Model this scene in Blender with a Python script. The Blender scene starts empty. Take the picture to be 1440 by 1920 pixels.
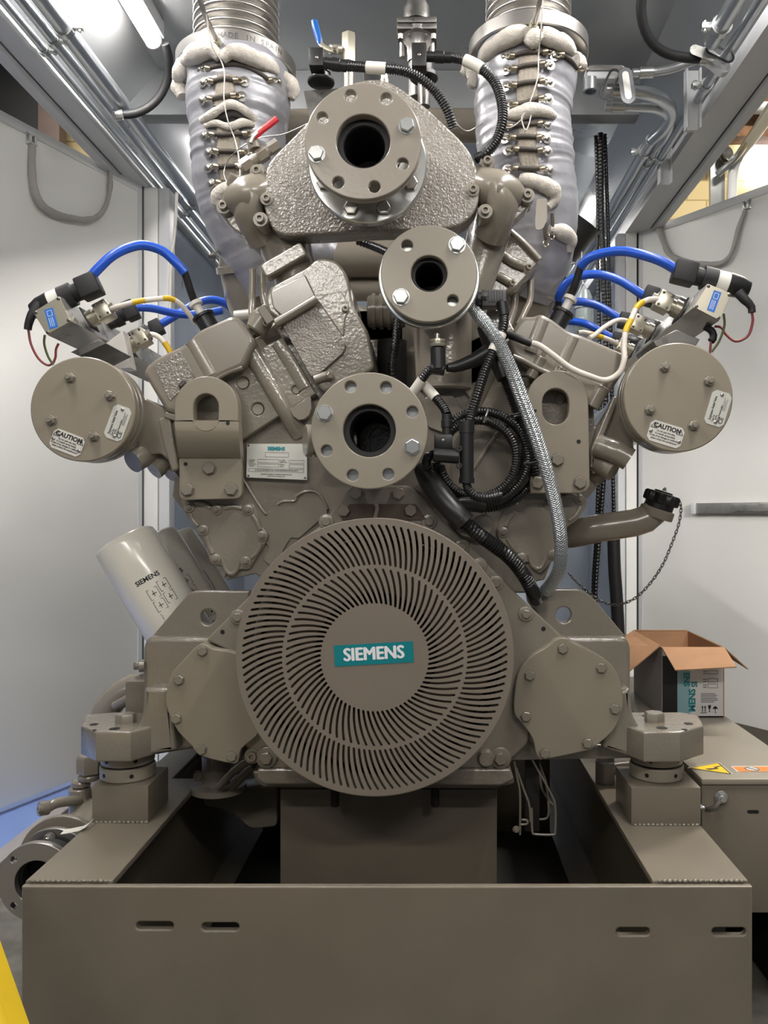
import bpy, bmesh, math, random
from mathutils import Vector, Matrix, noise
random.seed(7)
SC = bpy.context.scene
COL = SC.collection
R = math.radians
# ---- where the photograph was taken from: eye at (0,0,1.45) looking along +Y
VX, VY, F, EYE = 812.0, 965.0, 1500.0, 1.45
def Q(x, y, d):
    return Vector(((x - VX) * d / F, d, EYE - (y - VY) * d / F))
def U(r, d):
    return r * d / F
W = {}
# ------------------------------------------------------------------ objects
def thing(name, label, cat, loc, group=None):
    o = bpy.data.objects.new(name, None)
    o.empty_display_size = 0.05
    COL.objects.link(o)
    loc = Vector(loc)
    o.location = loc
    W[o.name] = loc.copy()
    o['label'] = label
    o['category'] = cat
    if group:
        o['group'] = group
    return o
def tag(o, label, cat, group=None):
    o['label'] = label
    o['category'] = cat
    if group:
        o['group'] = group
    return o
def put(name, me, mat, parent=None, angle=35, label=None, structure=False):
    """links mesh data given in world coordinates as one object with its origin on its own centre"""
    co = [v.co for v in me.vertices]
    lo = Vector((min(c.x for c in co), min(c.y for c in co), min(c.z for c in co)))
    hi = Vector((max(c.x for c in co), max(c.y for c in co), max(c.z for c in co)))
    c = (lo + hi) / 2
    if parent is None:
        c.z = lo.z
    me.transform(Matrix.Translation(-c))
    if angle is not None:
        me.polygons.foreach_set('use_smooth', [True] * len(me.polygons))
        me.update()
        me.set_sharp_from_angle(angle=R(angle))
    me.materials.clear()
    me.materials.append(MAT[mat])
    me.name = name
    o = bpy.data.objects.new(name, me)
    COL.objects.link(o)
    W[o.name] = c.copy()
    if parent is not None:
        o.parent = parent
        o.location = c - W[parent.name]
    else:
        o.location = c
    if label:
        o['label'] = label
    if structure:
        o['kind'] = 'structure'
    return o
def mk(name, bm, mat, parent=None, angle=35, label=None, structure=False):
    me = bpy.data.meshes.new(name)
    bmesh.ops.recalc_face_normals(bm, faces=bm.faces)
    bm.to_mesh(me)
    bm.free()
    return put(name, me, mat, parent, angle, label, structure)
def inst(name, me, mat, loc, axis, scale, parent, roll=0.0):
    """a repeat of a shared mesh, its z axis turned to axis"""
    q = Vector(axis).to_track_quat('Z', 'Y') @ Matrix.Rotation(roll, 3, 'Z').to_quaternion()
    key = (me.name, mat)
    if key not in INST:
        m2 = me.copy()
        m2.materials.clear()
        m2.materials.append(MAT[mat])
        m2.name = name
        INST[key] = m2
    o = bpy.data.objects.new(name, INST[key])
    COL.objects.link(o)
    o.rotation_mode = 'QUATERNION'
    o.rotation_quaternion = q
    o.scale = (scale, scale, scale) if not isinstance(scale, (tuple, list)) else scale
    loc = Vector(loc)
    W[o.name] = loc.copy()
    if parent is not None:
        o.parent = parent
        o.location = loc - W[parent.name]
    else:
        o.location = loc
    return o
INST = {}
# ------------------------------------------------------------------ shapes
def circ(cx, cy, r, n=40, a0=0.0):
    return [(cx + r * math.cos(a0 + 2 * math.pi * i / n), cy + r * math.sin(a0 + 2 * math.pi * i / n)) for i in range(n)]
def stadium(cx, cy, w, h, n=10):
    """upright or lying rounded slot"""
    out = []
    if h >= w:
        r = w / 2
        for i in range(n + 1):
            a = math.pi + math.pi * i / n
            out.append((cx + r * math.cos(a), cy - (h / 2 - r) + r * math.sin(a)))
        for i in range(n + 1):
            a = math.pi * i / n
            out.append((cx + r * math.cos(a), cy + (h / 2 - r) + r * math.sin(a)))
    else:
        r = h / 2
        for i in range(n + 1):
            a = -math.pi / 2 + math.pi * i / n
            out.append((cx + (w / 2 - r) + r * math.cos(a), cy + r * math.sin(a)))
        for i in range(n + 1):
            a = math.pi / 2 + math.pi * i / n
            out.append((cx - (w / 2 - r) + r * math.cos(a), cy + r * math.sin(a)))
    return out
def rounded(pts, r, n=5):
    """polygon with its corners rounded; r one radius or one per corner"""
    out = []
    m = len(pts)
    for i in range(m):
        p0, p1, p2 = Vector(pts[i - 1][:2]), Vector(pts[i][:2]), Vector(pts[(i + 1) % m][:2])
        rr = r[i] if isinstance(r, (list, tuple)) else r
        a, b = p0 - p1, p2 - p1
        la, lb = a.length, b.length
        k = min(rr, la * 0.48, lb * 0.48)
        if k < 1e-6:
            out.append((p1.x, p1.y))
            continue
        A, B = p1 + a / la * k, p1 + b / lb * k
        for j in range(n + 1):
            t = j / n
            q = A * (1 - t) ** 2 + p1 * 2 * t * (1 - t) + B * t * t
            out.append((q.x, q.y))
    return out
def smooth2(pts, n=5):
    """closed smooth outline through the points"""
    m = len(pts)
    out = []
    for i in range(m):
        p0, p1, p2, p3 = [Vector(pts[(i + k) % m]) for k in (-1, 0, 1, 2)]
        for j in range(n):
            t = j / n
            q = 0.5 * (2 * p1 + (p2 - p0) * t + (2 * p0 - 5 * p1 + 4 * p2 - p3) * t * t + (3 * p1 - p0 - 3 * p2 + p3) * t ** 3)
            out.append((q.x, q.y))
    return out
def curve_mesh(loops, half, bevel, M, res=2):
    cu = bpy.data.curves.new('tmp', 'CURVE')
    cu.dimensions = '2D'
    cu.fill_mode = 'BOTH'
    cu.extrude = max(half - bevel, 0.0)
    cu.bevel_depth = bevel
    cu.bevel_resolution = res
    cu.offset = -bevel
    for lp in loops:
        s = cu.splines.new('POLY')
        s.points.add(len(lp) - 1)
        for p, c in zip(s.points, lp):
            p.co = (c[0], c[1], 0, 1)
        s.use_cyclic_u = True
    ob = bpy.data.objects.new('tmp', cu)
    me = bpy.data.meshes.new_from_object(ob)
    bpy.data.objects.remove(ob)
    bpy.data.curves.remove(cu)
    me.transform(M)
    return me
FRONT = Matrix(((1, 0, 0), (0, 0, -1), (0, 1, 0))).to_4x4()     # local z looks back at the viewer
def plate(name, loops, d, thick, mat, parent=None, bevel=0.003, label=None, angle=35, structure=False, res=2):
    """a plate facing the viewer: outlines (first the rim, then holes), front face at distance d, real thickness behind"""
    cx = sum(p[0] for p in loops[0]) / len(loops[0])
    cy = sum(p[1] for p in loops[0]) / len(loops[0])
    c = Q(cx, cy, d)
    lps = [[((x - cx) * d / F, -(y - cy) * d / F) for x, y in lp] for lp in loops]
    me = curve_mesh(lps, thick / 2, bevel, Matrix.Translation(c + Vector((0, thick / 2, 0))) @ FRONT, res)
    return put(name, me, mat, parent, angle, label, structure)
def slab(name, loops, M, thick, mat, parent=None, bevel=0.002, label=None, structure=False, angle=35):
    """plate with outlines in metres in the xy plane of M, z up from 0 to thick"""
    me = curve_mesh(loops, thick / 2, bevel, M @ Matrix.Translation((0, 0, thick / 2)))
    return put(name, me, mat, parent, angle, label, structure)
def b_box(bm, lo, hi, bevel=0.0, M=None, seg=2):
    lo, hi = Vector(lo), Vector(hi)
    vs = [bm.verts.new((x, y, z)) for x in (lo.x, hi.x) for y in (lo.y, hi.y) for z in (lo.z, hi.z)]
    fs = []
    for a in ((0, 1, 3, 2), (4, 6, 7, 5), (0, 4, 5, 1), (2, 3, 7, 6), (0, 2, 6, 4), (1, 5, 7, 3)):
        fs.append(bm.faces.new([vs[i] for i in a]))
    if bevel > 0:
        es = list({e for f in fs for e in f.edges})
        r = bmesh.ops.bevel(bm, geom=es, offset=bevel, segments=seg, affect='EDGES', profile=0.6)
        vs = list({v for f in r['faces'] for v in f.verts} | {v for v in vs if v.is_valid})
    if M is not None:
        bmesh.ops.transform(bm, matrix=M, verts=[v for v in vs if v.is_valid])
def box(name, lo, hi, mat, parent=None, bevel=0.003, M=None, label=None, structure=False):
    bm = bmesh.new()
    b_box(bm, lo, hi, bevel, M)
    return mk(name, bm, mat, parent, 35, label, structure)
def frame(loc, axis, up=(0, 0, 1)):
    """matrix at loc with z along axis and y as near up as can be"""
    z = Vector(axis).normalized()
    u = Vector(up)
    x = u.cross(z)
    if x.length < 1e-4:
        x = Vector((1, 0, 0)).cross(z)
        if x.length < 1e-4:
            x = Vector((0, 1, 0)).cross(z)
    x.normalize()
    y = z.cross(x)
    M = Matrix((x, y, z)).transposed().to_4x4()
    M.translation = Vector(loc)
    return M
def b_lathe(bm, prof, M, seg=32, wob=None):
    rings = []
    for k, (r, h) in enumerate(prof):
        if r < 1e-6:
            rings.append([bm.verts.new(M @ Vector((0, 0, h)))])
        else:
            row = []
            for i in range(seg):
                a = 2 * math.pi * i / seg
                rr = r * (wob(a, k) if wob else 1)
                row.append(bm.verts.new(M @ Vector((rr * math.cos(a), rr * math.sin(a), h))))
            rings.append(row)
    for A, B in zip(rings, rings[1:]):
        if len(A) == 1 and len(B) == 1:
            continue
        for i in range(seg):
            j = (i + 1) % seg
            if len(A) == 1:
                bm.faces.new((A[0], B[i], B[j]))
            elif len(B) == 1:
                bm.faces.new((A[i], B[0], A[j]))
            else:
                bm.faces.new((A[i], B[i], B[j], A[j]))
def lathe(name, prof, loc, axis, mat, parent=None, seg=32, label=None, up=(0, 0, 1), wob=None, angle=35, structure=False):
    bm = bmesh.new()
    b_lathe(bm, prof, frame(loc, axis, up), seg, wob)
    return mk(name, bm, mat, parent, angle, label, structure)
def rod(name, a, b, r, mat, parent=None, seg=24, ch=0.0, label=None, structure=False):
    a, b = Vector(a), Vector(b)
    L = (b - a).length
    ch = min(ch, r * 0.8, L * 0.45)
    pr = [(0, 0), (r - ch, 0), (r, ch), (r, L - ch), (r - ch, L), (0, L)] if ch > 0 else [(0, 0), (r, 0), (r, L), (0, L)]
    return lathe(name, pr, a, b - a, mat, parent, seg, label, structure=structure)
def spline(P, step):
    """even points on a smooth line through P, with the running parameter"""
    n = len(P)
    dense = []
    for i in range(n - 1):
        p0 = P[i - 1] if i > 0 else P[0] * 2 - P[1]
        p1, p2 = P[i], P[i + 1]
        p3 = P[i + 2] if i + 2 < n else P[-1] * 2 - P[-2]
        for j in range(24):
            t = j / 24
            q = 0.5 * (2 * p1 + (p2 - p0) * t + (2 * p0 - 5 * p1 + 4 * p2 - p3) * t * t + (3 * p1 - p0 - 3 * p2 + p3) * t ** 3)
            dense.append((q, i + t))
    dense.append((P[-1].copy(), n - 1.0))
    acc = [0.0]
    for (a, _), (b, _) in zip(dense, dense[1:]):
        acc.append(acc[-1] + (b - a).length)
    L = acc[-1]
    m = max(2, int(round(L / step)))
    out = []
    k = 0
    for i in range(m + 1):
        s = L * i / m
        while k < len(acc) - 2 and acc[k + 1] < s:
            k += 1
        seg = acc[k + 1] - acc[k]
        t = 0 if seg < 1e-9 else (s - acc[k]) / seg
        out.append((dense[k][0].lerp(dense[k + 1][0], t), dense[k][1] * (1 - t) + dense[k + 1][1] * t))
    return out
def b_tube(bm, P, r, seg=14, step=None, pitch=None, depth=0.16, cap=True, disp=None, flat=1.0):
    P = [Vector(p) for p in P]
    r0 = max(r) if isinstance(r, (list, tuple)) else r
    if pitch:
        step = pitch / 4
    pts = spline(P, step or max(r0 * 0.9, 0.004))
    n = len(pts)
    tang = []
    for i in range(n):
        a = pts[max(i - 1, 0)][0]
        b = pts[min(i + 1, n - 1)][0]
        t = (b - a)
        tang.append(t.normalized() if t.length > 1e-9 else Vector((0, 0, 1)))
    t0 = tang[0]
    u = Vector((0, -1, 0)) - t0 * t0.dot(Vector((0, -1, 0)))
    if u.length < 1e-3:
        u = Vector((0, 0, 1)) - t0 * t0.z
        if u.length < 1e-3:
            u = Vector((1, 0, 0)) - t0 * t0.x
    u.normalize()
    rings = []
    for i in range(n):
        t = tang[i]
        u = u - t * u.dot(t)
        u.normalize()
        v = t.cross(u)
        p, s = pts[i]
        if isinstance(r, (list, tuple)):
            k = min(int(s), len(r) - 2)
            rr = r[k] + (r[k + 1] - r[k]) * (s - k)
        else:
            rr = r
        if pitch:
            rr *= (1.0, 1.0, 1 - depth, 1 - depth)[i % 4]
        row = []
        for j in range(seg):
            a = 2 * math.pi * j / seg
            q = u * math.cos(a) * flat + v * math.sin(a)
            k2 = rr * (1 + disp(a, s, p) if disp else 1)
            row.append(bm.verts.new(p + q * k2))
        rings.append(row)
    for A, B in zip(rings, rings[1:]):
        for j in range(seg):
            k = (j + 1) % seg
            bm.faces.new((A[j], A[k], B[k], B[j]))
    if cap:
        bm.faces.new(rings[0][::-1])
        bm.faces.new(rings[-1])
def tube(name, P, r, mat, parent=None, label=None, angle=60, **kw):
    """P: points (x, y, d) in photograph coordinates with a distance, or world Vectors"""
    P = [p if isinstance(p, Vector) else Q(*p) for p in P]
    bm = bmesh.new()
    b_tube(bm, P, r, **kw)
    return mk(name, bm, mat, parent, angle, label)
def prism(name, plan, z0, z1, mat, parent=None, bevel=0.004, holes=(), label=None, structure=False):
    """upright prism: plan outline in (X, Y) metres"""
    c = Vector((0, 0, z0))
    return slab(name, [plan] + list(holes), Matrix.Translation(c), z1 - z0, mat, parent, bevel, label, structure)
def text(name, s, M, size, mat, parent, bold=0.0, align='CENTER', thick=0.0004, xs=1.0, sp=1.0, heavy=0.0):
    """lettering: flat raised characters in the xy plane of M"""
    cu = bpy.data.curves.new('tmp', 'FONT')
    cu.body = s
    cu.size = size
    cu.align_x = align
    cu.align_y = 'CENTER'
    cu.extrude = thick / 2
    cu.offset = bold
    cu.resolution_u = 3
    cu.space_character = sp
    ob = bpy.data.objects.new('tmp', cu)
    me = bpy.data.meshes.new_from_object(ob)
    bpy.data.objects.remove(ob)
    bpy.data.curves.remove(cu)
    if not len(me.vertices):
        return None
    if heavy:
        # a bolder face: the same letters set several times, a hair apart
        bm = bmesh.new()
        for k, (dx, dy) in enumerate(((-heavy, 0), (0, 0), (heavy, 0), (0, heavy * 0.5), (0, -heavy * 0.5), (-heavy * 0.5, 0), (heavy * 0.5, 0))):
            m2 = me.copy()
            m2.transform(Matrix.Translation((dx, dy, 0.00002 * k)))
            bm.from_mesh(m2)
            bpy.data.meshes.remove(m2)
        bm.to_mesh(me)
        bm.free()
    me.transform(M @ Matrix.Diagonal((xs, 1, 1, 1)))
    return put(name, me, mat, parent, None)
def F3(x, y, d, rot=0.0):
    """a frame on a surface facing the viewer at photograph point x, y"""
    return Matrix.Translation(Q(x, y, d)) @ FRONT @ Matrix.Rotation(rot, 4, 'Z')
def b_rect(bm, M, x0, y0, x1, y1, t=0.0005):
    b_box(bm, (x0, y0, 0), (x1, y1, t), 0, M)
def b_outline(bm, M, x0, y0, x1, y1, w, t=0.0005):
    b_rect(bm, M, x0, y0, x1, y0 + w, t)
    b_rect(bm, M, x0, y1 - w, x1, y1, t)
    b_rect(bm, M, x0, y0, x0 + w, y1, t)
    b_rect(bm, M, x1 - w, y0, x1, y1, t)
# ------------------------------------------------------------------ shared fasteners (radius 1, axis z, standing on z = 0)
def _mesh(name, fn):
    bm = bmesh.new()
    fn(bm)
    bmesh.ops.recalc_face_normals(bm, faces=bm.faces)
    me = bpy.data.meshes.new(name)
    bm.to_mesh(me)
    bm.free()
    me.polygons.foreach_set('use_smooth', [True] * len(me.polygons))
    me.set_sharp_from_angle(angle=R(35))
    return me
I4 = Matrix.Identity(4)
def _hex(bm, r, z0, z1, ch=0.12):
    b_lathe(bm, [(0, z0), (r, z0), (r, z1 - ch), (r * 0.88, z1), (0, z1)], I4, 6)
def _hexbolt(bm):
    b_lathe(bm, [(0, 0), (1.12, 0), (1.12, 0.08), (0, 0.08)], I4, 24)
    _hex(bm, 1.0, 0.08, 0.66)
def _hexboss(bm):
    b_lathe(bm, [(0, 0), (1.75, 0), (1.65, 0.22), (1.5, 0.3), (0, 0.3)], I4, 28)
    _hex(bm, 1.0, 0.3, 0.9)
def _socket(bm):
    b_lathe(bm, [(0, 0), (1, 0), (1, 0.95), (0.9, 1.08), (0.56, 1.08), (0.5, 1.02), (0.5, 0.45), (0, 0.45)], I4, 24)
def _washersocket(bm):
    b_lathe(bm, [(0, 0), (1.6, 0), (1.6, 0.18), (0, 0.18)], I4, 28)
    b_lathe(bm, [(0, 0.18), (1, 0.18), (1, 1.0), (0.9, 1.12), (0.56, 1.12), (0.5, 1.05), (0.5, 0.5), (0, 0.5)], I4, 24)
def _nut(bm):
    b_lathe(bm, [(0, 0), (1.2, 0), (1.2, 0.12), (0, 0.12)], I4, 24)
    _hex(bm, 1.0, 0.12, 0.9)
    b_lathe(bm, [(0, 0.9), (0.55, 0.9), (0.55, 1.5), (0.48, 1.6), (0, 1.6)], I4, 16)
def _nutboss(bm):
    b_lathe(bm, [(0, 0), (1.7, 0), (1.6, 0.3), (1.45, 0.38), (0, 0.38)], I4, 28)
    _hex(bm, 1.0, 0.38, 0.95)
    b_lathe(bm, [(0, 0.95), (0.5, 0.95), (0.5, 1.3), (0, 1.35)], I4, 16)
def _rivet(bm):
    b_lathe(bm, [(0, 0), (1, 0), (1, 0.15), (0.75, 0.42), (0.42, 0.5), (0.36, 0.3), (0, 0.3)], I4, 16)
FAST = {k: _mesh(k, f) for k, f in (('hex', _hexbolt), ('hexboss', _hexboss), ('socket', _socket), ('washersocket', _washersocket), ('nut', _nut), ('nutboss', _nutboss), ('rivet', _rivet))}
BACK = Vector((0, -1, 0))
def bolt(kind, x, y, d, rpx, mat, parent, name='bolt', axis=BACK):
    return inst(name, FAST[kind], mat, Q(x, y, d), axis, U(rpx, d), parent, random.uniform(0, 1.0))
# ------------------------------------------------------------------ materials
MAT = {}
def lin(c):
    return tuple(((v / 255) / 12.92 if v / 255 <= 0.04045 else ((v / 255 + 0.055) / 1.055) ** 2.4) for v in c) + (1,)
def M_new(name, rgb, rough=0.5, metal=0.0, spec=0.5, bump=None, mottle=None, coat=0.0, streak=None, bumps=(), emit=None, alpha=None):
    """principled surface; mottle (scale, amount) varies the colour, bump (scale, strength, distance) roughens it"""
    m = bpy.data.materials.new(name)
    m.use_nodes = True
    nt = m.node_tree
    N, L = nt.nodes, nt.links
    b = N['Principled BSDF']
    c = lin(rgb)
    b.inputs['Base Color'].default_value = c
    b.inputs['Roughness'].default_value = rough
    b.inputs['Metallic'].default_value = metal
    b.inputs['Specular IOR Level'].default_value = spec
    b.inputs['Coat Weight'].default_value = coat
    b.inputs['Coat Roughness'].default_value = 0.12
    tc = N.new('ShaderNodeTexCoord')
    if mottle:
        n = N.new('ShaderNodeTexNoise')
        n.inputs['Scale'].default_value = mottle[0]
        n.inputs['Detail'].default_value = 6
        mp = N.new('ShaderNodeMapping')
        if streak:
            mp.inputs['Scale'].default_value = streak
        L.new(tc.outputs['Object'], mp.inputs['Vector'])
        L.new(mp.outputs['Vector'], n.inputs['Vector'])
        cr = N.new('ShaderNodeValToRGB')
        a = mottle[1]
        cr.color_ramp.elements[0].position = 0.3
        cr.color_ramp.elements[1].position = 0.72
        cr.color_ramp.elements[0].color = tuple(max(0, v * (1 - a)) for v in c[:3]) + (1,)
        cr.color_ramp.elements[1].color = tuple(min(1, v * (1 + a)) for v in c[:3]) + (1,)
        L.new(n.outputs['Fac'], cr.inputs['Fac'])
        L.new(cr.outputs['Color'], b.inputs['Base Color'])
        if metal > 0.3:
            mr = N.new('ShaderNodeMapRange')
            mr.inputs['From Min'].default_value = 0.3
            mr.inputs['From Max'].default_value = 0.7
            mr.inputs['To Min'].default_value = max(rough - 0.12, 0.05)
            mr.inputs['To Max'].default_value = rough + 0.14
            L.new(n.outputs['Fac'], mr.inputs['Value'])
            L.new(mr.outputs['Result'], b.inputs['Roughness'])
    prev = None
    for (sc, st, di) in ([bump] if bump else []) + list(bumps):
        n = N.new('ShaderNodeTexNoise')
        n.inputs['Scale'].default_value = sc
        n.inputs['Detail'].default_value = 3
        L.new(tc.outputs['Object'], n.inputs['Vector'])
        bp = N.new('ShaderNodeBump')
        bp.inputs['Strength'].default_value = st
        bp.inputs['Distance'].default_value = di
        L.new(n.outputs['Fac'], bp.inputs['Height'])
        if prev:
            L.new(prev.outputs['Normal'], bp.inputs['Normal'])
        L.new(bp.outputs['Normal'], b.inputs['Normal'])
        L.new(bp.outputs['Normal'], b.inputs['Coat Normal'])
        prev = bp
    if emit:
        b.inputs['Emission Color'].default_value = lin(emit[0])
        b.inputs['Emission Strength'].default_value = emit[1]
    MAT[name] = m
    return m
PAINT = (127, 120, 108)
M_new('paint', PAINT, 0.24, spec=0.6, coat=0.25, mottle=(9, 0.05), bump=(320, 0.05, 0.002))
M_new('paint_studs', (146, 140, 128), 0.24, 0.35, spec=0.6)
M_new('paint_cast', PAINT, 0.2, spec=0.7, coat=0.35, mottle=(7, 0.07), bump=(95, 0.16, 0.006), bumps=((26, 0.10, 0.01),))
M_new('paint_orange_peel', (124, 118, 108), 0.14, spec=0.9, coat=0.6, mottle=(7, 0.05), bump=(150, 0.5, 0.010), bumps=((60, 0.22, 0.012),))
M_new('paint_flat', (136, 128, 113), 0.33, spec=0.5, mottle=(6, 0.05), bump=(500, 0.04, 0.001))
M_new('paint_machined', (140, 133, 119), 0.34, spec=0.5, mottle=(5, 0.05))
M_new('paint_flange', (138, 131, 120), 0.26, spec=0.6, mottle=(7, 0.05), bump=(70, 0.07, 0.006))
M_new('paint_grille', (122, 113, 102), 0.42, spec=0.4, mottle=(3, 0.05))
M_new('paint_skid', (116, 108, 95), 0.36, spec=0.45, mottle=(4.5, 0.09), bump=(160, 0.05, 0.002))
M_new('paint_flywheel', (80, 68, 59), 0.45, spec=0.3, mottle=(3, 0.1))
M_new('zinc', (205, 207, 205), 0.25, 0.9)
M_new('zinc_yellow', (205, 200, 180), 0.3, 0.85, mottle=(60, 0.15))
M_new('steel', (176, 173, 168), 0.28, 0.9)
M_new('steel_dark', (105, 103, 100), 0.35, 0.8, mottle=(20, 0.15))
M_new('aluminium', (214, 212, 206), 0.33, 0.85, mottle=(15, 0.06))
M_new('brushed_aluminium', (190, 188, 184), 0.35, 0.8, mottle=(30, 0.08), streak=(1, 20, 1))
M_new('nickel', (196, 190, 172), 0.28, 0.85)
M_new('galvanized', (182, 185, 186), 0.33, 0.85, mottle=(0.9, 0.08), streak=(1.0, 1.6, 1.0), bump=(260, 0.05, 0.002))
M_new('beam_grey', (122, 124, 126), 0.45, 0.3)
M_new('cover_grey', (96, 97, 99), 0.35, 0.4)
M_new('galvanized_wall', (168, 176, 188), 0.36, 0.4, mottle=(2.5, 0.25), streak=(1.0, 1.0, 0.35))
M_new('conduit', (206, 210, 214), 0.28, 0.9)
M_new('white_paint', (226, 226, 222), 0.5, spec=0.4, mottle=(1.2, 0.02))
M_new('webbing_grey', (158, 155, 150), 0.55)
M_new('frame_paint', (204, 206, 208), 0.42, spec=0.5)
M_new('frame_dark', (70, 72, 76), 0.5)
M_new('gasket', (22, 22, 23), 0.6)
M_new('black_plastic', (26, 26, 27), 0.38, spec=0.5)
M_new('dark_grey_plastic', (62, 62, 62), 0.4)
M_new('black_conduit', (20, 20, 21), 0.3, spec=0.6)
M_new('black_rubber', (30, 30, 31), 0.55, spec=0.4)
M_new('bore', (13, 13, 15), 0.7)
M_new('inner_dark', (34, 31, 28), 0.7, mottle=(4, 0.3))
M_new('blue_silicone', (24, 78, 184), 0.32, spec=0.5, mottle=(30, 0.06))
M_new('white_cable', (214, 206, 196), 0.45, mottle=(40, 0.05))
M_new('yellow_tape', (206, 168, 26), 0.45)
M_new('red_wire', (120, 40, 40), 0.45)
M_new('green_wire', (78, 88, 50), 0.45)
M_new('red_plastic', (168, 20, 28), 0.3)
M_new('blue_plastic', (16, 84, 158), 0.3)
M_new('white_tag', (216, 212, 202), 0.5, mottle=(30, 0.04))
M_new('silver_cloth', (152, 152, 157), 0.36, 0.25, spec=0.6, mottle=(6, 0.06), bump=(14, 0.25, 0.02), bumps=((5, 0.3, 0.05),))
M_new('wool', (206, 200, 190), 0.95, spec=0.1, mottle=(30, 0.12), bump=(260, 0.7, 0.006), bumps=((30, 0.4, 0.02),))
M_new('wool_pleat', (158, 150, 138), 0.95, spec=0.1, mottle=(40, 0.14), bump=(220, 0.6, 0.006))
M_new('strap', (74, 68, 62), 0.7, bump=(300, 0.4, 0.003))
M_new('brass', (176, 166, 146), 0.28, 0.9)
M_new('label_white', (208, 206, 198), 0.42, mottle=(8, 0.03))
M_new('label_metal', (200, 200, 192), 0.4, 0.2)
M_new('ink', (22, 22, 24), 0.6)
M_new('ink_grey', (96, 96, 96), 0.6)
M_new('ink_faint', (156, 150, 148), 0.6)
M_new('teal', (0, 122, 130), 0.4)
M_new('teal_print', (22, 130, 140), 0.5)
M_new('teal_pale', (140, 178, 184), 0.5)
M_new('logo_white', (232, 232, 236), 0.4)
M_new('blue_sticker', (40, 108, 190), 0.4)
M_new('filter_white', (242, 238, 226), 0.22, spec=0.6, coat=0.4)
M_new('cardboard', (174, 134, 102), 0.8, spec=0.2, mottle=(12, 0.06))
M_new('box_white', (214, 212, 210), 0.6, mottle=(10, 0.02))
M_new('box_grey', (168, 162, 158), 0.6)
M_new('warning_yellow', (240, 200, 30), 0.4)
M_new('warning_orange', (226, 128, 40), 0.4)
M_new('safety_yellow', (206, 174, 36), 0.4, mottle=(8, 0.06))
M_new('porcelain', (206, 202, 196), 0.35)
M_new('extinguisher_grey', (150, 160, 160), 0.35, 0.2)
M_new('floor_concrete', (112, 108, 100), 0.6, spec=0.35, mottle=(11, 0.35), bump=(60, 0.15, 0.004))
M_new('floor_blue_daylit', (132, 158, 214), 0.5, mottle=(3, 0.06))  # concrete with the bluish daylight put into its colour
M_new('rust', (120, 84, 52), 0.7, mottle=(9, 0.35))
M_new('timber', (190, 140, 96), 0.7, mottle=(5, 0.15), streak=(8, 1, 1))
M_new('post_brown', (112, 96, 90), 0.6, mottle=(6, 0.1))
M_new('shutter_dark', (13, 14, 18), 0.6)
M_new('ceiling_lamp_dim', (255, 255, 255), 0.5, emit=((255, 250, 246), 24.0))
M_new('ceiling_lamp', (255, 255, 255), 0.5, emit=((255, 250, 246), 128.0))
M_new('daylight', (255, 255, 255), 0.5, emit=((236, 244, 255), 5.0))
M_new('braid', (190, 196, 198), 0.32, 0.85)
M_new('block_wall', (196, 176, 120), 0.75)
def _nodes(mname):
    m = MAT[mname]
    return m.node_tree.nodes, m.node_tree.links, m.node_tree.nodes['Principled BSDF']
def _blockwall():
    N, L, b = _nodes('block_wall')
    tc = N.new('ShaderNodeTexCoord')
    mp = N.new('ShaderNodeMapping')
    mp.inputs['Rotation'].default_value = (R(90), 0, 0)
    br = N.new('ShaderNodeTexBrick')
    br.inputs['Scale'].default_value = 1.0
    br.inputs['Color1'].default_value = lin((216, 198, 152))
    br.inputs['Color2'].default_value = lin((208, 188, 138))
    br.inputs['Mortar'].default_value = lin((172, 152, 104))
    br.inputs['Mortar Size'].default_value = 0.008
    br.inputs['Brick Width'].default_value = 0.42
    br.inputs['Row Height'].default_value = 0.21
    L.new(tc.outputs['Object'], mp.inputs['Vector'])
    L.new(mp.outputs['Vector'], br.inputs['Vector'])
    L.new(br.outputs['Color'], b.inputs['Base Color'])
    bp = N.new('ShaderNodeBump')
    bp.inputs['Strength'].default_value = 0.4
    bp.inputs['Distance'].default_value = 0.01
    bp.invert = True
    L.new(br.outputs['Fac'], bp.inputs['Height'])
    L.new(bp.outputs['Normal'], b.inputs['Normal'])
_blockwall()
# ================================================================== the enclosure and the workshop behind it
FL = box('floor', (-7, -3, -0.1), (7, 9, 0.0), 'floor_concrete', None, 0, structure=True)
box('trim_1', (-4.5, 1.5, 0.0), (-1.86, 4.9, 0.012), 'floor_blue_daylit', None, 0.004, structure=True)  # floor patch coloured blue to stand for the daylight falling there
box('trim_16', (-1.855, 1.5, 0.0), (-1.78, 4.9, 0.02), 'box_grey', None, 0.004, structure=True)
def wall(name, lo, hi, mat):
    return box(name, lo, hi, mat, None, 0.0, structure=True)
wall('wall_back', (-7, 8.6, 0), (7, 8.8, 7.2), 'block_wall')
wall('wall_left', (-1.74, 4.80, 0), (-1.70, 7.2, 3.40), 'galvanized_wall')
wall('wall_right', (1.40, 5.55, 0), (1.44, 7.2, 3.40), 'galvanized_wall')
wall('wall_rear', (-1.70, 7.2, 0), (1.40, 7.24, 3.72), 'galvanized_wall')
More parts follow.
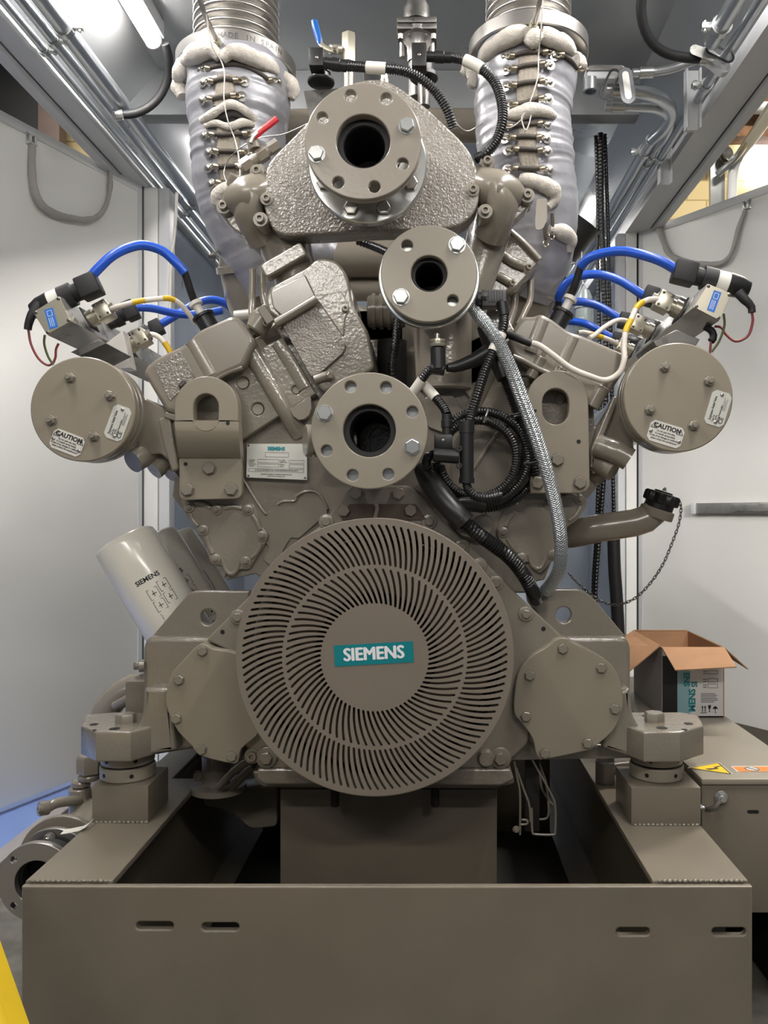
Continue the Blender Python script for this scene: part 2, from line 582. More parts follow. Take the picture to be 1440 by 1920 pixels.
# roof sheet of the enclosure with two round exhaust openings, the cross beam behind it, the lower sheet beyond
def world_slab(name, loops, z, t, mat):
    return slab(name, loops, Matrix.Translation((0, 0, z)), t, mat, None, 0.0, structure=True)
world_slab('ceiling', [[(-1.62, 0.5), (1.32, 0.5), (1.32, 7.2), (-1.62, 7.2)], circ(-0.712, 2.9, 0.19), circ(0.345, 2.9, 0.19)], 3.73, 0.03, 'galvanized')
box('trim_2', (-1.60, 4.10, 3.50), (1.06, 4.20, 3.73), 'beam_grey', None, 0.006, structure=True)
def side_sheet(name, x0, x1):
    bm = bmesh.new()
    a = [(x0, 0.9, 3.45), (x1, 0.9, 3.73), (x1, 7.2, 3.73), (x0, 7.2, 3.45)]
    dz = Vector((0, 0, 0.02))
    lo = [bm.verts.new(p) for p in a]
    hi = [bm.verts.new(Vector(p) + dz) for p in a]
    bm.faces.new(lo)
    bm.faces.new(hi[::-1])
    for i in range(4):
        j = (i + 1) % 4
        bm.faces.new((lo[i], lo[j], hi[j], hi[i]))
    return mk(name, bm, 'galvanized', None, None, structure=True)
side_sheet('trim_3', -1.66, -1.40)
side_sheet('trim_4', 1.36, 1.08)
# eaves frames: two painted hollow sections with a black gasket line between
def eave(nm, xo, xi):
    s = 1 if xi > xo else -1
    box(nm[0], (min(xo, xo + s * 0.055), 0.9, 3.345), (max(xo, xo + s * 0.055), 7.2, 3.42), 'frame_paint', None, 0.006, structure=True)
    box(nm[1], (min(xo + s * 0.0555, xo + s * 0.062), 0.9, 3.372), (max(xo + s * 0.0555, xo + s * 0.062), 7.2, 3.40), 'frame_dark', None, 0, structure=True)
    box(nm[2], (min(xo + s * 0.0625, xi), 0.9, 3.37), (max(xo + s * 0.0625, xi), 7.2, 3.45), 'frame_paint', None, 0.006, structure=True)
eave(('trim_5', 'trim_6', 'trim_7'), -1.82, -1.665)
eave(('trim_8', 'trim_9', 'trim_10'), 1.52, 1.31)
# door posts
box('trim_11', (-1.70, 4.69, 0), (-1.615, 4.80, 3.37), 'white_paint', None, 0.004, structure=True)
box('trim_12', (-1.612, 4.70, 0), (-1.55, 4.80, 3.37), 'frame_paint', None, 0.004, structure=True)
box('trim_13', (1.315, 5.44, 0), (1.385, 5.55, 3.37), 'white_paint', None, 0.004, structure=True)
box('trim_14', (1.262, 5.46, 0), (1.312, 5.55, 3.37), 'frame_paint', None, 0.004, structure=True)
def door(name, hx, hy, dx, dy, L, z0, z1):
    d = Vector((dx, dy)).normalized()
    n = Vector((-d.y, d.x))
    if n.y > 0:
        n = -n
    def pt(a, b):
        v = Vector((hx, hy)) + d * a + n * b
        return (v.x, v.y)
    root = prism(name, [pt(0.02, 0), pt(L, 0), pt(L, -0.06), pt(0.02, -0.06)], z0, z1, 'white_paint', None, 0.004, structure=True)
    prism('edge_seal', [pt(0.004, 0.003), pt(0.019, 0.003), pt(0.019, -0.06), pt(0.004, -0.06)], z0, z1, 'frame_dark', root, 0.001)
    prism('edge_profile', [pt(0.0205, 0.004), pt(0.052, 0.004), pt(0.052, 0.0005), pt(0.0205, 0.0005)], z0, z1, 'frame_paint', root, 0.0008)
    prism('top_profile', [pt(0.053, 0.004), pt(L, 0.004), pt(L, 0.0005), pt(0.053, 0.0005)], z1 - 0.05, z1, 'frame_paint', root, 0.0008)
    return root, Vector((hx, hy, 0)), Vector((d.x, d.y, 0)), Vector((n.x, n.y, 0))
DL = door('door_1', -1.695, 4.69, -0.384, -0.923, 1.35, 0.05, 3.375)
DR = door('door_2', 1.392, 5.47, 0.57, -0.82, 1.40, 0.19, 3.375)
def on_door(D, x, y, lift=0.0):
    """the point of a door's inner face seen at photograph point x, y"""
    _, o, d, n = D
    o = o + n * lift
    ray = Vector(((x - VX) / F, 1, -(y - VY) / F))
    # o + d*t == ray*s in plan
    det = d.x * (-ray.y) + ray.x * d.y
    t = ((-o.x) * (-ray.y) + ray.x * (-o.y)) / det
    p = o + d * t
    s = p.y
    return Vector((p.x, p.y, EYE + ray.z * s))
# restraint straps hanging from two clips on each door
def strap(D, clips, pts, label):
    ps = [on_door(D, x, y, 0.012 + 0.03 * math.sin(math.pi * i / (len(pts) - 1))) for i, (x, y) in enumerate(pts)]
    lo = min(p.z for p in ps)
    c = sum(ps, Vector()) / len(ps)
    t = thing('door_strap', label, 'strap', (c.x, c.y, lo))
    bm = bmesh.new()
    b_tube(bm, ps, 0.021, seg=12, step=0.015, flat=0.6, disp=lambda a, s, p: 0.25 * noise.noise(p * 18))
    mk('webbing', bm, 'webbing_grey', t, 60)
    _, o, d, n = D
    for (x, y) in clips:
        p = on_door(D, x, y, 0.001)
        M = frame(p, n)
        bm = bmesh.new()
        b_box(bm, (-0.028, -0.03, 0), (0.028, 0.03, 0.004), 0.002, M)
        b_box(bm, (-0.02, -0.026, 0.004), (-0.008, 0.02, 0.02), 0.002, M)
        b_box(bm, (0.008, -0.026, 0.004), (0.02, 0.02, 0.02), 0.002, M)
        b_box(bm, (-0.02, -0.03, 0.014), (0.02, -0.02, 0.024), 0.002, M)
        b_lathe(bm, [(0, 0.004), (0.006, 0.004), (0.006, 0.009), (0, 0.01)], M @ Matrix.Translation((0, 0.022, 0)), 12)
        mk('clip', bm, 'zinc', t)
    return t
strap(DL, [(57, 262), (196, 262)], [(60, 272), (60, 320), (66, 362), (84, 390), (120, 406), (165, 412), (190, 400), (204, 368), (206, 325), (197, 272)], 'grey webbing strap looped on the left door below the dark shutter')
strap(DR, [(1221, 379), (1401, 384)], [(1221, 390), (1233, 420), (1245, 455), (1258, 478), (1290, 491), (1330, 495), (1358, 490), (1374, 468), (1384, 430), (1397, 395)], 'grey webbing strap looped on the right door above the flat metal push bar')
# flat pull handle on the right door
def door_handle():
    a, b = on_door(DR, 1304, 953, 0), on_door(DR, 1500, 953, 0)
    _, o, d, n = DR
    L = (b - a).length
    M = Matrix((d, Vector((0, 0, 1)), n)).transposed().to_4x4()
    M.translation = a
    t = thing('panic_bar', 'flat brushed metal push bar across the white door behind the cardboard box', 'handle', a - Vector((0, 0, 0.035)))
    box('end_cap', (0, -0.036, 0), (0.03, 0.036, 0.05), 'frame_paint', t, 0.004, M)
    box('rail', (0.03, -0.032, 0), (L, 0.032, 0.04), 'brushed_aluminium', t, 0.004, M)
    box('push_pad', (0.30, -0.022, 0.0405), (L, 0.026, 0.052), 'aluminium', t, 0.004, M)
door_handle()
# ------------------------------------------------------------------ workshop seen over the doors
def slab_at(name, x0, y0, x1, y1, d, t, mat, **k):
    a, b = Q(x0, y1, d), Q(x1, y0, d)
    return box(name, (a.x, d, a.z), (b.x, d + t, b.z), mat, None, 0.004, **k)
tag(slab_at('roller_shutter', -120, 60, 71, 330, 8.3, 0.1, 'shutter_dark'), 'dark roller shutter seen over the top of the door at the upper left', 'shutter')
slab_at('trim_15', 71, 60, 111, 330, 8.25, 0.15, 'post_brown', structure=True)
tag(slab_at('roof_girder', 1296, 150, 1700, 255, 8.2, 0.2, 'rust'), 'rusty steel roof girder high over the right door', 'girder')
tag(slab_at('wooden_block', 1330, 256, 1353, 299, 8.4, 0.1, 'timber'), 'orange timber block under the rusty girder', 'timber')
slab_at('window_1', 1398, 235, 1600, 345, 8.45, 0.05, 'daylight', structure=True)
rod('ceiling_duct', Q(1240, 200, 8.1), Q(1700, 206, 8.1), 0.06, 'frame_paint')
tag(bpy.data.objects['ceiling_duct'], 'pale grey pipe running along the rusty girder', 'pipe')
def garage_track():
    t = thing('door_track', 'pale curved roller door track beside the bright window over the right door', 'track', Q(1380, 372, 8.0))
    tube('rail', [(1372, 390, 8.0), (1374, 330, 8.0), (1384, 295, 8.0), (1410, 262, 7.7), (1445, 215, 7.2), (1500, 140, 6.6)], 0.05, 'frame_paint', t, flat=0.5)
    tube('stay', [(1345, 328, 8.0), (1385, 288, 7.9), (1440, 205, 7.4), (1490, 130, 7.0)], 0.035, 'galvanized', t)
    box('bracket', Q(1332, 385, 8.05), Q(1356, 298, 8.1), 'galvanized', t, 0.004)
    lathe('pulley', [(0, 0), (0.07, 0), (0.07, 0.02), (0.05, 0.03), (0.07, 0.04), (0.07, 0.06), (0, 0.06)], Q(1357, 292, 8.0), (0.5, -1, 0), 'steel_dark', t)
garage_track()
# ------------------------------------------------------------------ lamps on the enclosure ceiling
def tube_lamp(x, y0, y1, label):
    t = thing('tube_lamp', label, 'lamp', (x, (y0 + y1) / 2, 3.585))
    rod('diffuser', (x, y0, 3.635), (x, y1, 3.635), 0.036, 'ceiling_lamp' if y0 < 4 else 'ceiling_lamp_dim', t, 20, 0.012)
    bm = bmesh.new()
    b_box(bm, (x - 0.047, y0 - 0.02, 3.673), (x + 0.047, y1 + 0.02, 3.728), 0.003)
    for s in (-1, 1):
        b_box(bm, (x + s * 0.0425 - 0.0045, y0 - 0.02, 3.652), (x + s * 0.0425 + 0.0045, y1 + 0.02, 3.674), 0.001)
    mk('housing', bm, 'frame_paint', t)
    for y in (y0, y1):
        s = 1 if y == y0 else -1
        rod('end_cap', (x, y - s * 0.025, 3.635), (x, y - s * 0.0005, 3.635), 0.038, 'porcelain', t, 20, 0.006)
    return t
tube_lamp(-1.29, 2.35, 3.68, 'lit white tube lamp on the ceiling at the upper left')
tube_lamp(0.98, 1.95, 2.85, 'lit tube lamp on the ceiling over the right pipes, out past the top edge')
tube_lamp(-1.29, 0.95, 2.15, 'tube lamp at the front of the ceiling on the left, above the frame')
tube_lamp(0.98, 0.70, 1.80, 'tube lamp at the front of the ceiling on the right, above the frame')
tube_lamp(-1.29, 5.0, 6.4, 'rear tube lamp of the two on the left of the ceiling')
tube_lamp(1.00, 5.9, 6.9, 'lit tube lamp at the back of the ceiling glimpsed beside the right silver jacket')
# dark flexible hoses dropping from the lamps to the conduits
def hose_with_gland(pts, label, gl):
    t = thing('lamp_hose', label, 'hose', Q(*pts[-1]))
    tube('sheath', pts, 0.020, 'black_rubber', t, step=0.03)
    a, b = Q(*gl[0]), Q(*gl[1])
    rod('gland', a, b, 0.026, 'zinc', t, 16, 0.004)
hose_with_gland([(309, 82, 3.70), (316, 108, 3.75), (316, 140, 3.82), (303, 175, 3.85), (280, 200, 3.85), (252, 213, 3.82), (229, 215, 3.80)], 'dark hose curving from the tube lamp down to the left conduits', [(229, 215, 3.80), (212, 215, 3.78)])
hose_with_gland([(1206, -20, 3.2), (1202, 15, 3.24), (1207, 50, 3.28), (1222, 80, 3.32), (1250, 100, 3.36), (1285, 108, 3.38), (1312, 110, 3.40)], 'dark hose curving across the ceiling to the right conduits', [(1312, 110, 3.40), (1326, 112, 3.40)])
# galvanized conduits along the eaves: each a thing with its clamps
def conduit(x, z, r, y0, y1, clamps, label, group=None):
    t = thing('eaves_conduit', label, 'conduit', (x, (y0 + y1) / 2, z - r), group)
    rod('tube', (x, y0, z), (x, y1, z), r, 'conduit', t, 20)
    for y in clamps:
        bm = bmesh.new()
        M = frame((x, y - 0.02, z), (0, 1, 0))
        b_lathe(bm, [(r + 0.0005, 0), (r + 0.008, 0), (r + 0.008, 0.03), (r + 0.0005, 0.03)], M, 20)
        s = 1 if x < -0.15 else -1
        b_box(bm, (x + s * r, y - 0.018, z - 0.012), (x + s * (r + 0.045), y + 0.008, z + 0.012), 0.003)
        b_lathe(bm, [(0, -0.02), (0.008, -0.02), (0.008, 0.02), (0, 0.02)], frame((x + s * (r + 0.03), y - 0.005, z), (0, 0, 1)), 10)
        mk('clamp', bm, 'zinc', t)
    return t
conduit(-1.485, 3.41, 0.036, 1.0, 7.1, (3.22, 5.0), 'thickest galvanized conduit on the left eaves, innermost of the three')
conduit(-1.565, 3.405, 0.022, 1.0, 7.1, (3.30, 5.1), 'middle galvanized conduit on the left eaves')
conduit(-1.632, 3.40, 0.017, 1.0, 7.1, (3.36, 5.2), 'thinnest galvanized conduit on the left eaves, next to the frame')
conduit(1.15, 3.40, 0.034, 1.0, 3.30, (3.20,), 'galvanized conduit at the upper right ending in a clamp by the hose')
conduit(1.235, 3.39, 0.021, 1.0, 7.1, (3.62, 4.35), 'long galvanized conduit on the right eaves next to the frame')
conduit(1.135, 3.40, 0.030, 4.16, 7.1, (4.30, 6.2), 'thick galvanized conduit on the right eaves, behind the bent tubes')
conduit(1.187, 3.40, 0.020, 4.24, 7.1, (4.45,), 'galvanized conduit on the right eaves between its two neighbours')
def bent(pts, r, label):
    t = thing('bent_conduit', label, 'conduit', Q(*pts[0]))
    tube('tube', pts, r, 'conduit', t, step=0.02, seg=16)
    a, b = Q(*pts[0]), Q(*pts[1])
    v = (b - a).normalized()
    lathe('coupling', [(r + .0005, 0), (r + 0.006, 0), (r + 0.006, 0.06), (r + .0005, 0.06)], a + v * 0.03, v, 'zinc', t, 16)
bent([(1136, 168, 3.68), (1180, 170, 3.68), (1220, 177, 3.70), (1250, 193, 3.78), (1259, 214, 3.89), (1246, 240, 4.03), (1224, 261, 4.155)], 0.030, 'upper of two galvanized tubes bending back along the right eaves')
bent([(1135, 199, 3.80), (1180, 200, 3.80), (1225, 203, 3.82), (1250, 214, 3.89), (1258, 233, 4.0), (1246, 258, 4.12), (1232, 275, 4.235)], 0.022, 'lower of two galvanized tubes bending back along the right eaves')
bent([(1186, 137, 3.56), (1215, 136, 3.56), (1255, 130, 3.53), (1290, 118, 3.48), (1318, 106, 3.42)], 0.019, 'galvanized tube sweeping from the conduit bodies to the dark hose')
# open cast conduit bodies with their loose covers
def conduit_body():
    t = thing('outlet_fitting', 'open cast conduit fitting with a threaded mouth below the ceiling beside the right silver jacket', 'conduit fitting', Q(1115, 170, 4.0))
    plate('casting', [stadium(1137, 134, 78, 26)], 3.58, 0.05, 'frame_paint', t, 0.006)
    plate('gasket', [stadium(1135, 127, 66, 10)], 3.572, 0.006, 'steel_dark', t, 0.002)
    a, b = Q(1107, 149, 3.605), Q(1107, 172, 3.605)
    bm = bmesh.new()
    b_lathe(bm, [(0.030, 0), (0.034, 0), (0.034, (a - b).length), (0.024, (a - b).length), (0.024, 0)], frame(a, b - a), 20)
    mk('mouth', bm, 'conduit', t)
    t2 = thing('cover_plate', 'loose oval aluminium cover plate hanging from the conduit fitting', 'cover', Q(1176, 196, 3.9))
    M = F3(1175, 161, 3.55, R(8))
    slab('plate', [stadium(0, 0, 0.066, 0.164)], M, 0.004, 'cover_grey', t2, 0.0015)
    slab('recess', [stadium(0, 0, 0.030, 0.126)], M @ Matrix.Translation((0, 0, 0.0042)), 0.002, 'aluminium', t2, 0.0008)
    t3 = thing('seal_ring', 'black oval rubber seal dangling beside the loose cover plate', 'seal', Q(1132, 184, 3.9))
    M = F3(1143, 158, 3.555, R(-26))
    slab('ring', [stadium(0, 0, 0.054, 0.149), stadium(0, 0, 0.034, 0.128)], M, 0.003, 'black_rubber', t3, 0.001)
    t4 = thing('outlet_fitting', 'open cast conduit fitting on the right eaves, cover askew at the dark hose end', 'conduit fitting', Q(1345, 112, 3.40))
    M = F3(1343, 110, 3.40, R(52))
    slab('casting', [stadium(0, 0, 0.05, 0.15)], M @ Matrix.Translation((0, 0, -0.05)), 0.045, 'frame_paint', t4, 0.005)
    slab('cover', [stadium(-0.01, 0.03, 0.045, 0.12)], F3(1333, 100, 3.36, R(70)), 0.003, 'aluminium', t4, 0.001)
    slab('seal', [stadium(0, 0, 0.05, 0.13), stadium(0, 0, 0.03, 0.11)], F3(1350, 100, 3.35, R(64)), 0.003, 'black_rubber', t4, 0.001)
conduit_body()
# steel channels across the conduits
for i, (x, y, lab) in enumerate(((1298, 180, 'short grey steel channel crossing the right conduits near the hose end'), (1246, 292, 'short grey steel channel across the right conduits beside the long corrugated cables'))):
    d = 3.74 if i == 0 else 4.42
    M = F3(x, y, d)
    bm = bmesh.new()
    b_box(bm, (-0.035, -0.16, -0.02), (0.035, 0.12, 0.0), 0.003, M)
    b_box(bm, (-0.035, -0.16, 0.0), (-0.028, 0.12, 0.03), 0.002, M)
    b_box(bm, (0.028, -0.16, 0.0), (0.035, 0.12, 0.03), 0.002, M)
    tag(mk('steel_channel', bm, 'frame_paint'), lab, 'channel')
def latch(x, y, d, s, label):
    t = thing('latch_keeper', label, 'latch', Q(x, y + 16, d))
    M = F3(x, y, d)
    bm = bmesh.new()
    b_box(bm, (-0.03, -0.035, -0.02), (0.03, 0.035, -0.015), 0.002, M)
    b_box(bm, (-0.03, -0.035, -0.015), (-0.02, 0.035, 0.05), 0.002, M)
    b_box(bm, (0.02, -0.035, -0.015), (0.03, 0.035, 0.05), 0.002, M)
    b_box(bm, (-0.03, 0.028, -0.015), (0.03, 0.035, 0.05), 0.002, M)
    mk('bracket', bm, 'frame_paint', t)
latch(24, 68, 3.35, 1, 'square grey latch keeper on the left eaves frame')
latch(1311, 252, 4.25, -1, 'square grey latch keeper on the right eaves frame')
# a white cable down the left wall
tube('wall_conduit', [(331, 362, 4.62), (330, 400, 4.62), (326, 450, 4.62), (320, 500, 4.62), (318, 640, 4.62), (318, 700, 4.62)], 0.009, 'porcelain')
tag(bpy.data.objects['wall_conduit'], 'thin white cable hanging down the bright left wall', 'cable')
# black corrugated cables hanging at the back right
for i, (pts, r) in enumerate(((
    [(1117, 255, 4.4), (1120, 330, 4.4), (1121, 400, 4.4), (1120, 480, 4.4), (1124, 640, 4.4), (1125, 800, 4.4), (1118, 1000, 4.4), (1112, 1110, 4.4), (1110, 1350, 4.4), (1110, 1458, 4.4)], 0.011), (
    [(1126, 250, 4.38), (1127, 330, 4.38), (1128, 420, 4.38), (1132, 520, 4.38), (1136, 650, 4.38), (1134, 850, 4.38), (1124, 1000, 4.38), (1116, 1120, 4.38), (1114, 1350, 4.38), (1114, 1459, 4.38)], 0.016), (
    [(1134, 252, 4.42), (1137, 340, 4.42), (1140, 430, 4.42), (1142, 540, 4.42), (1146, 660, 4.42), (1148, 820, 4.42), (1152, 1000, 4.42), (1160, 1190, 4.42), (1165, 1350, 4.42), (1166, 1456, 4.42)], 0.012))):
    o = tube('corrugated_cable', pts, r, 'black_conduit', pitch=0.02, seg=10)
    tag(o, ('black corrugated cable hanging nearest the silver jacket at the back right', 'thickest black corrugated cable in the middle of the hanging bundle at the back right', 'black corrugated cable hanging nearest the white door post at the back right')[i], 'cable', 'cables hanging at the back right')
o = tube('drain_hose', [(1150, 985, 4.0), (1152, 1060, 4.0), (1156, 1120, 4.0), (1160, 1200, 4.0), (1166, 1400, 4.0), (1168, 1506, 4.0)], 0.032, 'black_rubber', seg=16)
tag(o, 'thick smooth black hose hanging behind the filler pipe', 'hose')
# grey gas detector hanging at the back right
def hanging_bottle():
    t = thing('gas_detector', 'pale grey cylindrical detector hanging behind the blue leads at the right', 'detector', Q(1096, 625, 3.6))
    d = 3.6
    lathe('body', [(0, 0), (0.036, 0), (0.040, 0.01), (0.040, 0.10), (0.045, 0.102), (0.045, 0.112), (0.036, 0.115), (0.034, 0.155), (0.022, 0.185), (0, 0.19)], Q(1096, 622, d), (0, 0, 1), 'extinguisher_grey', t)
    rod('spout', Q(1094, 600, d - 0.04), Q(1082, 606, d - 0.07), 0.018, 'extinguisher_grey', t, 16, 0.003)
    tube('hanger', [(1085, 548, d), (1090, 535, d), (1093, 531, d), (1097, 535, d), (1101, 546, d)], 0.003, 'zinc', t, step=0.006, seg=8)
    tube('cord', [(1093, 532, d), (1091, 490, d), (1090, 462, d)], 0.003, 'porcelain', t, seg=8)
hanging_bottle()
# black flared pipe end beside the right jacket
def flare():
    t = thing('breather_pipe', 'black flared open pipe end beside the lower right silver jacket', 'pipe', Q(1095, 470, 3.5))
    lathe('pipe', [(0.085, 0), (0.09, 0), (0.082, 0.05), (0.08, 0.16), (0.074, 0.16), (0.076, 0.05), (0.079, 0.003)], Q(1094, 415, 3.6), (-0.55, 0.25, -0.75), 'black_plastic', t, 32)
flare()
# ================================================================== skid
def skid():
    t = thing('skid_frame', 'wide grey-brown welded steel skid filling the bottom of the picture under the engine', 'skid', (-0.11, 1.9, 0.0))
    d = 1.90
    # front plate with four lifting slots
    slots = [stadium(290, 1736, 70, 15), stadium(413, 1738, 70, 15), stadium(1187, 1747, 63, 15), stadium(1367, 1747, 64, 15)]
    zb = VY + (EYE - 0.0) * F / d
    plate('front_plate', [[(40, 1663), (1411, 1663), (1411, zb - 2), (40, zb - 2)]] + slots, d, 0.02, 'paint_skid', t, 0.004)
    zt = 0.572
    xl, xil, xir, xr = -0.978, -0.769, 0.527, 0.757
    def deck(name, plan):
        return prism(name, plan, zt - 0.018, zt, 'paint_skid', t, 0.003)
    deck('deck_plate', [(xl, 1.9205), (xil, 1.9205), (xil, 2.665), (xil - 0.10, 2.665), (xil - 0.10, 2.95), (xil, 2.95), (xil, 5.0), (xl, 5.0)])
    deck('deck_plate', [(xir, 1.9205), (xr, 1.9205), (xr, 5.0), (xir, 5.0)])
    def web(name, x0, x1, y0, y1, z0, z1, m='paint_skid'):
        box(name, (x0, y0, z0), (x1, y1, z1), m, t, 0.003)
    web('side_web', xl + 0.10, xl + 0.115, 1.921, 5.0, 0.02, zt - 0.0185)
    web('side_web', xr - 0.115, xr - 0.10, 1.921, 5.0, 0.02, zt - 0.0185)
    web('bottom_flange', xl, xil, 1.921, 5.0, 0.001, 0.0195)
    web('bottom_flange', xir, xr, 1.921, 5.0, 0.001, 0.0195)
    web('cross_member', xil + 0.001, xir - 0.001, 3.6, 3.62, 0.02, zt - 0.02)
    web('drip_tray', xil + 0.001, xir - 0.001, 1.921, 3.59, 0.022, 0.03, 'inner_dark')
    # bead of weld along the front edge and at the pedestals
    def weld(x0, x1, y, z, r=0.005):
        bm = bmesh.new()
        n = int((x1 - x0) / 0.012)
        for i in range(n):
            q = Vector((x0 + (x1 - x0) * (i + 0.5) / n, y, z))
            bmesh.ops.create_icosphere(bm, subdivisions=1, radius=r * random.uniform(0.8, 1.15), matrix=Matrix.Translation(q) @ Matrix.Diagonal((1.4, 1, 1, 1)))
        mk('weld_bead', bm, 'paint', t, 60)
    weld(xl + 0.01, xil - 0.01, 1.9195, zt - 0.001)
    weld(xir + 0.01, xr - 0.01, 1.9195, zt - 0.001)
    weld(-0.985 + 0.02, -0.81, 2.278, zt + 0.002)
    weld(0.565, 0.752, 2.258, zt + 0.002)
    box('pedestal', (-0.972, 2.28, zt + 0.0005), (-0.812, 2.455, 0.677), 'paint_skid', t, 0.003)
    box('pedestal', (0.560, 2.26, zt + 0.0005), (0.757, 2.455, 0.679), 'paint_skid', t, 0.003)
    return t
skid()
# levelling mounts between pedestal and engine foot
def mount(cx, cy, z0, label):
    t = thing('levelling_mount', label, 'mount', (cx, cy, z0))
    lathe('lower_ring', [(0, 0), (0.074, 0), (0.078, 0.004), (0.078, 0.034), (0.075, 0.038), (0, 0.038)], (cx, cy, z0), (0, 0, 1), 'paint_machined', t, 48)
    lathe('spherical_seat', [(0, 0.0385), (0.066, 0.0385), (0.070, 0.044), (0, 0.044)], (cx, cy, z0), (0, 0, 1), 'inner_dark', t, 40)
    lathe('upper_ring', [(0, 0.0445), (0.074, 0.0445), (0.076, 0.05), (0.076, 0.076), (0, 0.076)], (cx, cy, z0), (0, 0, 1), 'paint_machined', t, 48)
    for k, a in enumerate((-125, -62)):
        for z in (0.02, 0.062):
            n = Vector((math.cos(R(a + 8 * (z > 0.03))), math.sin(R(a + 8 * (z > 0.03))), 0))
            lathe('spanner_hole', [(0, 0), (0.006, 0), (0.006, 0.0006), (0, 0.0006)], Vector((cx, cy, z0 + z)) + n * 0.0781, n, 'bore', t, 12)
mount(-0.903, 2.368, 0.6775, 'two-ring levelling mount on the pedestal at the left corner of the skid')
mount(0.660, 2.366, 0.6795, 'two-ring levelling mount on the pedestal beside the metal cabinet with the warning stickers')
# ================================================================== the cabinet beside the skid
def cabinet():
    t = thing('terminal_cabinet', 'low taupe steel cabinet with warning stickers at the right of the skid', 'cabinet', (0.93, 2.65, 0.29))
    box('body', (0.775, 2.31, 0.30), (1.10, 3.75, 0.672), 'paint_skid', t, 0.004)
    box('lid', (0.772, 2.30, 0.6725), (1.105, 3.76, 0.690), 'paint_machined', t, 0.006)
    a = Q(1412, 1522, 2.306)
    slab('slot', [stadium(0, 0, 0.034, 0.010)], F3(1412, 1522, 2.3096), 0.0006, 'bore', t, 0.0)
    box('foot', (0.80, 2.35, 0.0), (0.86, 3.7, 0.299), 'inner_dark', t, 0.003)
    box('foot', (1.04, 2.35, 0.0), (1.09, 3.7, 0.299), 'inner_dark', t, 0.003)
    # yellow triangle sticker on the lid
    s = thing('warning_sticker', 'yellow triangular electric shock sticker on the cabinet lid', 'sticker', (0.82, 2.37, 0.6905))
    def top(x, y, z=0.6905):
        dd = (EYE - z) * F / (y - VY)
        return ((x - VX) * dd / F, dd)
    def flat(name, pts, z, mat, rr=0.0):
        pl = [top(x, y, z) for x, y in pts]
        slab(name, [rounded(pl, rr) if rr else pl], Matrix.Translation((0, 0, z)), 0.0006, mat, s, 0.0)
    tri = [(1287, 1440), (1348, 1429), (1375, 1452.5)]
    flat('backing', tri, 0.6906, 'label_white', 0.008)
    c = (1337, 1441)
    def shrink(p, k):
        return [(c[0] + (x - c[0]) * k, c[1] + (y - c[1]) * k) for x, y in p]
    flat('border', shrink(tri, 0.93), 0.6913, 'ink', 0.006)
    flat('field', shrink(tri, 0.82), 0.6920, 'warning_yellow', 0.004)
    flat('bolt_symbol', [(1355, 1435), (1338, 1438.5), (1342, 1440.2), (1322, 1441.6), (1330, 1443.6), (1348, 1441.4), (1343, 1439.8)], 0.6927, 'ink')
    s = thing('warning_sticker', 'orange rectangular sticker with a no-entry disc on the cabinet lid', 'sticker', (0.95, 2.42, 0.6905))
    flat('backing', [(1370, 1437), (1500, 1436), (1520, 1447), (1382, 1447.5)], 0.6906, 'label_white', 0.004)
    flat('field', [(1374, 1438), (1500, 1437), (1518, 1446.3), (1385, 1446.7)], 0.6913, 'warning_orange', 0.003)
    cx, cy = top(1410, 1441.8, 0.692)
    slab('disc', [circ(cx, cy, 0.021, 28), circ(cx, cy, 0.017, 28)], Matrix.Translation((0, 0, 0.692)), 0.0006, 'ink_grey', s, 0)
    slab('disc_field', [circ(cx, cy, 0.0168, 28)], Matrix.Translation((0, 0, 0.692)), 0.0004, 'label_white', s, 0)
    slab('strike', [[(cx - 0.013, cy + 0.009), (cx - 0.009, cy + 0.013), (cx + 0.013, cy - 0.009), (cx + 0.009, cy - 0.013)]], Matrix.Translation((0, 0, 0.6928)), 0.0005, 'ink_grey', s, 0)
cabinet()
def earth_strap():
    t = thing('earth_strap', 'short tinned earth strap bolted between pedestal and cabinet front', 'strap', Q(1340, 1525, 2.28))
    tube('cable', [(1310, 1518, 2.36), (1325, 1517, 2.31), (1340, 1512, 2.29), (1350, 1500, 2.285)], 0.007, 'steel', t, seg=10)
    inst('bolt', FAST['nut'], 'zinc', Q(1352, 1494, 2.306), (0, -1, 0.0), 0.0155, t)
    inst('bolt', FAST['nut'], 'zinc', Q(1311, 1513, 2.30), (1, -0.4, 0), 0.010, t)
earth_strap()
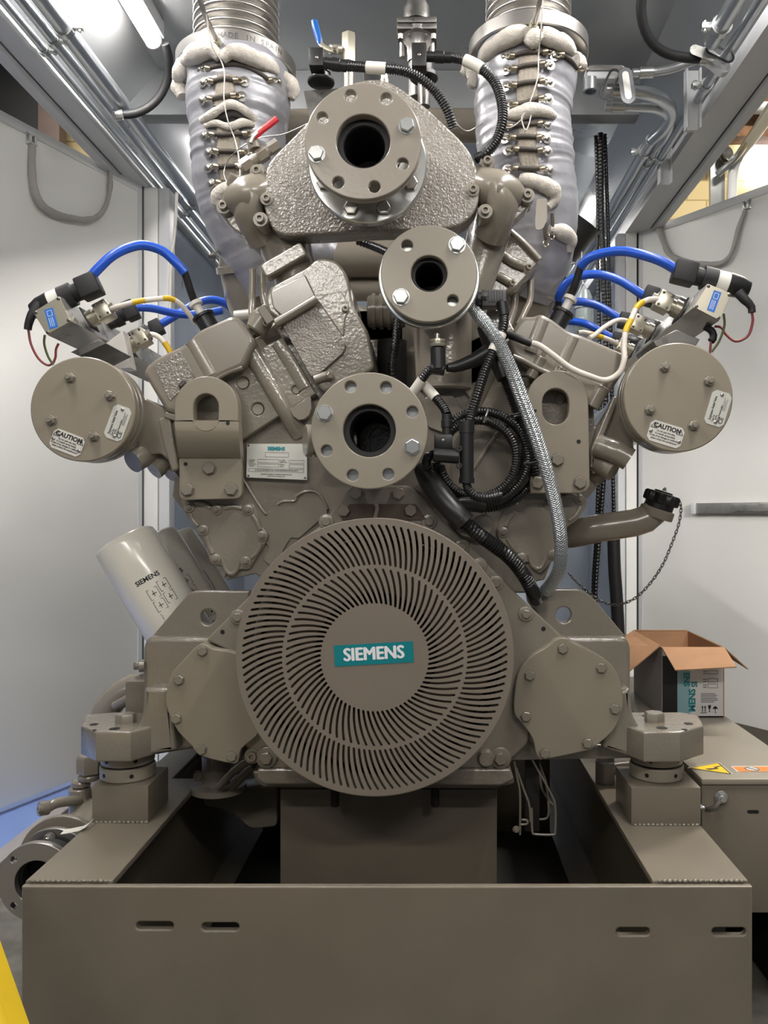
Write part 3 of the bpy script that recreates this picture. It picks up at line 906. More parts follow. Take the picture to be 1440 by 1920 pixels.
# open carton on the cabinet lid
def carton():
    t = thing('cardboard_box', 'open cardboard carton with printed white sides standing on the taupe metal cabinet', 'box', (0.97, 3.2, 0.6905))
    x0, x1, y0, y1, z0, z1 = 0.862, 1.088, 3.0, 3.42, 0.6908, 0.952
    th = 0.004
    box('bottom', (x0, y0, z0), (x1, y1, z0 + th), 'cardboard', t, 0)
    bm = bmesh.new()
    b_box(bm, (x0, y0, z0), (x1, y0 + th, z1))
    mk('front_side', bm, 'box_white', t, None)
    box('back_side', (x0, y1 - th, z0), (x1, y1, z1), 'cardboard', t, 0)
    box('left_side', (x0 - th, y0, z0), (x0, y1, z1), 'box_grey', t, 0)
    box('right_side', (x1, y0, z0), (x1 + th, y1, z1), 'cardboard', t, 0)
    def flap(name, pts, mat='cardboard'):
        bm = bmesh.new()
        n = (pts[1] - pts[0]).cross(pts[2] - pts[0]).normalized() * 0.004
        a = [bm.verts.new(p) for p in pts]
        b = [bm.verts.new(p + n) for p in pts]
        bm.faces.new(a)
        bm.faces.new(b[::-1])
        m = len(pts)
        for i in range(m):
            bm.faces.new((a[i], a[(i + 1) % m], b[(i + 1) % m], b[i]))
        return mk(name, bm, mat, t, None)
    flap('front_flap', [Vector((x0 - 0.004, y0, z1 + 0.002)), Vector((x1 + 0.004, y0, z1 + 0.002)), Q(1381, 1250, 2.86), Q(1266, 1256, 2.86)])
    flap('left_flap', [Vector((x0 - 0.003, y0 + 0.02, z1 + 0.002)), Vector((x0 - 0.003, y1, z1 + 0.002)), Q(1150, 1210, 3.35), Q(1178, 1262, 2.98)])
    flap('right_flap', [Vector((x1 + 0.003, y0, z1 + 0.002)), Vector((x1 + 0.003, y1, z1 + 0.002)), Q(1385, 1240, 3.42), Q(1403, 1254, 3.05)])
    flap('back_flap', [Vector((x0, y1, z1 + 0.002)), Vector((x1, y1, z1 + 0.002)), Q(1290, 1194, 3.5), Q(1180, 1190, 3.5)])
    d = y0 - 0.0006
    def pt(x, y):
        q = Q(x, y, y0)
        return q.x, q.z
    def rect(name, xa, ya, xb, yb, mat, lift=0.0004):
        a, b = Q(xa, yb, y0), Q(xb, ya, y0)
        box(name, (a.x, y0 - lift - 0.0004, a.z), (b.x, y0 - lift, b.z), mat, t, 0)
    rect('black_panel', 1242, 1230, 1270, 1343, 'ink', 0.0001)
    rect('grey_band', 1270, 1230, 1294, 1345, 'teal_pale', 0.0001)
    F0 = lambda x, y, rot=0: Matrix.Translation(Q(x, y, y0) - Vector((0, 0.0008, 0))) @ FRONT @ Matrix.Rotation(rot, 4, 'Z')
    text('print_word', 'SIE', F0(1284, 1318, R(90)), 0.034, 'teal_pale', t, 0.0012)
    text('print_word', 'MENS', F0(1298, 1313, R(90)), 0.034, 'teal_print', t, 0.0014)
    text('print_word', 'ENS', F0(1287, 1274, R(-90)), 0.030, 'teal_print', t, 0.0012)
    text('print_word', 'IS', F0(1301, 1283, R(-90)), 0.030, 'teal_print', t, 0.0012)
    bm = bmesh.new()
    for (xa, ya, xb, yb) in ((1327, 1257, 1346, 1264), (1327, 1272, 1346, 1279), (1327, 1282, 1346, 1290)):
        a, b = Q(xa, yb, y0), Q(xb, ya, y0)
        b_outline(bm, Matrix.Translation((0, y0 - 0.0002, 0)) @ FRONT, a.x, a.z, b.x, b.z, 0.0012, 0.0006)
    mk('tick_boxes', bm, 'ink', t, None)
    bm = bmesh.new()
    random.seed(3)
    for k, y in enumerate((1258, 1262, 1273, 1277, 1284, 1288)):
        a, b = Q(1318, y + 1.4, y0), Q(1325, y, y0)
        b_rect(bm, Matrix.Translation((0, y0 - 0.0002, 0)) @ FRONT, a.x, a.z, b.x, b.z)
    for k in range(6):
        y = 1300 + k * 3.1
        a, b = Q(1314, y + 1.2, y0), Q(1314 + random.uniform(24, 36), y, y0)
        b_rect(bm, Matrix.Translation((0, y0 - 0.0002, 0)) @ FRONT, a.x, a.z, b.x, b.z)
    mk('small_print', bm, 'ink_grey', t, None)
    # handling symbols: arrows, glass, umbrella
    bm = bmesh.new()
    def poly(pts):
        vs = [bm.verts.new(Q(x, y, y0) - Vector((0, 0.0008, 0))) for x, y in pts]
        bm.faces.new(vs)
    for x in (1317, 1322):
        poly([(x - .7, 1335), (x + .7, 1335), (x + .7, 1326), (x - .7, 1326)])
        poly([(x - 2, 1327), (x + 2, 1327), (x, 1322.5)])
    poly([(1313.5, 1337), (1325, 1337), (1325, 1336), (1313.5, 1336)])
    poly([(1327.5, 1322), (1333, 1322), (1332.4, 1328), (1330.9, 1329.5), (1330.9, 1334), (1333, 1335), (1327.5, 1335), (1329.6, 1334), (1329.6, 1329.5), (1328.1, 1328)])
    poly([(1336, 1330), (1337.5, 1326), (1341, 1323.5), (1344.5, 1326), (1346, 1330), (1343.5, 1328.7), (1341, 1330), (1338.5, 1328.7)])
    poly([(1340.5, 1330), (1341.5, 1330), (1341.5, 1336), (1343, 1336), (1343, 1337), (1340.5, 1337)])
    mk('handling_symbols', bm, 'ink', t, None)
carton()
# black mat on the floor behind the cabinet
tag(box('rubber_mat', (1.72, 4.75, 0.001), (3.2, 6.2, 0.03), 'ink', None, 0.004), 'black mat on the floor behind the taupe cabinet', 'mat')
# pipe fitting on the right deck
def deck_fitting():
    t = thing('drain_fitting', 'taupe pipe elbow with an open nut on the deck beside the right pedestal', 'fitting', Q(1135, 1470, 2.62))
    d = 2.62
    lathe('socket', [(0, 0), (0.03, 0), (0.032, 0.004), (0.032, 0.07), (0, 0.07)], Q(1135, 1467, d), (0, 0, 1), 'paint', t)
    rod('branch', Q(1140, 1440, d), Q(1195, 1432, d), 0.026, 'paint', t)
    bm = bmesh.new()
    b_lathe(bm, [(0.021, 0.0705), (0.030, 0.0705), (0.030, 0.088), (0.021, 0.088), (0.021, 0.0705)], frame(Q(1135, 1467, d), (0, 0, 1)), 6)
    mk('nut', bm, 'zinc', t)
deck_fitting()
# white label strip curling off the left deck
def strip():
    z = 0.573
    pts = [(113, 1571), (130, 1571), (148, 1569), (160, 1563), (169, 1556)]
    bm = bmesh.new()
    prev = None
    for i, (x, y) in enumerate(pts):
        d = 2.19 + 0.01 * i
        lift = max(0, i - 1) ** 2 * 0.0018
        base = Q(x, 965 + (EYE - z) * F / d, d)
        a = bm.verts.new(base + Vector((0, 0, lift + 0.001)))
        b = bm.verts.new(base + Vector((-0.003, 0.034, lift + 0.001)))
        a2 = bm.verts.new(a.co + Vector((0, 0, 0.0012)))
        b2 = bm.verts.new(b.co + Vector((0, 0, 0.0012)))
        row = (a, b, b2, a2)
        if prev:
            for k in range(4):
                bm.faces.new((prev[k], prev[(k + 1) % 4], row[(k + 1) % 4], row[k]))
        else:
            bm.faces.new(row)
        prev = row
    bm.faces.new(prev[::-1])
    tag(mk('paper_strip', bm, 'white_tag', None, 60), 'curling white strip lying on the left deck of the skid', 'strip')
strip()
# ================================================================== pipe flange and valve left of the skid
def side_valve():
    t = thing('butterfly_valve', 'flanged butterfly valve with a round neck standing beside the skid at the left edge', 'valve', (-1.085, 2.3, 0.30))
    c = Q(72, 1652, 2.19)
    def ring(name, y, ro, ri, th, mat, holes=True, cx=c.x, cz=c.z):
        M = Matrix.Translation((cx, y + th, cz)) @ FRONT
        lp = [circ(0, 0, ro, 48), circ(0, 0, ri, 40)]
        if holes:
            lp += [circ(ro * 0.82 * math.cos(R(a)), ro * 0.82 * math.sin(R(a)), 0.009, 14) for a in (45, 135, 225, 315)]
        slab(name, lp, M, th, mat, t, 0.002)
    ring('flange', 2.18, 0.108, 0.060, 0.022, 'steel')
    ring('seat_ring', 2.21, 0.090, 0.055, 0.05, 'gasket', False)
    ring('flange', 2.27, 0.112, 0.060, 0.02, 'steel', True, c.x + 0.005)
    ring('flange', 2.32, 0.128, 0.060, 0.02, 'paint', False, c.x + 0.005)
    rod('pipe', (c.x + 0.005, 2.345, c.z), (c.x + 0.005, 2.75, c.z + 0.01), 0.085, 'paint', t, 32)
    slab('bore', [circ(0, 0, 0.0598, 40)], Matrix.Translation((c.x, 2.26, c.z)) @ FRONT, 0.004, 'bore', t, 0)
    inst('bolt', FAST['nut'], 'steel', Q(93, 1571, 2.265), BACK, 0.014, t)
    tube('lug_arm', [(90, 1514, 2.50), (105, 1506, 2.52), (130, 1502, 2.56), (150, 1500, 2.6)], 0.016, 'paint', t)
    lathe('lug', [(0, 0), (0.02, 0), (0.022, 0.004), (0.022, 0.03), (0, 0.03)], Q(92, 1514, 2.50), (-0.75, -0.65, 0.1), 'paint', t, 20)
    inst('bolt', FAST['socket'], 'paint', Q(91, 1514, 2.49) + Vector((-0.012, -0.014, 0)), (-0.75, -0.65, 0.1), 0.013, t)
    d = 2.62
    rod('neck', Q(150, 1535, d), Q(150, 1476, d), 0.035, 'paint', t, 24, 0.004)
    rod('neck_collar', Q(152, 1475.5, d), Q(152, 1462, d), 0.03, 'paint', t, 24, 0.006)
    bm = bmesh.new()
    b_lathe(bm, [(0, 0), (0.040, 0), (0.040, 0.05), (0.034, 0.058), (0, 0.058)], frame(Q(168, 1448, d), (0, 0, 1)), 6)
    mk('hex_nut', bm, 'paint', t)
    lathe('nut_collar', [(0, 0), (0.032, 0), (0.036, 0.006), (0.036, 0.014), (0.03, 0.02), (0, 0.02)], Q(168, 1461.5, d), (0, 0, 1), 'paint', t)
side_valve()
# pipe elbow left of the engine
def elbow():
    t = thing('drain_elbow', 'glossy taupe pipe elbow emerging left of the engine below the oil filters', 'pipe', Q(190, 1400, 3.0))
    tube('pipe', [(300, 1286, 3.0), (262, 1285, 3.0), (235, 1295, 3.0), (208, 1318, 3.0), (193, 1350, 3.0), (188, 1400, 3.0), (188, 1470, 3.0)], 0.050, 'paint', t, seg=24)
    tube('stay', [(216, 1323, 2.93), (240, 1310, 2.90), (275, 1293, 2.88)], 0.016, 'paint', t)
    inst('bolt', FAST['nut'], 'paint', Q(272, 1248, 2.62), (-1, -0.3, 0), 0.022, t)
elbow()
# yellow rail poking into the corner
def yellow_rail():
    t = thing('step_ladder', 'yellow plastic ladder rail poking into the bottom left corner', 'ladder', Q(-40, 1990, 1.42))
    a, b = Q(-82, 1715, 1.55), Q(6, 1985, 1.40)
    v = (b - a).normalized()
    foot = a + v * (-a.z / v.z)
    top = a - v * 0.75
    M = frame(top, v, (0, -1, 0))
    L = (foot - top).length
    bm = bmesh.new()
    b_box(bm, (-0.03, -0.02, 0), (0.016, 0.0, L), 0.004, M)
    mk('front_flange', bm, 'safety_yellow', t)
    bm = bmesh.new()
    b_box(bm, (-0.03, -0.09, 0), (-0.008, -0.0205, L), 0.004, M)
    mk('rail_web', bm, 'safety_yellow', t)
    for k in (0.3, 0.6, 0.9):
        p = top + (foot - top) * k
        box('rung', (p.x - 0.45, p.y + 0.01, p.z - 0.012), (p.x - 0.03, p.y + 0.08, p.z + 0.012), 'aluminium', t, 0.004)
yellow_rail()
# ================================================================== engine castings
def mir(pts, c=725.5):
    return [(2 * c - x, y) for x, y in pts][::-1]
def engine():
    t = thing('gas_engine', 'large taupe painted vee engine standing on the skid', 'engine', (-0.15, 2.4, 0.55))
    # crankcase: a vee seen from its end, running well back
    block = [(323, 930), (331, 860), (453, 823), (560, 758), (640, 735), (760, 735), (800, 715), (880, 690), (1000, 760), (1105, 800), (1105, 880), (1121, 912), (1062, 985), (1021, 1087), (1000, 1092), (985, 1112), (900, 1112), (560, 1130), (520, 1100), (478, 1076), (425, 1088), (372, 1000), (345, 960)]
    plate('crankcase', [block], 2.42, 2.3, 'paint_cast', t, 0.006)
    # dark gallery closing the vee between the banks, well behind
    plate('vee_gallery', [[(470, 590), (600, 540), (720, 590), (900, 560), (960, 600), (900, 800), (560, 800)]], 2.75, 1.6, 'paint_cast', t, 0.01)
    plate('vee_gallery', [[(470, 640), (520, 600), (640, 690), (620, 780), (480, 700)]], 2.44, 0.5, 'paint_cast', t, 0.008)
    # pad raised on the left of the crankcase
    plate('front_pad', [rounded([(453, 898), (497, 961), (506, 958), (516, 948), (532, 939), (553, 940), (570, 925), (590, 922), (603, 934), (615, 962), (560, 1010), (545, 1008), (533, 1028), (520, 1055), (500, 1020), (455, 1000), (420, 1085), (370, 1000), (340, 950), (336, 938)], 3)], 2.413, 0.01, 'paint', t, 0.002)
    plate('pad_recess', [rounded([(511, 1008), (520, 1012), (526, 1028), (531, 1034), (520, 1056), (509, 1062), (494, 1050), (502, 1030)], 5)], 2.411, 0.004, 'paint_cast', t, 0.001)
    # raised cast edges
    def ridge(pts, d, r, mat='paint_cast'):
        tube('casting_rib', pts, U(r, d), mat, t, seg=10)
    ridge([(455, 897, 2.411), (470, 922, 2.411), (485, 946, 2.411), (497, 962, 2.411), (501, 963, 2.411)], 2.41, 3)
    ridge([(520, 946, 2.411), (532, 940, 2.411), (553, 939, 2.411), (556, 930, 2.411), (572, 922, 2.411), (590, 922, 2.411), (603, 932, 2.411), (614, 955, 2.411)], 2.41, 2.6)
    # cylinder heads, one at the end of each bank
    headL = [(330, 775), (404, 708), (454, 685), (480, 655), (530, 633), (592, 738), (543, 767), (453, 825), (335, 880)]
    h = plate('cylinder_head', [headL, circ(455, 718, 12, 24), circ(483, 767, 12, 24), circ(555, 731, 8.5, 20)], 2.385, 0.27, 'paint_cast', t, 0.004)
    for cx, cy, r in ((455, 718, 12), (483, 767, 12), (555, 731, 8.5)):
        plate('core_plug', [circ(cx, cy, r * 0.93, 24)], 2.393, 0.01, 'paint_machined', h, 0.002)
    tube('bolt_boss', [(468, 656, 2.385), (480, 675, 2.385), (510, 726, 2.385), (540, 778, 2.395), (562, 815, 2.428)], U(17, 2.38), 'paint_cast', h, seg=20, flat=0.8)
    tube('bolt_boss', [(520, 642, 2.385), (540, 672, 2.385), (572, 728, 2.39)], U(13, 2.38), 'paint_cast', h, seg=16, flat=0.5)
    # the right head mostly hides behind hoses and the lug
    headR = [(862, 720), (878, 640), (955, 600), (1000, 690), (1110, 735), (1116, 800), (1140, 780), (1125, 890), (1085, 850), (1000, 790), (920, 800)]
    h = plate('cylinder_head', [headR, circ(984, 716, 11, 24)], 2.40, 0.27, 'paint_cast', t, 0.004)
    plate('core_plug', [circ(984, 716, 10, 24)], 2.408, 0.01, 'paint_machined', h, 0.002)
    plate('core_plug', [circ(1050, 748, 9, 24)], 2.394, 0.01, 'paint_machined', h, 0.002)
    tube('bolt_boss', [(945, 640, 2.40), (920, 690, 2.40), (885, 770, 2.41), (850, 840, 2.42)], U(15, 2.4), 'paint_cast', h, seg=16, flat=0.7)
    tube('casting_rib', [(970, 770, 2.41), (930, 815, 2.41), (888, 880, 2.415)], U(5, 2.4), 'paint_cast', t, seg=8)
    # cut-back surfaces inside the right vee
    plate('front_pad', [rounded([(795, 745), (845, 735), (880, 790), (840, 815), (800, 800)], 8)], 2.405, 0.03, 'paint', t, 0.003)
    plate('front_pad', [rounded([(845, 840), (965, 800), (970, 940), (850, 945)], 30)], 2.412, 0.03, 'paint', t, 0.003)
    lathe('round_boss', [(0, 0), (0.03, 0), (0.033, 0.006), (0.033, 0.06), (0, 0.06)], Q(905, 985, 2.36), (0, 1, 0), 'paint', t, 28)
    lathe('round_boss', [(0, 0), (0.05, 0), (0.055, 0.006), (0.055, 0.08), (0, 0.08)], Q(880, 975, 2.38), (0, 1, 0), 'paint_cast', t, 28)
    # half-round lip beside the lower flange
    plate('half_round_lip', [[(543, 767), (582, 742), (584, 765), (580, 778), (571, 786), (560, 788), (549, 780)]], 2.375, 0.03, 'paint', t, 0.002)
    # hex plugs at the head joints
    for (x, y, ax, r) in ((462, 657, (-0.55, -0.15, 0.8), 21), (490, 652, (-0.55, -0.1, 0.8), 12)):
        bm = bmesh.new()
        q = Q(x, y, 2.40)
        b_lathe(bm, [(0, -0.02), (U(r, 2.4), -0.02), (U(r, 2.4), 0.022), (U(r * 0.9, 2.4), 0.027), (0, 0.027)], frame(q, ax), 6)
        mk('hex_plug', bm, 'paint', t)
    for (x, y, ax, r) in ((1010, 680, (0.45, -0.1, 0.85), 12), (1048, 700, (0.45, -0.1, 0.85), 12), (1124, 735, (0.45, -0.1, 0.85), 15)):
        q = Q(x, y, 2.36)
        rod('stud_boss', q - Vector(ax).normalized() * 0.05, q + Vector(ax).normalized() * 0.018, U(r, 2.4), 'paint', t, 20, 0.002)
        bm = bmesh.new()
        b_lathe(bm, [(0, 0.0185), (U(r * 0.6, 2.4), 0.0185), (U(r * 0.6, 2.4), 0.034), (0, 0.036)], frame(q, ax), 6)
        mk('hex_plug', bm, 'paint', t)
    # sump under the flywheel housing
    bx = Q(525, 1480, 2.47)
    b2 = Q(932, 1480, 2.47)
    box('oil_sump', (bx.x, 2.47, 0.2), (b2.x, 4.3, bx.z), 'paint_skid', t, 0.006)
    plate('sump_flange', [rounded([(472, 1445), (962, 1452), (966, 1470), (930, 1479), (495, 1477), (480, 1468)], 7)], 2.36, 2.0, 'paint_cast', t, 0.006)
    return t
ENG = engine()
# ------------------------------------------------------------------ valve covers
def valve_cover_left():
    t = thing('valve_cover', 'smooth rounded valve cover on the left bank behind the lifting lug', 'valve cover', Q(380, 760, 2.36))
    out = rounded([(268, 700), (273, 687), (292, 671), (350, 643), (370, 620), (432, 592), (448, 594), (479, 640), (457, 687), (408, 708), (333, 778), (311, 772)], [8, 8, 12, 18, 14, 10, 8, 10, 6, 10, 4, 6])
    c = plate('shell', [out], 2.335, 0.24, 'paint', t, 0.014, res=4)
    plate('end_panel', [rounded([(288, 686), (338, 658), (366, 707), (318, 752)], 4)], 2.3325, 0.004, 'paint_orange_peel', t, 0.001)
    tube('flute', [(360, 640, 2.34), (378, 672, 2.34), (396, 704, 2.34)], U(14, 2.34), 'paint', t, seg=16, flat=0.4)
    tube('rim', [(404, 711, 2.345), (430, 697, 2.345), (455, 689, 2.345)], U(5, 2.34), 'paint', t, seg=10)
    plate('rim', [rounded([(310, 772), (333, 778), (330, 790), (306, 782)], 3)], 2.34, 0.2, 'paint', t, 0.003)
    inst('bolt', FAST['hex'], 'steel_dark', Q(343, 722, 2.33), (-0.5, -0.6, 0.5), 0.012, t)
valve_cover_left()
def valve_cover_right():
    t = thing('valve_cover', 'smooth rounded valve cover on the right bank under the pale looping cable', 'valve cover', Q(1060, 720, 2.36))
    out = rounded([(962, 667), (952, 640), (968, 608), (980, 592), (1000, 593), (1015, 587), (1035, 597), (1065, 620), (1090, 627), (1182, 668), (1175, 690), (1145, 735), (1110, 760), (1040, 712), (990, 690)], [8, 8, 8, 8, 8, 8, 14, 18, 14, 12, 8, 10, 8, 12, 8])
    plate('shell', [out], 2.35, 0.24, 'paint', t, 0.014, res=4)
    tube('flute', [(1018, 600, 2.352), (1008, 625, 2.352), (994, 660, 2.352)], U(13, 2.35), 'paint', t, seg=16, flat=0.4)
    tube('flute', [(1075, 632, 2.352), (1060, 665, 2.352), (1046, 700, 2.352)], U(12, 2.35), 'paint', t, seg=16, flat=0.4)
    tube('rim', [(962, 668, 2.345), (985, 678, 2.345), (1010, 692, 2.345), (1030, 700, 2.345)], U(5, 2.35), 'paint', t, seg=10)
valve_cover_right()
# ------------------------------------------------------------------ induction castings in the vee
def induction():
    t = thing('induction_housing', 'angular cast housing leaning in the vee above the engine nameplate', 'housing', Q(600, 735, 2.4))
    out = rounded([(497, 560), (507, 537), (575, 500), (597, 482), (632, 488), (652, 515), (662, 570), (690, 625), (702, 690), (668, 712), (606, 735), (585, 712), (524, 600), (503, 585)], [6, 8, 4, 14, 14, 14, 10, 10, 8, 8, 8, 5, 4, 6])
    plate('casting', [out], 2.365, 0.42, 'paint_cast', t, 0.008)
    plate('side_wall', [rounded([(655, 560), (690, 622), (703, 690), (690, 712), (650, 720), (652, 640)], 6)], 2.40, 0.7, 'paint_cast', t, 0.006)
    cover = plate('cover_plate', [rounded([(527, 607), (588, 571), (648, 642), (645, 660), (600, 700), (583, 706)], [4, 4, 4, 8, 6, 4])], 2.352, 0.012, 'paint_orange_peel', t, 0.002)
    plate('upper_face', [rounded([(506, 547), (572, 514), (592, 556), (530, 594), (512, 578)], 5)], 2.355, 0.02, 'paint', t, 0.004)
    plate('upper_face', [rounded([(590, 556), (640, 545), (655, 575), (646, 600), (644, 632)], 5)], 2.357, 0.02, 'paint_cast', t, 0.003)
    a, b = Q(516, 607, 2.34), Q(594, 560, 2.34)
    rod('rod', a, b, U(8.5, 2.34), 'paint', t, 20, 0.002)
    M = F3(501, 592, 2.345, R(33))
    slab('small_flange', [rounded([(-0.013, -0.028), (0.013, -0.028), (0.013, 0.028), (-0.013, 0.028)], 0.004)], M @ Matrix.Rotation(R(-4), 4, 'Y'), 0.02, 'paint', t, 0.003)
    rod('elbow_pipe', Q(496, 595, 2.38), Q(478, 622, 2.38), U(20, 2.38), 'paint', t, 24, 0.006)
    tube('elbow_cap', [(500, 586, 2.40), (482, 592, 2.40), (477, 610, 2.40), (484, 628, 2.40)], U(13, 2.38), 'paint', t, seg=18)
    for (x, y) in ((646, 580), (521, 612), (498, 608)):
        inst('bolt', FAST['socket'], 'paint', Q(x, y, 2.355), (0.3, -0.9, 0.1), U(6, 2.35), t)
    tube('lower_boss', [(590, 712, 2.36), (606, 706, 2.36), (620, 703, 2.36)], U(9, 2.36), 'paint', t, seg=14)
    inst('bolt', FAST['hex'], 'paint', Q(618, 704, 2.345), (0.5, -0.8, 0), U(7, 2.35), t)
    return t
induction()
def header_leg(label, pts, r, fl, group=None):
    t = thing('coolant_duct', label, 'duct', Q(*pts[-1]))
    tube('duct', pts, r, 'paint_cast', t, seg=28)
    for (x, y, d, rot, w, h) in fl:
        M = F3(x, y, d, R(rot))
        slab('joint_flange', [rounded([(-w, -h), (w, -h), (w, h), (-w, h)], 0.012)], M, 0.05, 'paint_cast', t, 0.006)
    return t
header_leg('stout cast duct running down from the triangular cover to the angular housing on the left', [(520, 420, 2.50), (532, 455, 2.48), (548, 500, 2.46), (565, 540, 2.44), (580, 580, 2.44)], [0.085, 0.082, 0.072, 0.068, 0.06], [(537, 497, 2.40, 30, 0.07, 0.022)])
header_leg('stout cast duct running down from the triangular cover behind the small flange on the right', [(930, 380, 2.55), (915, 440, 2.52), (900, 500, 2.5), (885, 560, 2.5), (870, 640, 2.5)], [0.065, 0.068, 0.06, 0.055, 0.05], [])
def right_housing():
    t = thing('exhaust_elbow', 'ribbed cast elbow housing with bolts below the right silver jacket', 'housing', Q(940, 560, 2.6))
    plate('casting', [rounded([(900, 480), (955, 430), (1010, 480), (1013, 492), (990, 520), (965, 545), (905, 560), (895, 520)], 8)], 2.58, 0.2, 'paint_cast', t, 0.01)
    tube('casting_rib', [(938, 475, 2.575), (960, 490, 2.572), (985, 500, 2.57)], 0.016, 'paint_cast', t, seg=12)
    tube('casting_rib', [(918, 510, 2.575), (940, 520, 2.572), (958, 530, 2.57)], 0.014, 'paint_cast', t, seg=12)
    tube('casting_edge', [(955, 432, 2.565), (985, 458, 2.565), (1012, 487, 2.565)], 0.010, 'paint', t, seg=12)
    bolt('socket', 990, 502, 2.56, 6, 'paint', t, axis=(0.3, -0.9, 0.1))
    bolt('socket', 959, 532, 2.56, 6, 'paint', t, axis=(0.3, -0.9, 0.1))
right_housing()
# pipes crossing behind the vee
def cross_pipe(label, a, b, r, mat='paint', seg=28):
    o = rod('cross_pipe', Q(*a), Q(*b), r, mat, None, seg, 0.004)
    return tag(o, label, 'pipe')
cross_pipe('wide taupe pipe crossing at the top of the picture behind the triangular cover', (480, 238, 3.15), (930, 236, 3.15), 0.064)
cross_pipe('wide taupe pipe crossing behind the vee just below the triangular cover', (628, 486, 2.95), (780, 486, 2.95), 0.070)
cross_pipe('narrower taupe pipe crossing behind the vee under the wide one', (640, 544, 2.98), (760, 542, 2.98), 0.042)
def vee_clutter():
    t = thing('pipe_coupling', 'ringed taupe coupling in the dark of the vee left of the small flange', 'coupling', Q(715, 615, 2.6))
    rod('body', Q(690, 584, 2.62), Q(760, 584, 2.62), 0.052, 'paint', t, 32, 0.004)
    for x in (698, 712, 726):
        lathe('ring', [(0.053, 0), (0.058, 0), (0.058, 0.012), (0.053, 0.012)], Q(x, 584, 2.62), (1, 0, 0), 'paint', t, 32)
    t = thing('dark_bracket', 'dark pipe bracket deep in the vee below the coupling', 'bracket', Q(700, 690, 2.8))
    rod('post', Q(735, 740, 2.7), Q(735, 640, 2.7), 0.05, 'inner_dark', t)
    box('arm', Q(672, 640, 2.75), Q(760, 600, 2.9), 'inner_dark', t, 0.006)
    tag(tube('black_hose', [(745, 600, 2.55), (742, 640, 2.52), (735, 690, 2.5), (742, 740, 2.5)], 0.014, 'black_conduit', pitch=0.012), 'short ribbed black hose deep in the vee below the coupling', 'hose')
    tag(tube('black_hose', [(672, 452, 2.7), (700, 462, 2.68), (730, 476, 2.6), (760, 500, 2.5)], 0.014, 'black_conduit', pitch=0.012), 'ribbed black hose tucked under the triangular cover by the small flange', 'hose')
vee_clutter()
def jacket_scrap():
    bm = bmesh.new()
    b_tube(bm, [Q(570, 470, 2.95), Q(600, 470, 2.93), (Q(625, 482, 2.95)), Q(650, 505, 3.0)], 0.06, seg=28, step=0.006, disp=lambda a, s, p: 0.25 * noise.noise(p * 22) + 0.1 * noise.noise(p * 60))
    tag(mk('silver_wrap', bm, 'silver_cloth', None, 60), 'crumpled silver wrap on the pipe showing under the triangular cover', 'insulation wrap')
jacket_scrap()
# ------------------------------------------------------------------ lifting lugs
def lug_left():
    t = thing('lifting_lug', 'stepped lifting lug with a tall slot bolted on the left beside the nameplate', 'lifting lug', Q(393, 935, 2.37))
    arch = [(327, 790)] + [(387 + 60 * math.cos(R(a)), 765 + 60 * math.sin(R(a))) for a in range(180, 361, 10)] + [(447, 790)]
    plate('eye_plate', [arch, [p for p in stadium(386, 772, 47, 68)][:]], 2.29, 0.045, 'paint_flat', t, 0.003)
    # bent middle: curves from the eye plate back to the foot plate, the slot running out into it
    bm = bmesh.new()
    def strip(ys, f0, f1):
        rows = []
        for y in ys:
            d = 2.29 + 0.072 * max(0.0, (y - 800) / 62) ** 2.2
            xs = (f0(y), f1(y))
            rows.append([bm.verts.new(Q(x, y, d)) for x in xs] + [bm.verts.new(Q(x, y, d) + Vector((0, 0.04, 0))) for x in xs[::-1]])
        for A, B in zip(rows, rows[1:]):
            for i in range(4):
                bm.faces.new((A[i], A[(i + 1) % 4], B[(i + 1) % 4], B[i]))
        bm.faces.new(rows[0])
        bm.faces.new(rows[-1][::-1])
    lx = lambda y: 327 + (y - 790) * 0.12
    rx = lambda y: 447 + (y - 790) * 0.06
    hw = lambda y: 23 * math.sqrt(max(0.0, 1 - ((y - 789) / 19.5) ** 2))
    up = [790.4, 795, 799, 802, 804.5, 806.5, 808, 808.5]
    strip(up, lx, lambda y: 386 - hw(y))
    strip(up, lambda y: 386 + hw(y), rx)
    strip([808.5, 816, 824, 832, 840, 847, 853, 858, 862], lx, rx)
    mk('bend', bm, 'paint_flat', t, 40)
    plate('foot_plate', [rounded([(335, 856), (451, 856), (454, 935), (336, 938)], [2, 2, 14, 14])], 2.358, 0.03, 'paint_flat', t, 0.003)
    for (x, y) in ((393, 878), (352, 918), (434, 917)):
        bolt('hex', x, y, 2.357, 12, 'paint', t)
    for (x, y, d) in ((427, 793, 2.2885), (348, 870, 2.357)):
        plate('pin_hole', [circ(x, y, 3.6, 16)], d, 0.001, 'bore', t, 0)
lug_left()
def lug_right():
    t = thing('lifting_lug', 'flat lifting lug with a tall slot bolted on the right behind the braided hose', 'lifting lug', Q(1055, 935, 2.35))
    arch = [(990, 760)] + [(1045 + 58 * math.cos(R(a)), 752 + 58 * math.sin(R(a))) for a in range(190, 361, 10)] + [(1104, 780), (1106, 910), (1100, 920), (1088, 925), (995, 925)]
    plate('eye_plate', [arch, stadium(1042, 762, 50, 68)], 2.32, 0.03, 'paint_flat', t, 0.003)
    for (x, y) in ((1087, 905), (1007, 905), (1045, 862)):
        bolt('hex', x, y, 2.3195, 12, 'paint', t)
    plate('pin_hole', [circ(1085, 828, 4, 16)], 2.3193, 0.001, 'bore', t, 0)
lug_right()
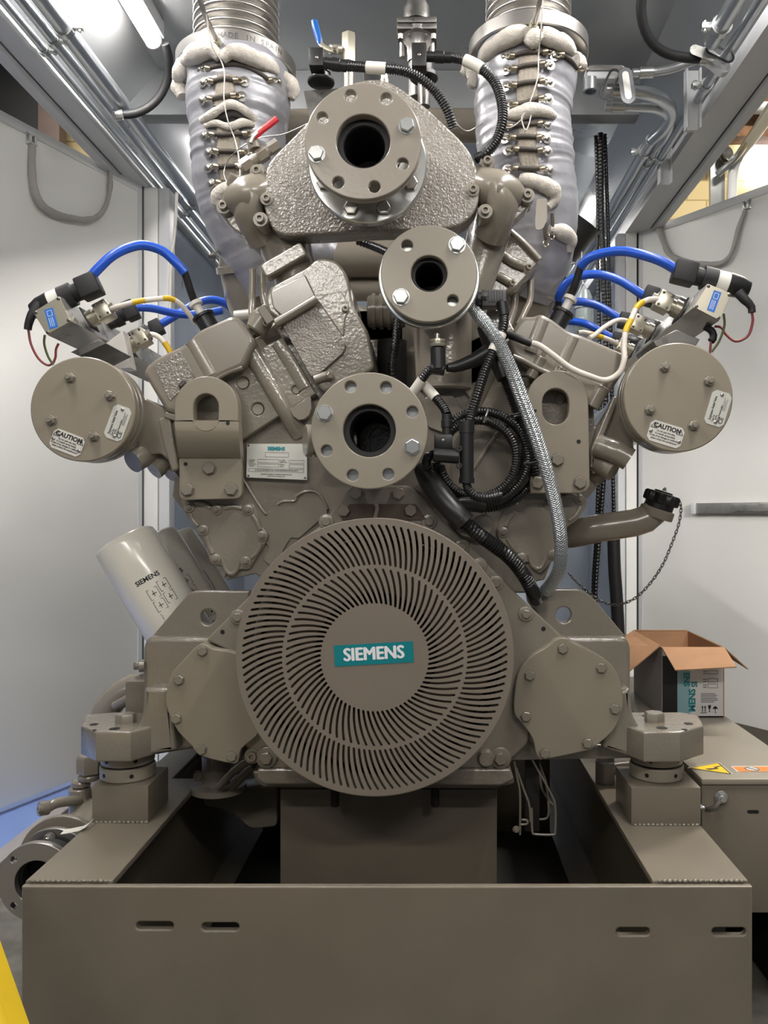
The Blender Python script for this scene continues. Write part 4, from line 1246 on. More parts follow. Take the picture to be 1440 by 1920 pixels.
# ------------------------------------------------------------------ scalloped gear covers
def gear_cover(label, out, bolts, ribs, d, notch):
    t = thing('gear_cover', label, 'cover', Q(sum(p[0] for p in out) / len(out), max(p[1] for p in out), d))
    plate('plate', [smooth2(out, 4)], d, 0.02, 'paint_cast', t, 0.003)
    for r in ribs:
        tube('rib', [(x, y, d + 0.002) for x, y in r], U(5.0, d), 'paint', t, seg=12)
    tube('rib', [(x, y, d + 0.002) for x, y in notch], U(4.5, d), 'paint', t, seg=12)
    for (x, y) in bolts:
        bolt('nutboss', x, y, d - 0.001, 6.2, 'paint', t)
bl = [(355, 951), (406, 956), (465, 956), (492, 1005), (461, 1053), (404, 1048), (381, 994)]
gear_cover('scalloped gear cover with seven nuts on the left below the lifting lug',
    [(344, 948), (360, 940), (380, 942), (394, 950), (408, 944), (430, 949), (455, 946), (474, 945), (482, 962), (490, 985), (503, 1003), (494, 1025), (475, 1055), (466, 1067), (450, 1068), (440, 1080), (430, 1079), (418, 1062), (396, 1056), (388, 1030), (380, 1008), (366, 992), (355, 970)], bl,
    [[(366, 942), (382, 945), (396, 953)], [(420, 953), (438, 950), (454, 953)], [(474, 966), (482, 978), (488, 993)], [(490, 1018), (482, 1036), (471, 1046)], [(357, 963), (362, 976), (372, 986)], [(388, 1006), (392, 1022), (399, 1038)]], 2.405,
    [(417, 1048), (424, 1068), (433, 1076), (443, 1070), (449, 1052)])
br = [(1087, 936), (973, 948), (944, 998), (978, 1046), (1038, 1040), (1030, 946)]
gear_cover('scalloped gear cover on the right partly hidden by the braided hose',
    [(1096, 930), (1100, 946), (1085, 972), (1062, 990), (1048, 1020), (1047, 1044), (1032, 1055), (1022, 1066), (1012, 1074), (1000, 1068), (990, 1054), (970, 1057), (955, 1030), (932, 1003), (940, 970), (958, 945), (975, 936), (1000, 938), (1030, 936), (1060, 928)], br,
    [[(985, 942), (1003, 939), (1022, 940)], [(962, 962), (953, 975), (948, 987)], [(951, 1010), (961, 1025), (971, 1036)], [(1060, 930), (1070, 928), (1080, 931)], [(1089, 950), (1080, 966), (1066, 976)]], 2.405,
    [(992, 1040), (997, 1058), (1006, 1066), (1016, 1062), (1025, 1042)])
# ------------------------------------------------------------------ flywheel housing, front support, covers, guard
def flywheel_housing():
    t = thing('flywheel_housing', 'pointed cast flywheel housing rimmed with bolts around the slotted round guard', 'housing', Q(713, 1440, 2.34))
    out = rounded([(650, 921), (668, 910), (770, 910), (790, 925), (815, 962), (900, 1042), (952, 1098), (1062, 1200), (1012, 1240), (990, 1395), (940, 1442), (500, 1442), (455, 1395), (442, 1226), (385, 1200), (470, 1115), (560, 1015), (602, 985)], 8)
    plate('casting', [out, circ(713, 1232, 226, 90)], 2.30, 0.06, 'paint_cast', t, 0.006)
    plate('neck_plate', [rounded([(655, 945), (780, 945), (800, 975), (640, 975)], 4)], 2.294, 0.005, 'paint_flywheel', t, 0.001)
    tube('casting_rib', [(703, 945, 2.292), (707, 952, 2.292), (703, 972, 2.292)], U(4, 2.29), 'paint', t, seg=10)
    for (x, y) in ((668, 925), (747, 925), (645, 957), (770, 957)):
        bolt('hex', x, y, 2.297, 12, 'paint', t)
    for (x, y) in ((612, 978), (805, 978), (866, 1026), (899, 1060), (930, 1093), (986, 1151), (446, 1157)):
        bolt('hexboss', x, y, 2.298, 8.5, 'paint', t)
    for (x, y) in ((1019, 1179), (417, 1185)):
        plate('dowel_hole', [circ(x, y, 4.2, 16)], 2.2985, 0.001, 'bore', t, 0)
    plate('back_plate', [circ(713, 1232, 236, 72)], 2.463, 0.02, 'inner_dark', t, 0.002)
    for (x, y) in ((500, 1420), (938, 1421)):
        bolt('hexboss', x, y, 2.297, 12, 'paint', t)
    bolt('washersocket', 473, 1417, 2.30, 9, 'paint', t)
    lathe('round_boss', [(0, 0), (0.02, 0.0), (0.026, 0.01), (0.028, 0.03), (0, 0.03)], Q(912, 1424, 2.285), (0, 1, 0), 'paint_cast', t, 20)
    plate('lower_lip', [rounded([(482, 1442), (958, 1442), (964, 1462), (940, 1474), (495, 1472), (482, 1462)], 5)], 2.29, 0.065, 'paint_cast', t, 0.006)
    for x in (628, 816):
        rod('hanging_stud', Q(x, 1474, 2.40), Q(x, 1512, 2.40), U(8, 2.4), 'inner_dark', t, 14, 0.004)
flywheel_housing()
def front_support():
    t = thing('engine_support', 'wide cast support carrying the engine front on two bolted feet', 'support', (-0.13, 2.35, 0.756))
    main = [(276, 1195), (268, 1212), (268, 1312), (270, 1334), (258, 1356), (240, 1374), (232, 1400), (245, 1426), (292, 1416), (330, 1410), (365, 1404), (380, 1410), (460, 1428), (480, 1380), (460, 1240), (520, 1150), (930, 1150), (1000, 1240), (970, 1380), (1010, 1424), (1097, 1410), (1140, 1414), (1180, 1420), (1206, 1432), (1225, 1420), (1228, 1390), (1210, 1377), (1197, 1364), (1187, 1344), (1183, 1312), (1183, 1212), (1175, 1195)]
    plate('casting', [rounded(main, 9), circ(713, 1232, 228, 80)], 2.361, 0.10, 'paint_cast', t, 0.014, res=4)
    def webplate(pts, hole):
        plate('lifting_web', [rounded(pts, [4, 22, 10, 4, 4, 4]), circ(hole[0], hole[1], 14.5, 28)], 2.42, 0.03, 'paint_cast', t, 0.005)
    webplate([(283, 1196), (355, 1110), (372, 1107), (468, 1108), (466, 1125), (388, 1205)], (390, 1157))
    webplate([(1176, 1197), (1112, 1120), (1088, 1104), (985, 1104), (990, 1130), (1052, 1205)], (1057, 1153))
    # flared shoulders above the feet
    plate('shoulder', [rounded([(270, 1290), (318, 1290), (330, 1408), (292, 1414), (250, 1425), (240, 1400), (242, 1376), (256, 1362), (266, 1340)], [6, 4, 4, 4, 10, 10, 10, 14, 14])], 2.30, 0.16, 'paint_cast', t, 0.013, res=4)
    plate('shoulder', [rounded([(1181, 1290), (1140, 1300), (1130, 1404), (1180, 1420), (1204, 1430), (1222, 1416), (1222, 1380), (1200, 1366), (1187, 1342)], [6, 4, 4, 4, 10, 10, 10, 14, 14])], 2.30, 0.16, 'paint_cast', t, 0.013, res=4)
    # feet
    zt, zb = 0.841, 0.7555
    def foot(plan, hexb, holes, sx):
        prism('foot', plan, zb, zt, 'paint_cast', t, 0.006)
        bm = bmesh.new()
        q = Q(hexb[0], hexb[1], (EYE - zt) * F / (hexb[1] - VY))
        b_lathe(bm, [(0, 0), (0.030, 0), (0.030, 0.02), (0.026, 0.025), (0, 0.025)], frame(q, (0, 0, 1)), 6)
        mk('foot_bolt', bm, 'paint', t)
        for (x, y, r) in holes:
            q = Q(x, y, (EYE - zt) * F / (y - VY))
            lathe('tapped_hole', [(0, 0), (r, 0), (r, 0.0006), (0, 0.0006)], q + Vector((0, 0, 0.0002)), (0, 0, 1), 'bore', t, 20)
    def pl(x, d):
        return ((x - VX) * d / F, d)
    foot([pl(180, 2.245), pl(245, 2.245), pl(290, 2.31), pl(300, 2.46), pl(216, 2.47), pl(160, 2.44), pl(152, 2.31)], (236, 1354), [(176, 1358.5, 0.012), (215, 1366.5, 0.015), (177, 1369, 0.006)], -1)
    foot([pl(1207, 2.24), pl(1275, 2.24), pl(1319, 2.31), pl(1310, 2.43), pl(1276, 2.47), pl(1180, 2.47), pl(1170, 2.31)], (1227, 1351), [(1241, 1365, 0.016), (1291, 1357, 0.013), (1283, 1368, 0.008), (1209, 1342, 0.009)], 1)
    bolt('socket', 271, 1247, 2.35, 9, 'paint', t, axis=(-1, -0.2, 0))
front_support()
def side_cover(label, out, bolts):
    t = thing('side_cover', label, 'cover', Q(sum(p[0] for p in out) / len(out), max(p[1] for p in out), 2.28))
    plate('plate', [smooth2(out, 3)], 2.272, 0.088, 'paint_flat', t, 0.003)
    for (x, y) in bolts:
        bolt('hex', x, y, 2.2715, 9.6, 'paint', t)
side_cover('large flat bolted cover left of the slotted round guard', [(380, 1208), (391, 1212), (402, 1217), (441, 1224), (480, 1246), (505, 1300), (500, 1345), (481, 1380), (453, 1404), (447, 1426), (435, 1432), (383, 1420), (367, 1410), (360, 1400), (334, 1372), (320, 1345), (312, 1326), (311, 1299), (322, 1263), (342, 1240), (366, 1214)],
           [(380, 1220), (336, 1274), (331, 1347), (378, 1405), (435, 1418)])
side_cover('large flat bolted cover right of the slotted round guard', [(1054, 1196), (1042, 1199), (1034, 1206), (1018, 1217), (992, 1233), (973, 1259), (966, 1291), (964, 1336), (979, 1357), (998, 1384), (1004, 1410), (1010, 1422), (1022, 1424), (1095, 1409), (1111, 1403), (1150, 1370), (1166, 1333), (1168, 1304), (1158, 1265), (1137, 1238), (1097, 1215), (1074, 1205), (1066, 1198)],
           [(1055, 1216), (993, 1266), (986, 1343), (1021, 1412), (1101, 1393), (1153, 1329), (1127, 1252)])
def guard():
    t = thing('flywheel_guard', 'round slotted guard with spiral slots and a teal badge over the flywheel', 'guard', Q(702, 1495, 2.1))
    d = 2.09
    cx, cy, R0 = 702.5, 1232.5, 260.0
    s = d / F
    loops = [circ(0, 0, R0 * s, 160)]
    def slot(r0, r1, a0, sweep, w):
        L, Rr = [], []
        n = 9
        k0, k1 = sweep
        for i in range(n + 1):
            u = i / n
            r = r0 + (r1 - r0) * u
            a = a0 - (r1 - r0) * (k0 * u + (k1 - k0) * u * u / 2)
            c = r * (k0 + (k1 - k0) * u)
            p = Vector((r * math.cos(a), r * math.sin(a)))
            tr = Vector((math.cos(a) + c * math.sin(a), math.sin(a) - c * math.cos(a))).normalized()
            nn = Vector((-tr.y, tr.x))
            L.append((p, nn, tr))
        out = []
        for p, nn, tr in L:
            out.append(p + nn * w)
        p, nn, tr = L[-1]
        for k in (1, 2, 3):
            b = math.pi / 2 - math.pi * k / 4
            out.append(p + tr * w * math.cos(b) + nn * w * math.sin(b))
        for p, nn, tr in L[::-1]:
            out.append(p - nn * w)
        p, nn, tr = L[0]
        for k in (1, 2, 3):
            b = -math.pi / 2 - math.pi * k / 4
            out.append(p + tr * w * math.cos(b) + nn * w * math.sin(b))
        return [(q.x * s, -q.y * s) for q in out]
    for k in range(112):
        loops.append(slot(175.5, 247, 2 * math.pi * k / 112, (0.0014, 0.0024), 2.35))
    for k in range(72):
        loops.append(slot(103, 165, 2 * math.pi * (k + 0.4) / 72, (0.0031, 0.0034), 2.3))
    c = Q(cx, cy, d)
    slab('face_plate', loops, Matrix.Translation(c + Vector((0, 0.003, 0))) @ FRONT, 0.003, 'paint_grille', t, 0.0)
    ro = R0 * s
    lathe('rim', [(ro + 0.0002, 0.0), (ro + 0.002, 0.001), (ro + 0.002, 0.205), (ro - 0.001, 0.205), (ro - 0.001, 0.0035), (ro - 0.001, 0.003)], c, (0, 1, 0), 'paint_grille', t, 128)
    # badge
    M = F3(701, 1226, d - 0.0004, R(3.2))
    bd = slab('badge', [rounded([(-0.1035, -0.0275), (0.1035, -0.0275), (0.1035, 0.0275), (-0.1035, 0.0275)], 0.0008)], M, 0.0006, 'teal', t, 0.0)
    text('badge_lettering', 'SIEMENS', M @ Matrix.Translation((0, 0, 0.0008)), 0.047, 'logo_white', bd, 0.0, xs=0.91, heavy=0.0021)
    # flywheel turning behind the guard
    f = thing('flywheel', 'brown ring of the flywheel glimpsed through the slots of the guard', 'flywheel', Q(706, 1460, 2.22))
    cf = Q(706, 1226, 2.215)
    lathe('disc', [(0.170, 0.0), (0.312, 0.0), (0.318, 0.006), (0.318, 0.06), (0.170, 0.06), (0.170, 0.0)], cf, (0, 1, 0), 'paint_flywheel', f, 96)
    lathe('hub_recess', [(0, 0.045), (0.168, 0.045), (0.168, 0.058), (0, 0.058)], cf, (0, 1, 0), 'bore', f, 64)
guard()
# ------------------------------------------------------------------ pipe flanges
def pipe_flange(label, c, r, bore, d, th, holes, bolts, hr, back, mats, pipe):
    t = thing('pipe_flange', label, 'flange', Q(c[0], c[1] + r, d))
    lp = [circ(c[0], c[1], r, 96), circ(c[0], c[1], bore, 64)] + [circ(x, y, hr, 20) for x, y in holes]
    plate('front_flange', lp, d, th, mats[0], t, 0.003)
    q = Q(c[0], c[1], d)
    br = U(bore, d)
    # gasket ring standing a little inside the bore, dark pipe behind
    lathe('gasket', [(br + 0.002, th + 0.001), (br * 0.80, th + 0.001), (br * 0.80, th + 0.006), (br + 0.002, th + 0.006)], q, (0, 1, 0), 'gasket', t, 64)
    (d2, r2, th2) = back
    q2 = Vector((q.x, d2, q.z))
    lathe('rear_flange', [(br * 0.84, 0), (r2 - 0.003, 0), (r2, 0.003), (r2, th2 - 0.003), (r2 - 0.003, th2), (br * 0.84, th2), (br * 0.84, 0)], q2, (0, 1, 0), mats[1], t, 96)
    pr, d3 = pipe
    g0 = d + th + 0.007
    bm = bmesh.new()
    M = frame(Vector((q.x, g0, q.z)), (0, 1, 0))
    L = d3 - g0
    b_lathe(bm, [(br * 0.80, 0), (pr, 0), (pr, d2 - g0 - 0.0005), (br * 0.82, d2 - g0 - 0.0005)], M, 64)
    mk('spacer', bm, mats[2], t)
    lathe('bore_lining', [(br * 0.80, 0), (br * 0.78, 0), (br * 0.78, 0.35), (0, 0.35), (0, 0.352), (br * 0.80, 0.352)], Vector((q.x, g0, q.z)), (0, 1, 0), 'bore', t, 64)
    L2 = d3 - d2 - th2
    if L2 > 0.01:
        lathe('pipe_stub', [(br * 0.83, 0), (pr, 0), (pr, L2), (br * 0.83, L2), (br * 0.83, 0)], q2 + Vector((0, th2 + 0.0004, 0)), (0, 1, 0), mats[2], t, 64)
    for (x, y) in bolts:
        bolt('hex', x, y, d - 0.0002, 14.5, 'zinc', t)
    return t
pipe_flange('largest open pipe flange with eight holes at the top centre of the engine', (681, 264.5), 109.5, 50.5, 2.10, 0.030,
            [(657, 179), (724, 185), (604, 221), (755, 307), (634, 342), (702, 350)], [(763, 236), (594, 289)], 11, (2.235, 0.166, 0.03), ('paint_flange', 'zinc', 'paint'), (0.105, 2.345))
pipe_flange('smallest pipe flange with four holes right of the engine centre line', (804.5, 513), 91, 34, 2.20, 0.024,
            [(763, 460), (849, 563)], [(857, 459), (752, 557)], 10.5, (2.235, 0.142, 0.02), ('paint_machined', 'zinc', 'paint'), (0.085, 2.42))
pipe_flange('lower open pipe flange with eight holes just above the slotted guard', (692.5, 807.5), 109.5, 49.5, 2.12, 0.022,
            [(657, 725), (723.5, 726), (773, 772), (612, 845), (661, 891), (728, 889)], [(609, 775), (773.5, 838)], 10.8, (2.147, 0.1545, 0.02), ('paint_machined', 'zinc', 'paint'), (0.085, 2.42))
for tt in [o for o in bpy.data.objects if o.name.startswith('pipe_flange')]:
    if 'largest' in tt['label']:
        for a in (20, 62, 100, 142, 205, 250, 290, 335):
            ca, sa = math.cos(R(a)), math.sin(R(a))
            q = Q(681, 264.5, 2.10)
            inst('bolt', FAST['hex'], 'steel', Vector((q.x + 0.134 * ca, 2.2345, q.z + 0.134 * sa)), BACK, 0.02, tt)
def flange_plug():
    t = thing('end_plug', 'small ringed plug sticking out left of the lower flange', 'plug', Q(583, 860, 2.25))
    q = Q(572, 826, 2.25)
    lathe('plug', [(0, 0), (0.043, 0), (0.046, 0.004), (0.046, 0.018), (0.04, 0.02), (0.04, 0.024), (0.046, 0.026), (0.046, 0.05), (0.038, 0.052), (0.038, 0.14), (0, 0.14)], q, (1, 0.35, 0), 'paint', t, 40)
flange_plug()
def pump_body():
    t = thing('pump_body', 'upright cast pump body behind the smallest pipe flange', 'pump', Q(835, 720, 2.4))
    lathe('casting', [(0, 0), (0.082, 0), (0.088, 0.006), (0.088, 0.3), (0, 0.3)], Q(835, 735, 2.44), (0, 0, 1), 'paint_cast', t, 40)
    plate('side_casting', [rounded([(775, 610), (893, 590), (925, 640), (900, 720), (870, 730), (780, 720)], 8)], 2.40, 0.2, 'paint_cast', t, 0.01)
pump_body()
# triangular cover behind the top flange with its corner ears
def top_cover():
    t = thing('thermostat_cover', 'glossy rounded triangular cover behind the largest pipe flange', 'cover', Q(695, 450, 2.36))
    out = smooth2([(493, 372), (499, 320), (512, 295), (548, 258), (590, 215), (650, 160), (720, 150), (785, 190), (830, 230), (866, 265), (886, 295), (898, 335), (898, 370), (889, 398), (862, 422), (820, 430), (695, 434), (560, 441), (525, 438), (505, 418)], 5)
    plate('casting', [out], 2.345, 0.085, 'paint_orange_peel', t, 0.008, res=4)
    for (x, y) in ((500, 373), (887, 356)):
        bolt('washersocket', x, y, 2.343, 7.5, 'paint', t)
top_cover()
def ear(label, dome, lugs, bolts, tail):
    t = thing('water_elbow', label, 'elbow', Q(dome[0], dome[1] + dome[2], 2.4))
    x, y, r = dome[:3]
    q = Q(x, y, 2.45)
    rr = U(r, 2.42)
    tube('bend', dome[3], [U(v, 2.4) for v in dome[4]], 'paint', t, seg=32)
    tube('dome', dome[5], [U(v, 2.4) for v in dome[6]], 'paint', t, seg=32)
    plate('flange', [smooth2(lugs, 5)], 2.40, 0.05, 'paint_cast', t, 0.006)
    tube('tail_pipe', tail[0], tail[1], 'paint_cast', t, seg=26)
    for (bx, by, dd) in bolts:
        lathe('bolt_pad', [(0, 0), (U(13.5, dd), 0), (U(14.5, dd), 0.006), (U(14.5, dd), 0.08), (0, 0.08)], Q(bx, by, dd), (0, 1, 0), 'paint', t, 24)
        bolt('socket', bx, by, dd - 0.0002, 8.2, 'paint', t)
ear('cast water elbow with socket bolts at the left corner of the triangular cover', (463, 378, 37, [(505, 345, 2.42), (482, 358, 2.385), (466, 376, 2.37), (466, 398, 2.385), (478, 425, 2.42), (492, 448, 2.45)], [24, 26, 28, 29, 30, 31], [(508, 350, 2.42), (484, 360, 2.385), (457, 371, 2.38), (434, 380, 2.40), (421, 385, 2.42)], [26, 36, 36, 24, 9]),
    [(412, 385), (420, 376), (436, 378), (460, 352), (474, 338), (478, 315), (497, 312), (500, 350), (500, 430), (492, 448), (470, 446), (440, 432), (425, 415)],
    [(419, 387, 2.375), (482, 321, 2.36), (488, 411, 2.335)], ([(470, 420, 2.46), (490, 440, 2.47), (515, 465, 2.48)], 0.05))
ear('cast water elbow with socket bolts at the right corner of the triangular cover', (935, 362, 36, [(888, 335, 2.42), (912, 340, 2.385), (936, 355, 2.365), (942, 378, 2.375), (934, 405, 2.40), (920, 440, 2.45)], [24, 27, 30, 31, 32, 33], [(885, 347, 2.42), (913, 351, 2.385), (944, 360, 2.38), (969, 367, 2.40), (985, 370, 2.42)], [26, 37, 37, 25, 9]),
    [(900, 300), (915, 294), (923, 322), (950, 330), (975, 352), (996, 360), (999, 372), (988, 392), (965, 415), (935, 428), (918, 420), (900, 400), (895, 350)],
    [(914, 303, 2.36), (989, 366, 2.375), (910, 396, 2.335)], ([(935, 400, 2.47), (922, 440, 2.5), (905, 490, 2.52)], 0.055))
# ================================================================== explosion relief valves on the ends of the manifolds
def relief_valve(label, cx, cy, r, d, nuts, caution, data, side):
    t = thing('relief_valve', label, 'valve', Q(cx, cy + r, d + 0.05))
    q = Q(cx, cy, d)
    rr = U(r, d)
    lathe('cover_disc', [(0, 0), (rr - 0.003, 0), (rr, 0.003), (rr, 0.022), (rr - 0.002, 0.024), (0, 0.024)], q, (0, 1, 0), 'paint_flat', t, 96)
    lathe('body', [(0, 0.0245), (rr - 0.006, 0.0245), (rr - 0.006, 0.032), (rr - 0.001, 0.034), (rr - 0.001, 0.054), (rr - 0.006, 0.056), (rr - 0.006, 0.064), (rr - 0.001, 0.066), (rr - 0.001, 0.092), (rr - 0.012, 0.098), (0, 0.098)], q, (0, 1, 0), 'paint', t, 96)
    rod('manifold_pipe', q + Vector((0, 0.0985, 0)), q + Vector((0, 2.2, 0)), 0.085, 'paint_cast', t, 40)
    for (x, y) in nuts:
        bolt('nut', x, y, d - 0.0002, 9.2, 'paint_studs', t, 'stud_nut')
    # caution plate
    (x, y, w, h, rot) = caution
    M = F3(x, y, d - 0.0004, R(rot))
    a, b = U(w / 2, d), U(h / 2, d)
    c = 0.010
    p = slab('caution_plate', [[(-a + c, -b), (a - c, -b), (a, -b + c), (a, b - c), (a - c, b), (-a + c, b), (-a, b - c), (-a, -b + c)]], M, 0.001, 'label_white', t, 0.0)
    T = M @ Matrix.Translation((0, 0, 0.0012))
    text('caution_word', 'CAUTION', T @ Matrix.Translation((0, b * 0.56, 0)), 0.0175, 'ink', p, 0.0007, xs=0.98)
    for k, s in enumerate(('Do not open this valve,', 'it is heavily spring loaded.', 'In case of any damages or malfunction', 'please contact the manufacturer!')):
        text('small_print', s, T @ Matrix.Translation((0, b * (0.12 - 0.26 * k), 0)), 0.0078, 'ink', p, 0.0001, xs=0.72)
    bm = bmesh.new()
    for sx in (-1, 1):
        m = T @ Matrix.Translation((sx * a * 0.76, b * 0.52, 0))
        b_box(bm, (-0.009, -0.0075, 0), (0.009, -0.006, 0.0004), 0, m)
        for s2 in (-1, 1):
            b_box(bm, (-0.009, -0.00075, 0), (0.009, 0.00075, 0.0004), 0, m @ Matrix.Translation((s2 * 0.0043, 0.001, 0)) @ Matrix.Rotation(R(-s2 * 61), 4, 'Z'))
        b_box(bm, (-0.0007, -0.003, 0), (0.0007, 0.004, 0.0004), 0, m)
        b_box(bm, (-0.0007, -0.0052, 0), (0.0007, -0.0038, 0.0004), 0, m)
    mk('warning_triangles', bm, 'ink', p, None)
    for sx, sy in ((-0.86, -0.1), (0.86, -0.35)):
        inst('rivet', FAST['rivet'], 'steel', T @ Vector((sx * a, sy * b, 0)), BACK, 0.0052, p)
    (x, y, w, h, rot) = data
    M = F3(x, y, d - 0.0004, R(rot))
    a, b = U(w / 2, d), U(h / 2, d)
    p = slab('data_plate', [[(-a + c, -b), (a - c, -b), (a, -b + c), (a, b - c), (a - c, b), (-a + c, b), (-a, b - c), (-a, -b + c)]], M, 0.001, 'label_metal', t, 0.0)
    T = M @ Matrix.Translation((0, 0, 0.0012))
    text('small_print', 'Explosion Relief Valve', T @ Matrix.Translation((-a * 0.05, b * 0.5, 0)), 0.0095, 'ink', p, 0.0002, xs=0.8)
    for k, s in enumerate(('Type No.', 'Serial No.', 'Opening Pressure (bar)')):
        text('small_print', s, T @ Matrix.Translation((-a * 0.8, b * (0.18 - 0.24 * k), 0)), 0.0072, 'ink', p, 0.0001, 'LEFT', xs=0.75)
    text('small_print', 'CE', T @ Matrix.Translation((-a * 0.62, -b * 0.62, 0)), 0.016, 'ink', p, 0.0002)
    for k in range(2):
        text('small_print', 'www', T @ Matrix.Translation((a * 0.35, -b * (0.45 + 0.25 * k), 0)), 0.006, 'ink_grey', p, 0) if False else None
    bm = bmesh.new()
    for k, ln in enumerate((0.75, 0.6, 0.7)):
        b_rect(bm, T, -a * 0.05, -b * (0.42 + 0.14 * k), -a * 0.05 + a * ln, -b * (0.42 + 0.14 * k) + 0.0012)
    mk('fine_lines', bm, 'ink_grey', p, None)
    for sx, sy in ((-0.78, -0.15), (0.8, 0.0)):
        inst('rivet', FAST['rivet'], 'steel', T @ Vector((sx * a, sy * b, 0)), BACK, 0.0052, p)
relief_valve('round relief valve cover with two riveted plates at the left end of the engine', 155, 767, 98.5, 2.22, [(132, 708), (207, 742), (97, 788), (177, 818)], (126, 830, 62, 38, -21), (221, 793, 66, 36, 70), -1)
relief_valve('round relief valve cover with two riveted plates at the right end of the engine', 1272, 745, 102.5, 2.22, [(1246, 689), (1329, 715), (1218, 769), (1300, 798)], (1248, 814, 66, 40, -17), (1346, 766, 66, 38, 73), 1)
def manifold_arm(label, plates, tubes):
    t = thing('manifold_bracket', label, 'bracket', Q(*tubes[0][0][0]))
    for pts, d, th in plates:
        plate('arm', [rounded(pts, 6)], d, th, 'paint_cast', t, 0.006)
    for pts, r in tubes:
        tube('stub_pipe', pts, r, 'paint_cast', t, seg=22)
manifold_arm('cast arm with stub pipes joining the left relief valve to the engine',
             [([(270, 745), (330, 775), (335, 880), (300, 850), (262, 855), (250, 800)], 2.36, 0.15), ([(296, 785), (318, 778), (334, 880), (322, 885), (305, 830)], 2.345, 0.02)],
             [([(302, 835, 2.42), (280, 848, 2.40), (256, 862, 2.36), (249, 866, 2.35)], 0.034), ([(325, 850, 2.44), (305, 868, 2.42), (288, 882, 2.40)], 0.030), ([(338, 868, 2.46), (330, 880, 2.44), (322, 892, 2.42)], 0.022)])
manifold_arm('cast arm with stub pipes joining the right relief valve to the engine',
             [([(1120, 800), (1160, 740), (1185, 800), (1190, 850), (1160, 870), (1110, 890), (1105, 850)], 2.38, 0.15), ([(1106, 845), (1150, 740), (1162, 745), (1120, 850), (1108, 880)], 2.36, 0.02)],
             [([(1120, 835, 2.36), (1150, 845, 2.34), (1175, 858, 2.33), (1180, 862, 2.33)], 0.034), ([(1110, 865, 2.40), (1130, 872, 2.38), (1150, 884, 2.36)], 0.030), ([(1105, 885, 2.44), (1118, 892, 2.42), (1128, 896, 2.41)], 0.022)])
# ================================================================== ignition rails with coils, plugs and leads
def ignition_rail(label, quad, d, L, side, sticker):
    """quad: corners of the near end cover in the photograph; the box runs back along the engine"""
    t = thing('ignition_rail', label, 'ignition rail', Q(quad[0][0], max(p[1] for p in quad), d + 0.1))
    P = [Q(x, y, d) for x, y in quad]
    bm = bmesh.new()
    k = Vector((0, L, 0))
    a = [bm.verts.new(p + Vector((0, 0.005, 0))) for p in P]
    b = [bm.verts.new(p + k) for p in P]
    bm.faces.new(a)
    bm.faces.new(b[::-1])
    for i in range(4):
        bm.faces.new((a[i], a[(i + 1) % 4], b[(i + 1) % 4], b[i]))
    mk('channel', bm, 'aluminium', t)
    c = plate('end_cover', [rounded(quad, 3)], d, 0.0045, 'nickel', t, 0.001)
    cx = sum(p[0] for p in quad) / 4
    cy = sum(p[1] for p in quad) / 4
    for x, y in quad:
        bolt('rivet', cx + (x - cx) * 0.86, cy + (y - cy) * 0.86, d - 0.0002, 3.2, 'steel_dark', t, 'screw')
    (x, y, w, h, rot) = sticker
    M = F3(x, y, d - 0.0003, R(rot))
    a, b = U(w / 2, d), U(h / 2, d)
    s = slab('sticker', [[(-a, -b), (a, -b), (a, b), (-a, b)]], M, 0.0004, 'blue_sticker', t, 0)
    bm = bmesh.new()
    T = M @ Matrix.Translation((0, 0, 0.0005))
    b_outline(bm, T, -a * 0.55, b * 0.25, a * 0.55, b * 0.8, 0.0010, 0.0003)
    for q in (-0.5, -0.1, 0.3):
        b_rect(bm, T, a * q - 0.0006, -b * 0.8, a * q + 0.0006, b * 0.1, 0.0003)
    mk('sticker_print', bm, 'logo_white', s, None)
    return t
ignition_rail('long aluminium ignition rail with a blue sticker on its end above the left relief valve', [(62, 585), (111, 555), (133, 602), (88, 628)], 2.30, 0.95, -1, (96, 597, 17, 38, 16))
ignition_rail('long aluminium ignition rail with a blue sticker on its end above the right relief valve', [(1327, 532), (1372, 551), (1349, 601), (1301, 576)], 2.28, 0.95, 1, (1339, 565, 15, 40, -20))
def loose_box():
    # bent sheet brackets under the left rail
    tag(plate('sheet_bracket', [[(183, 655), (230, 620), (246, 690), (215, 693), (186, 668)]], 2.55, 0.05, 'porcelain', None, 0.002), 'white bent sheet bracket under the left ignition rail', 'bracket')
    tag(plate('rail_bracket', [[(132, 660), (185, 636), (198, 644), (150, 668)]], 2.32, 0.2, 'steel_dark', None, 0.002), 'dark slotted bracket under the left ignition rail just above the relief valve', 'bracket')
    tag(plate('rail_bracket', [[(1225, 640), (1268, 618), (1312, 636), (1305, 648), (1230, 650)]], 2.32, 0.2, 'steel_dark', None, 0.002), 'dark slotted bracket under the right ignition rail just above the relief valve', 'bracket')
loose_box()
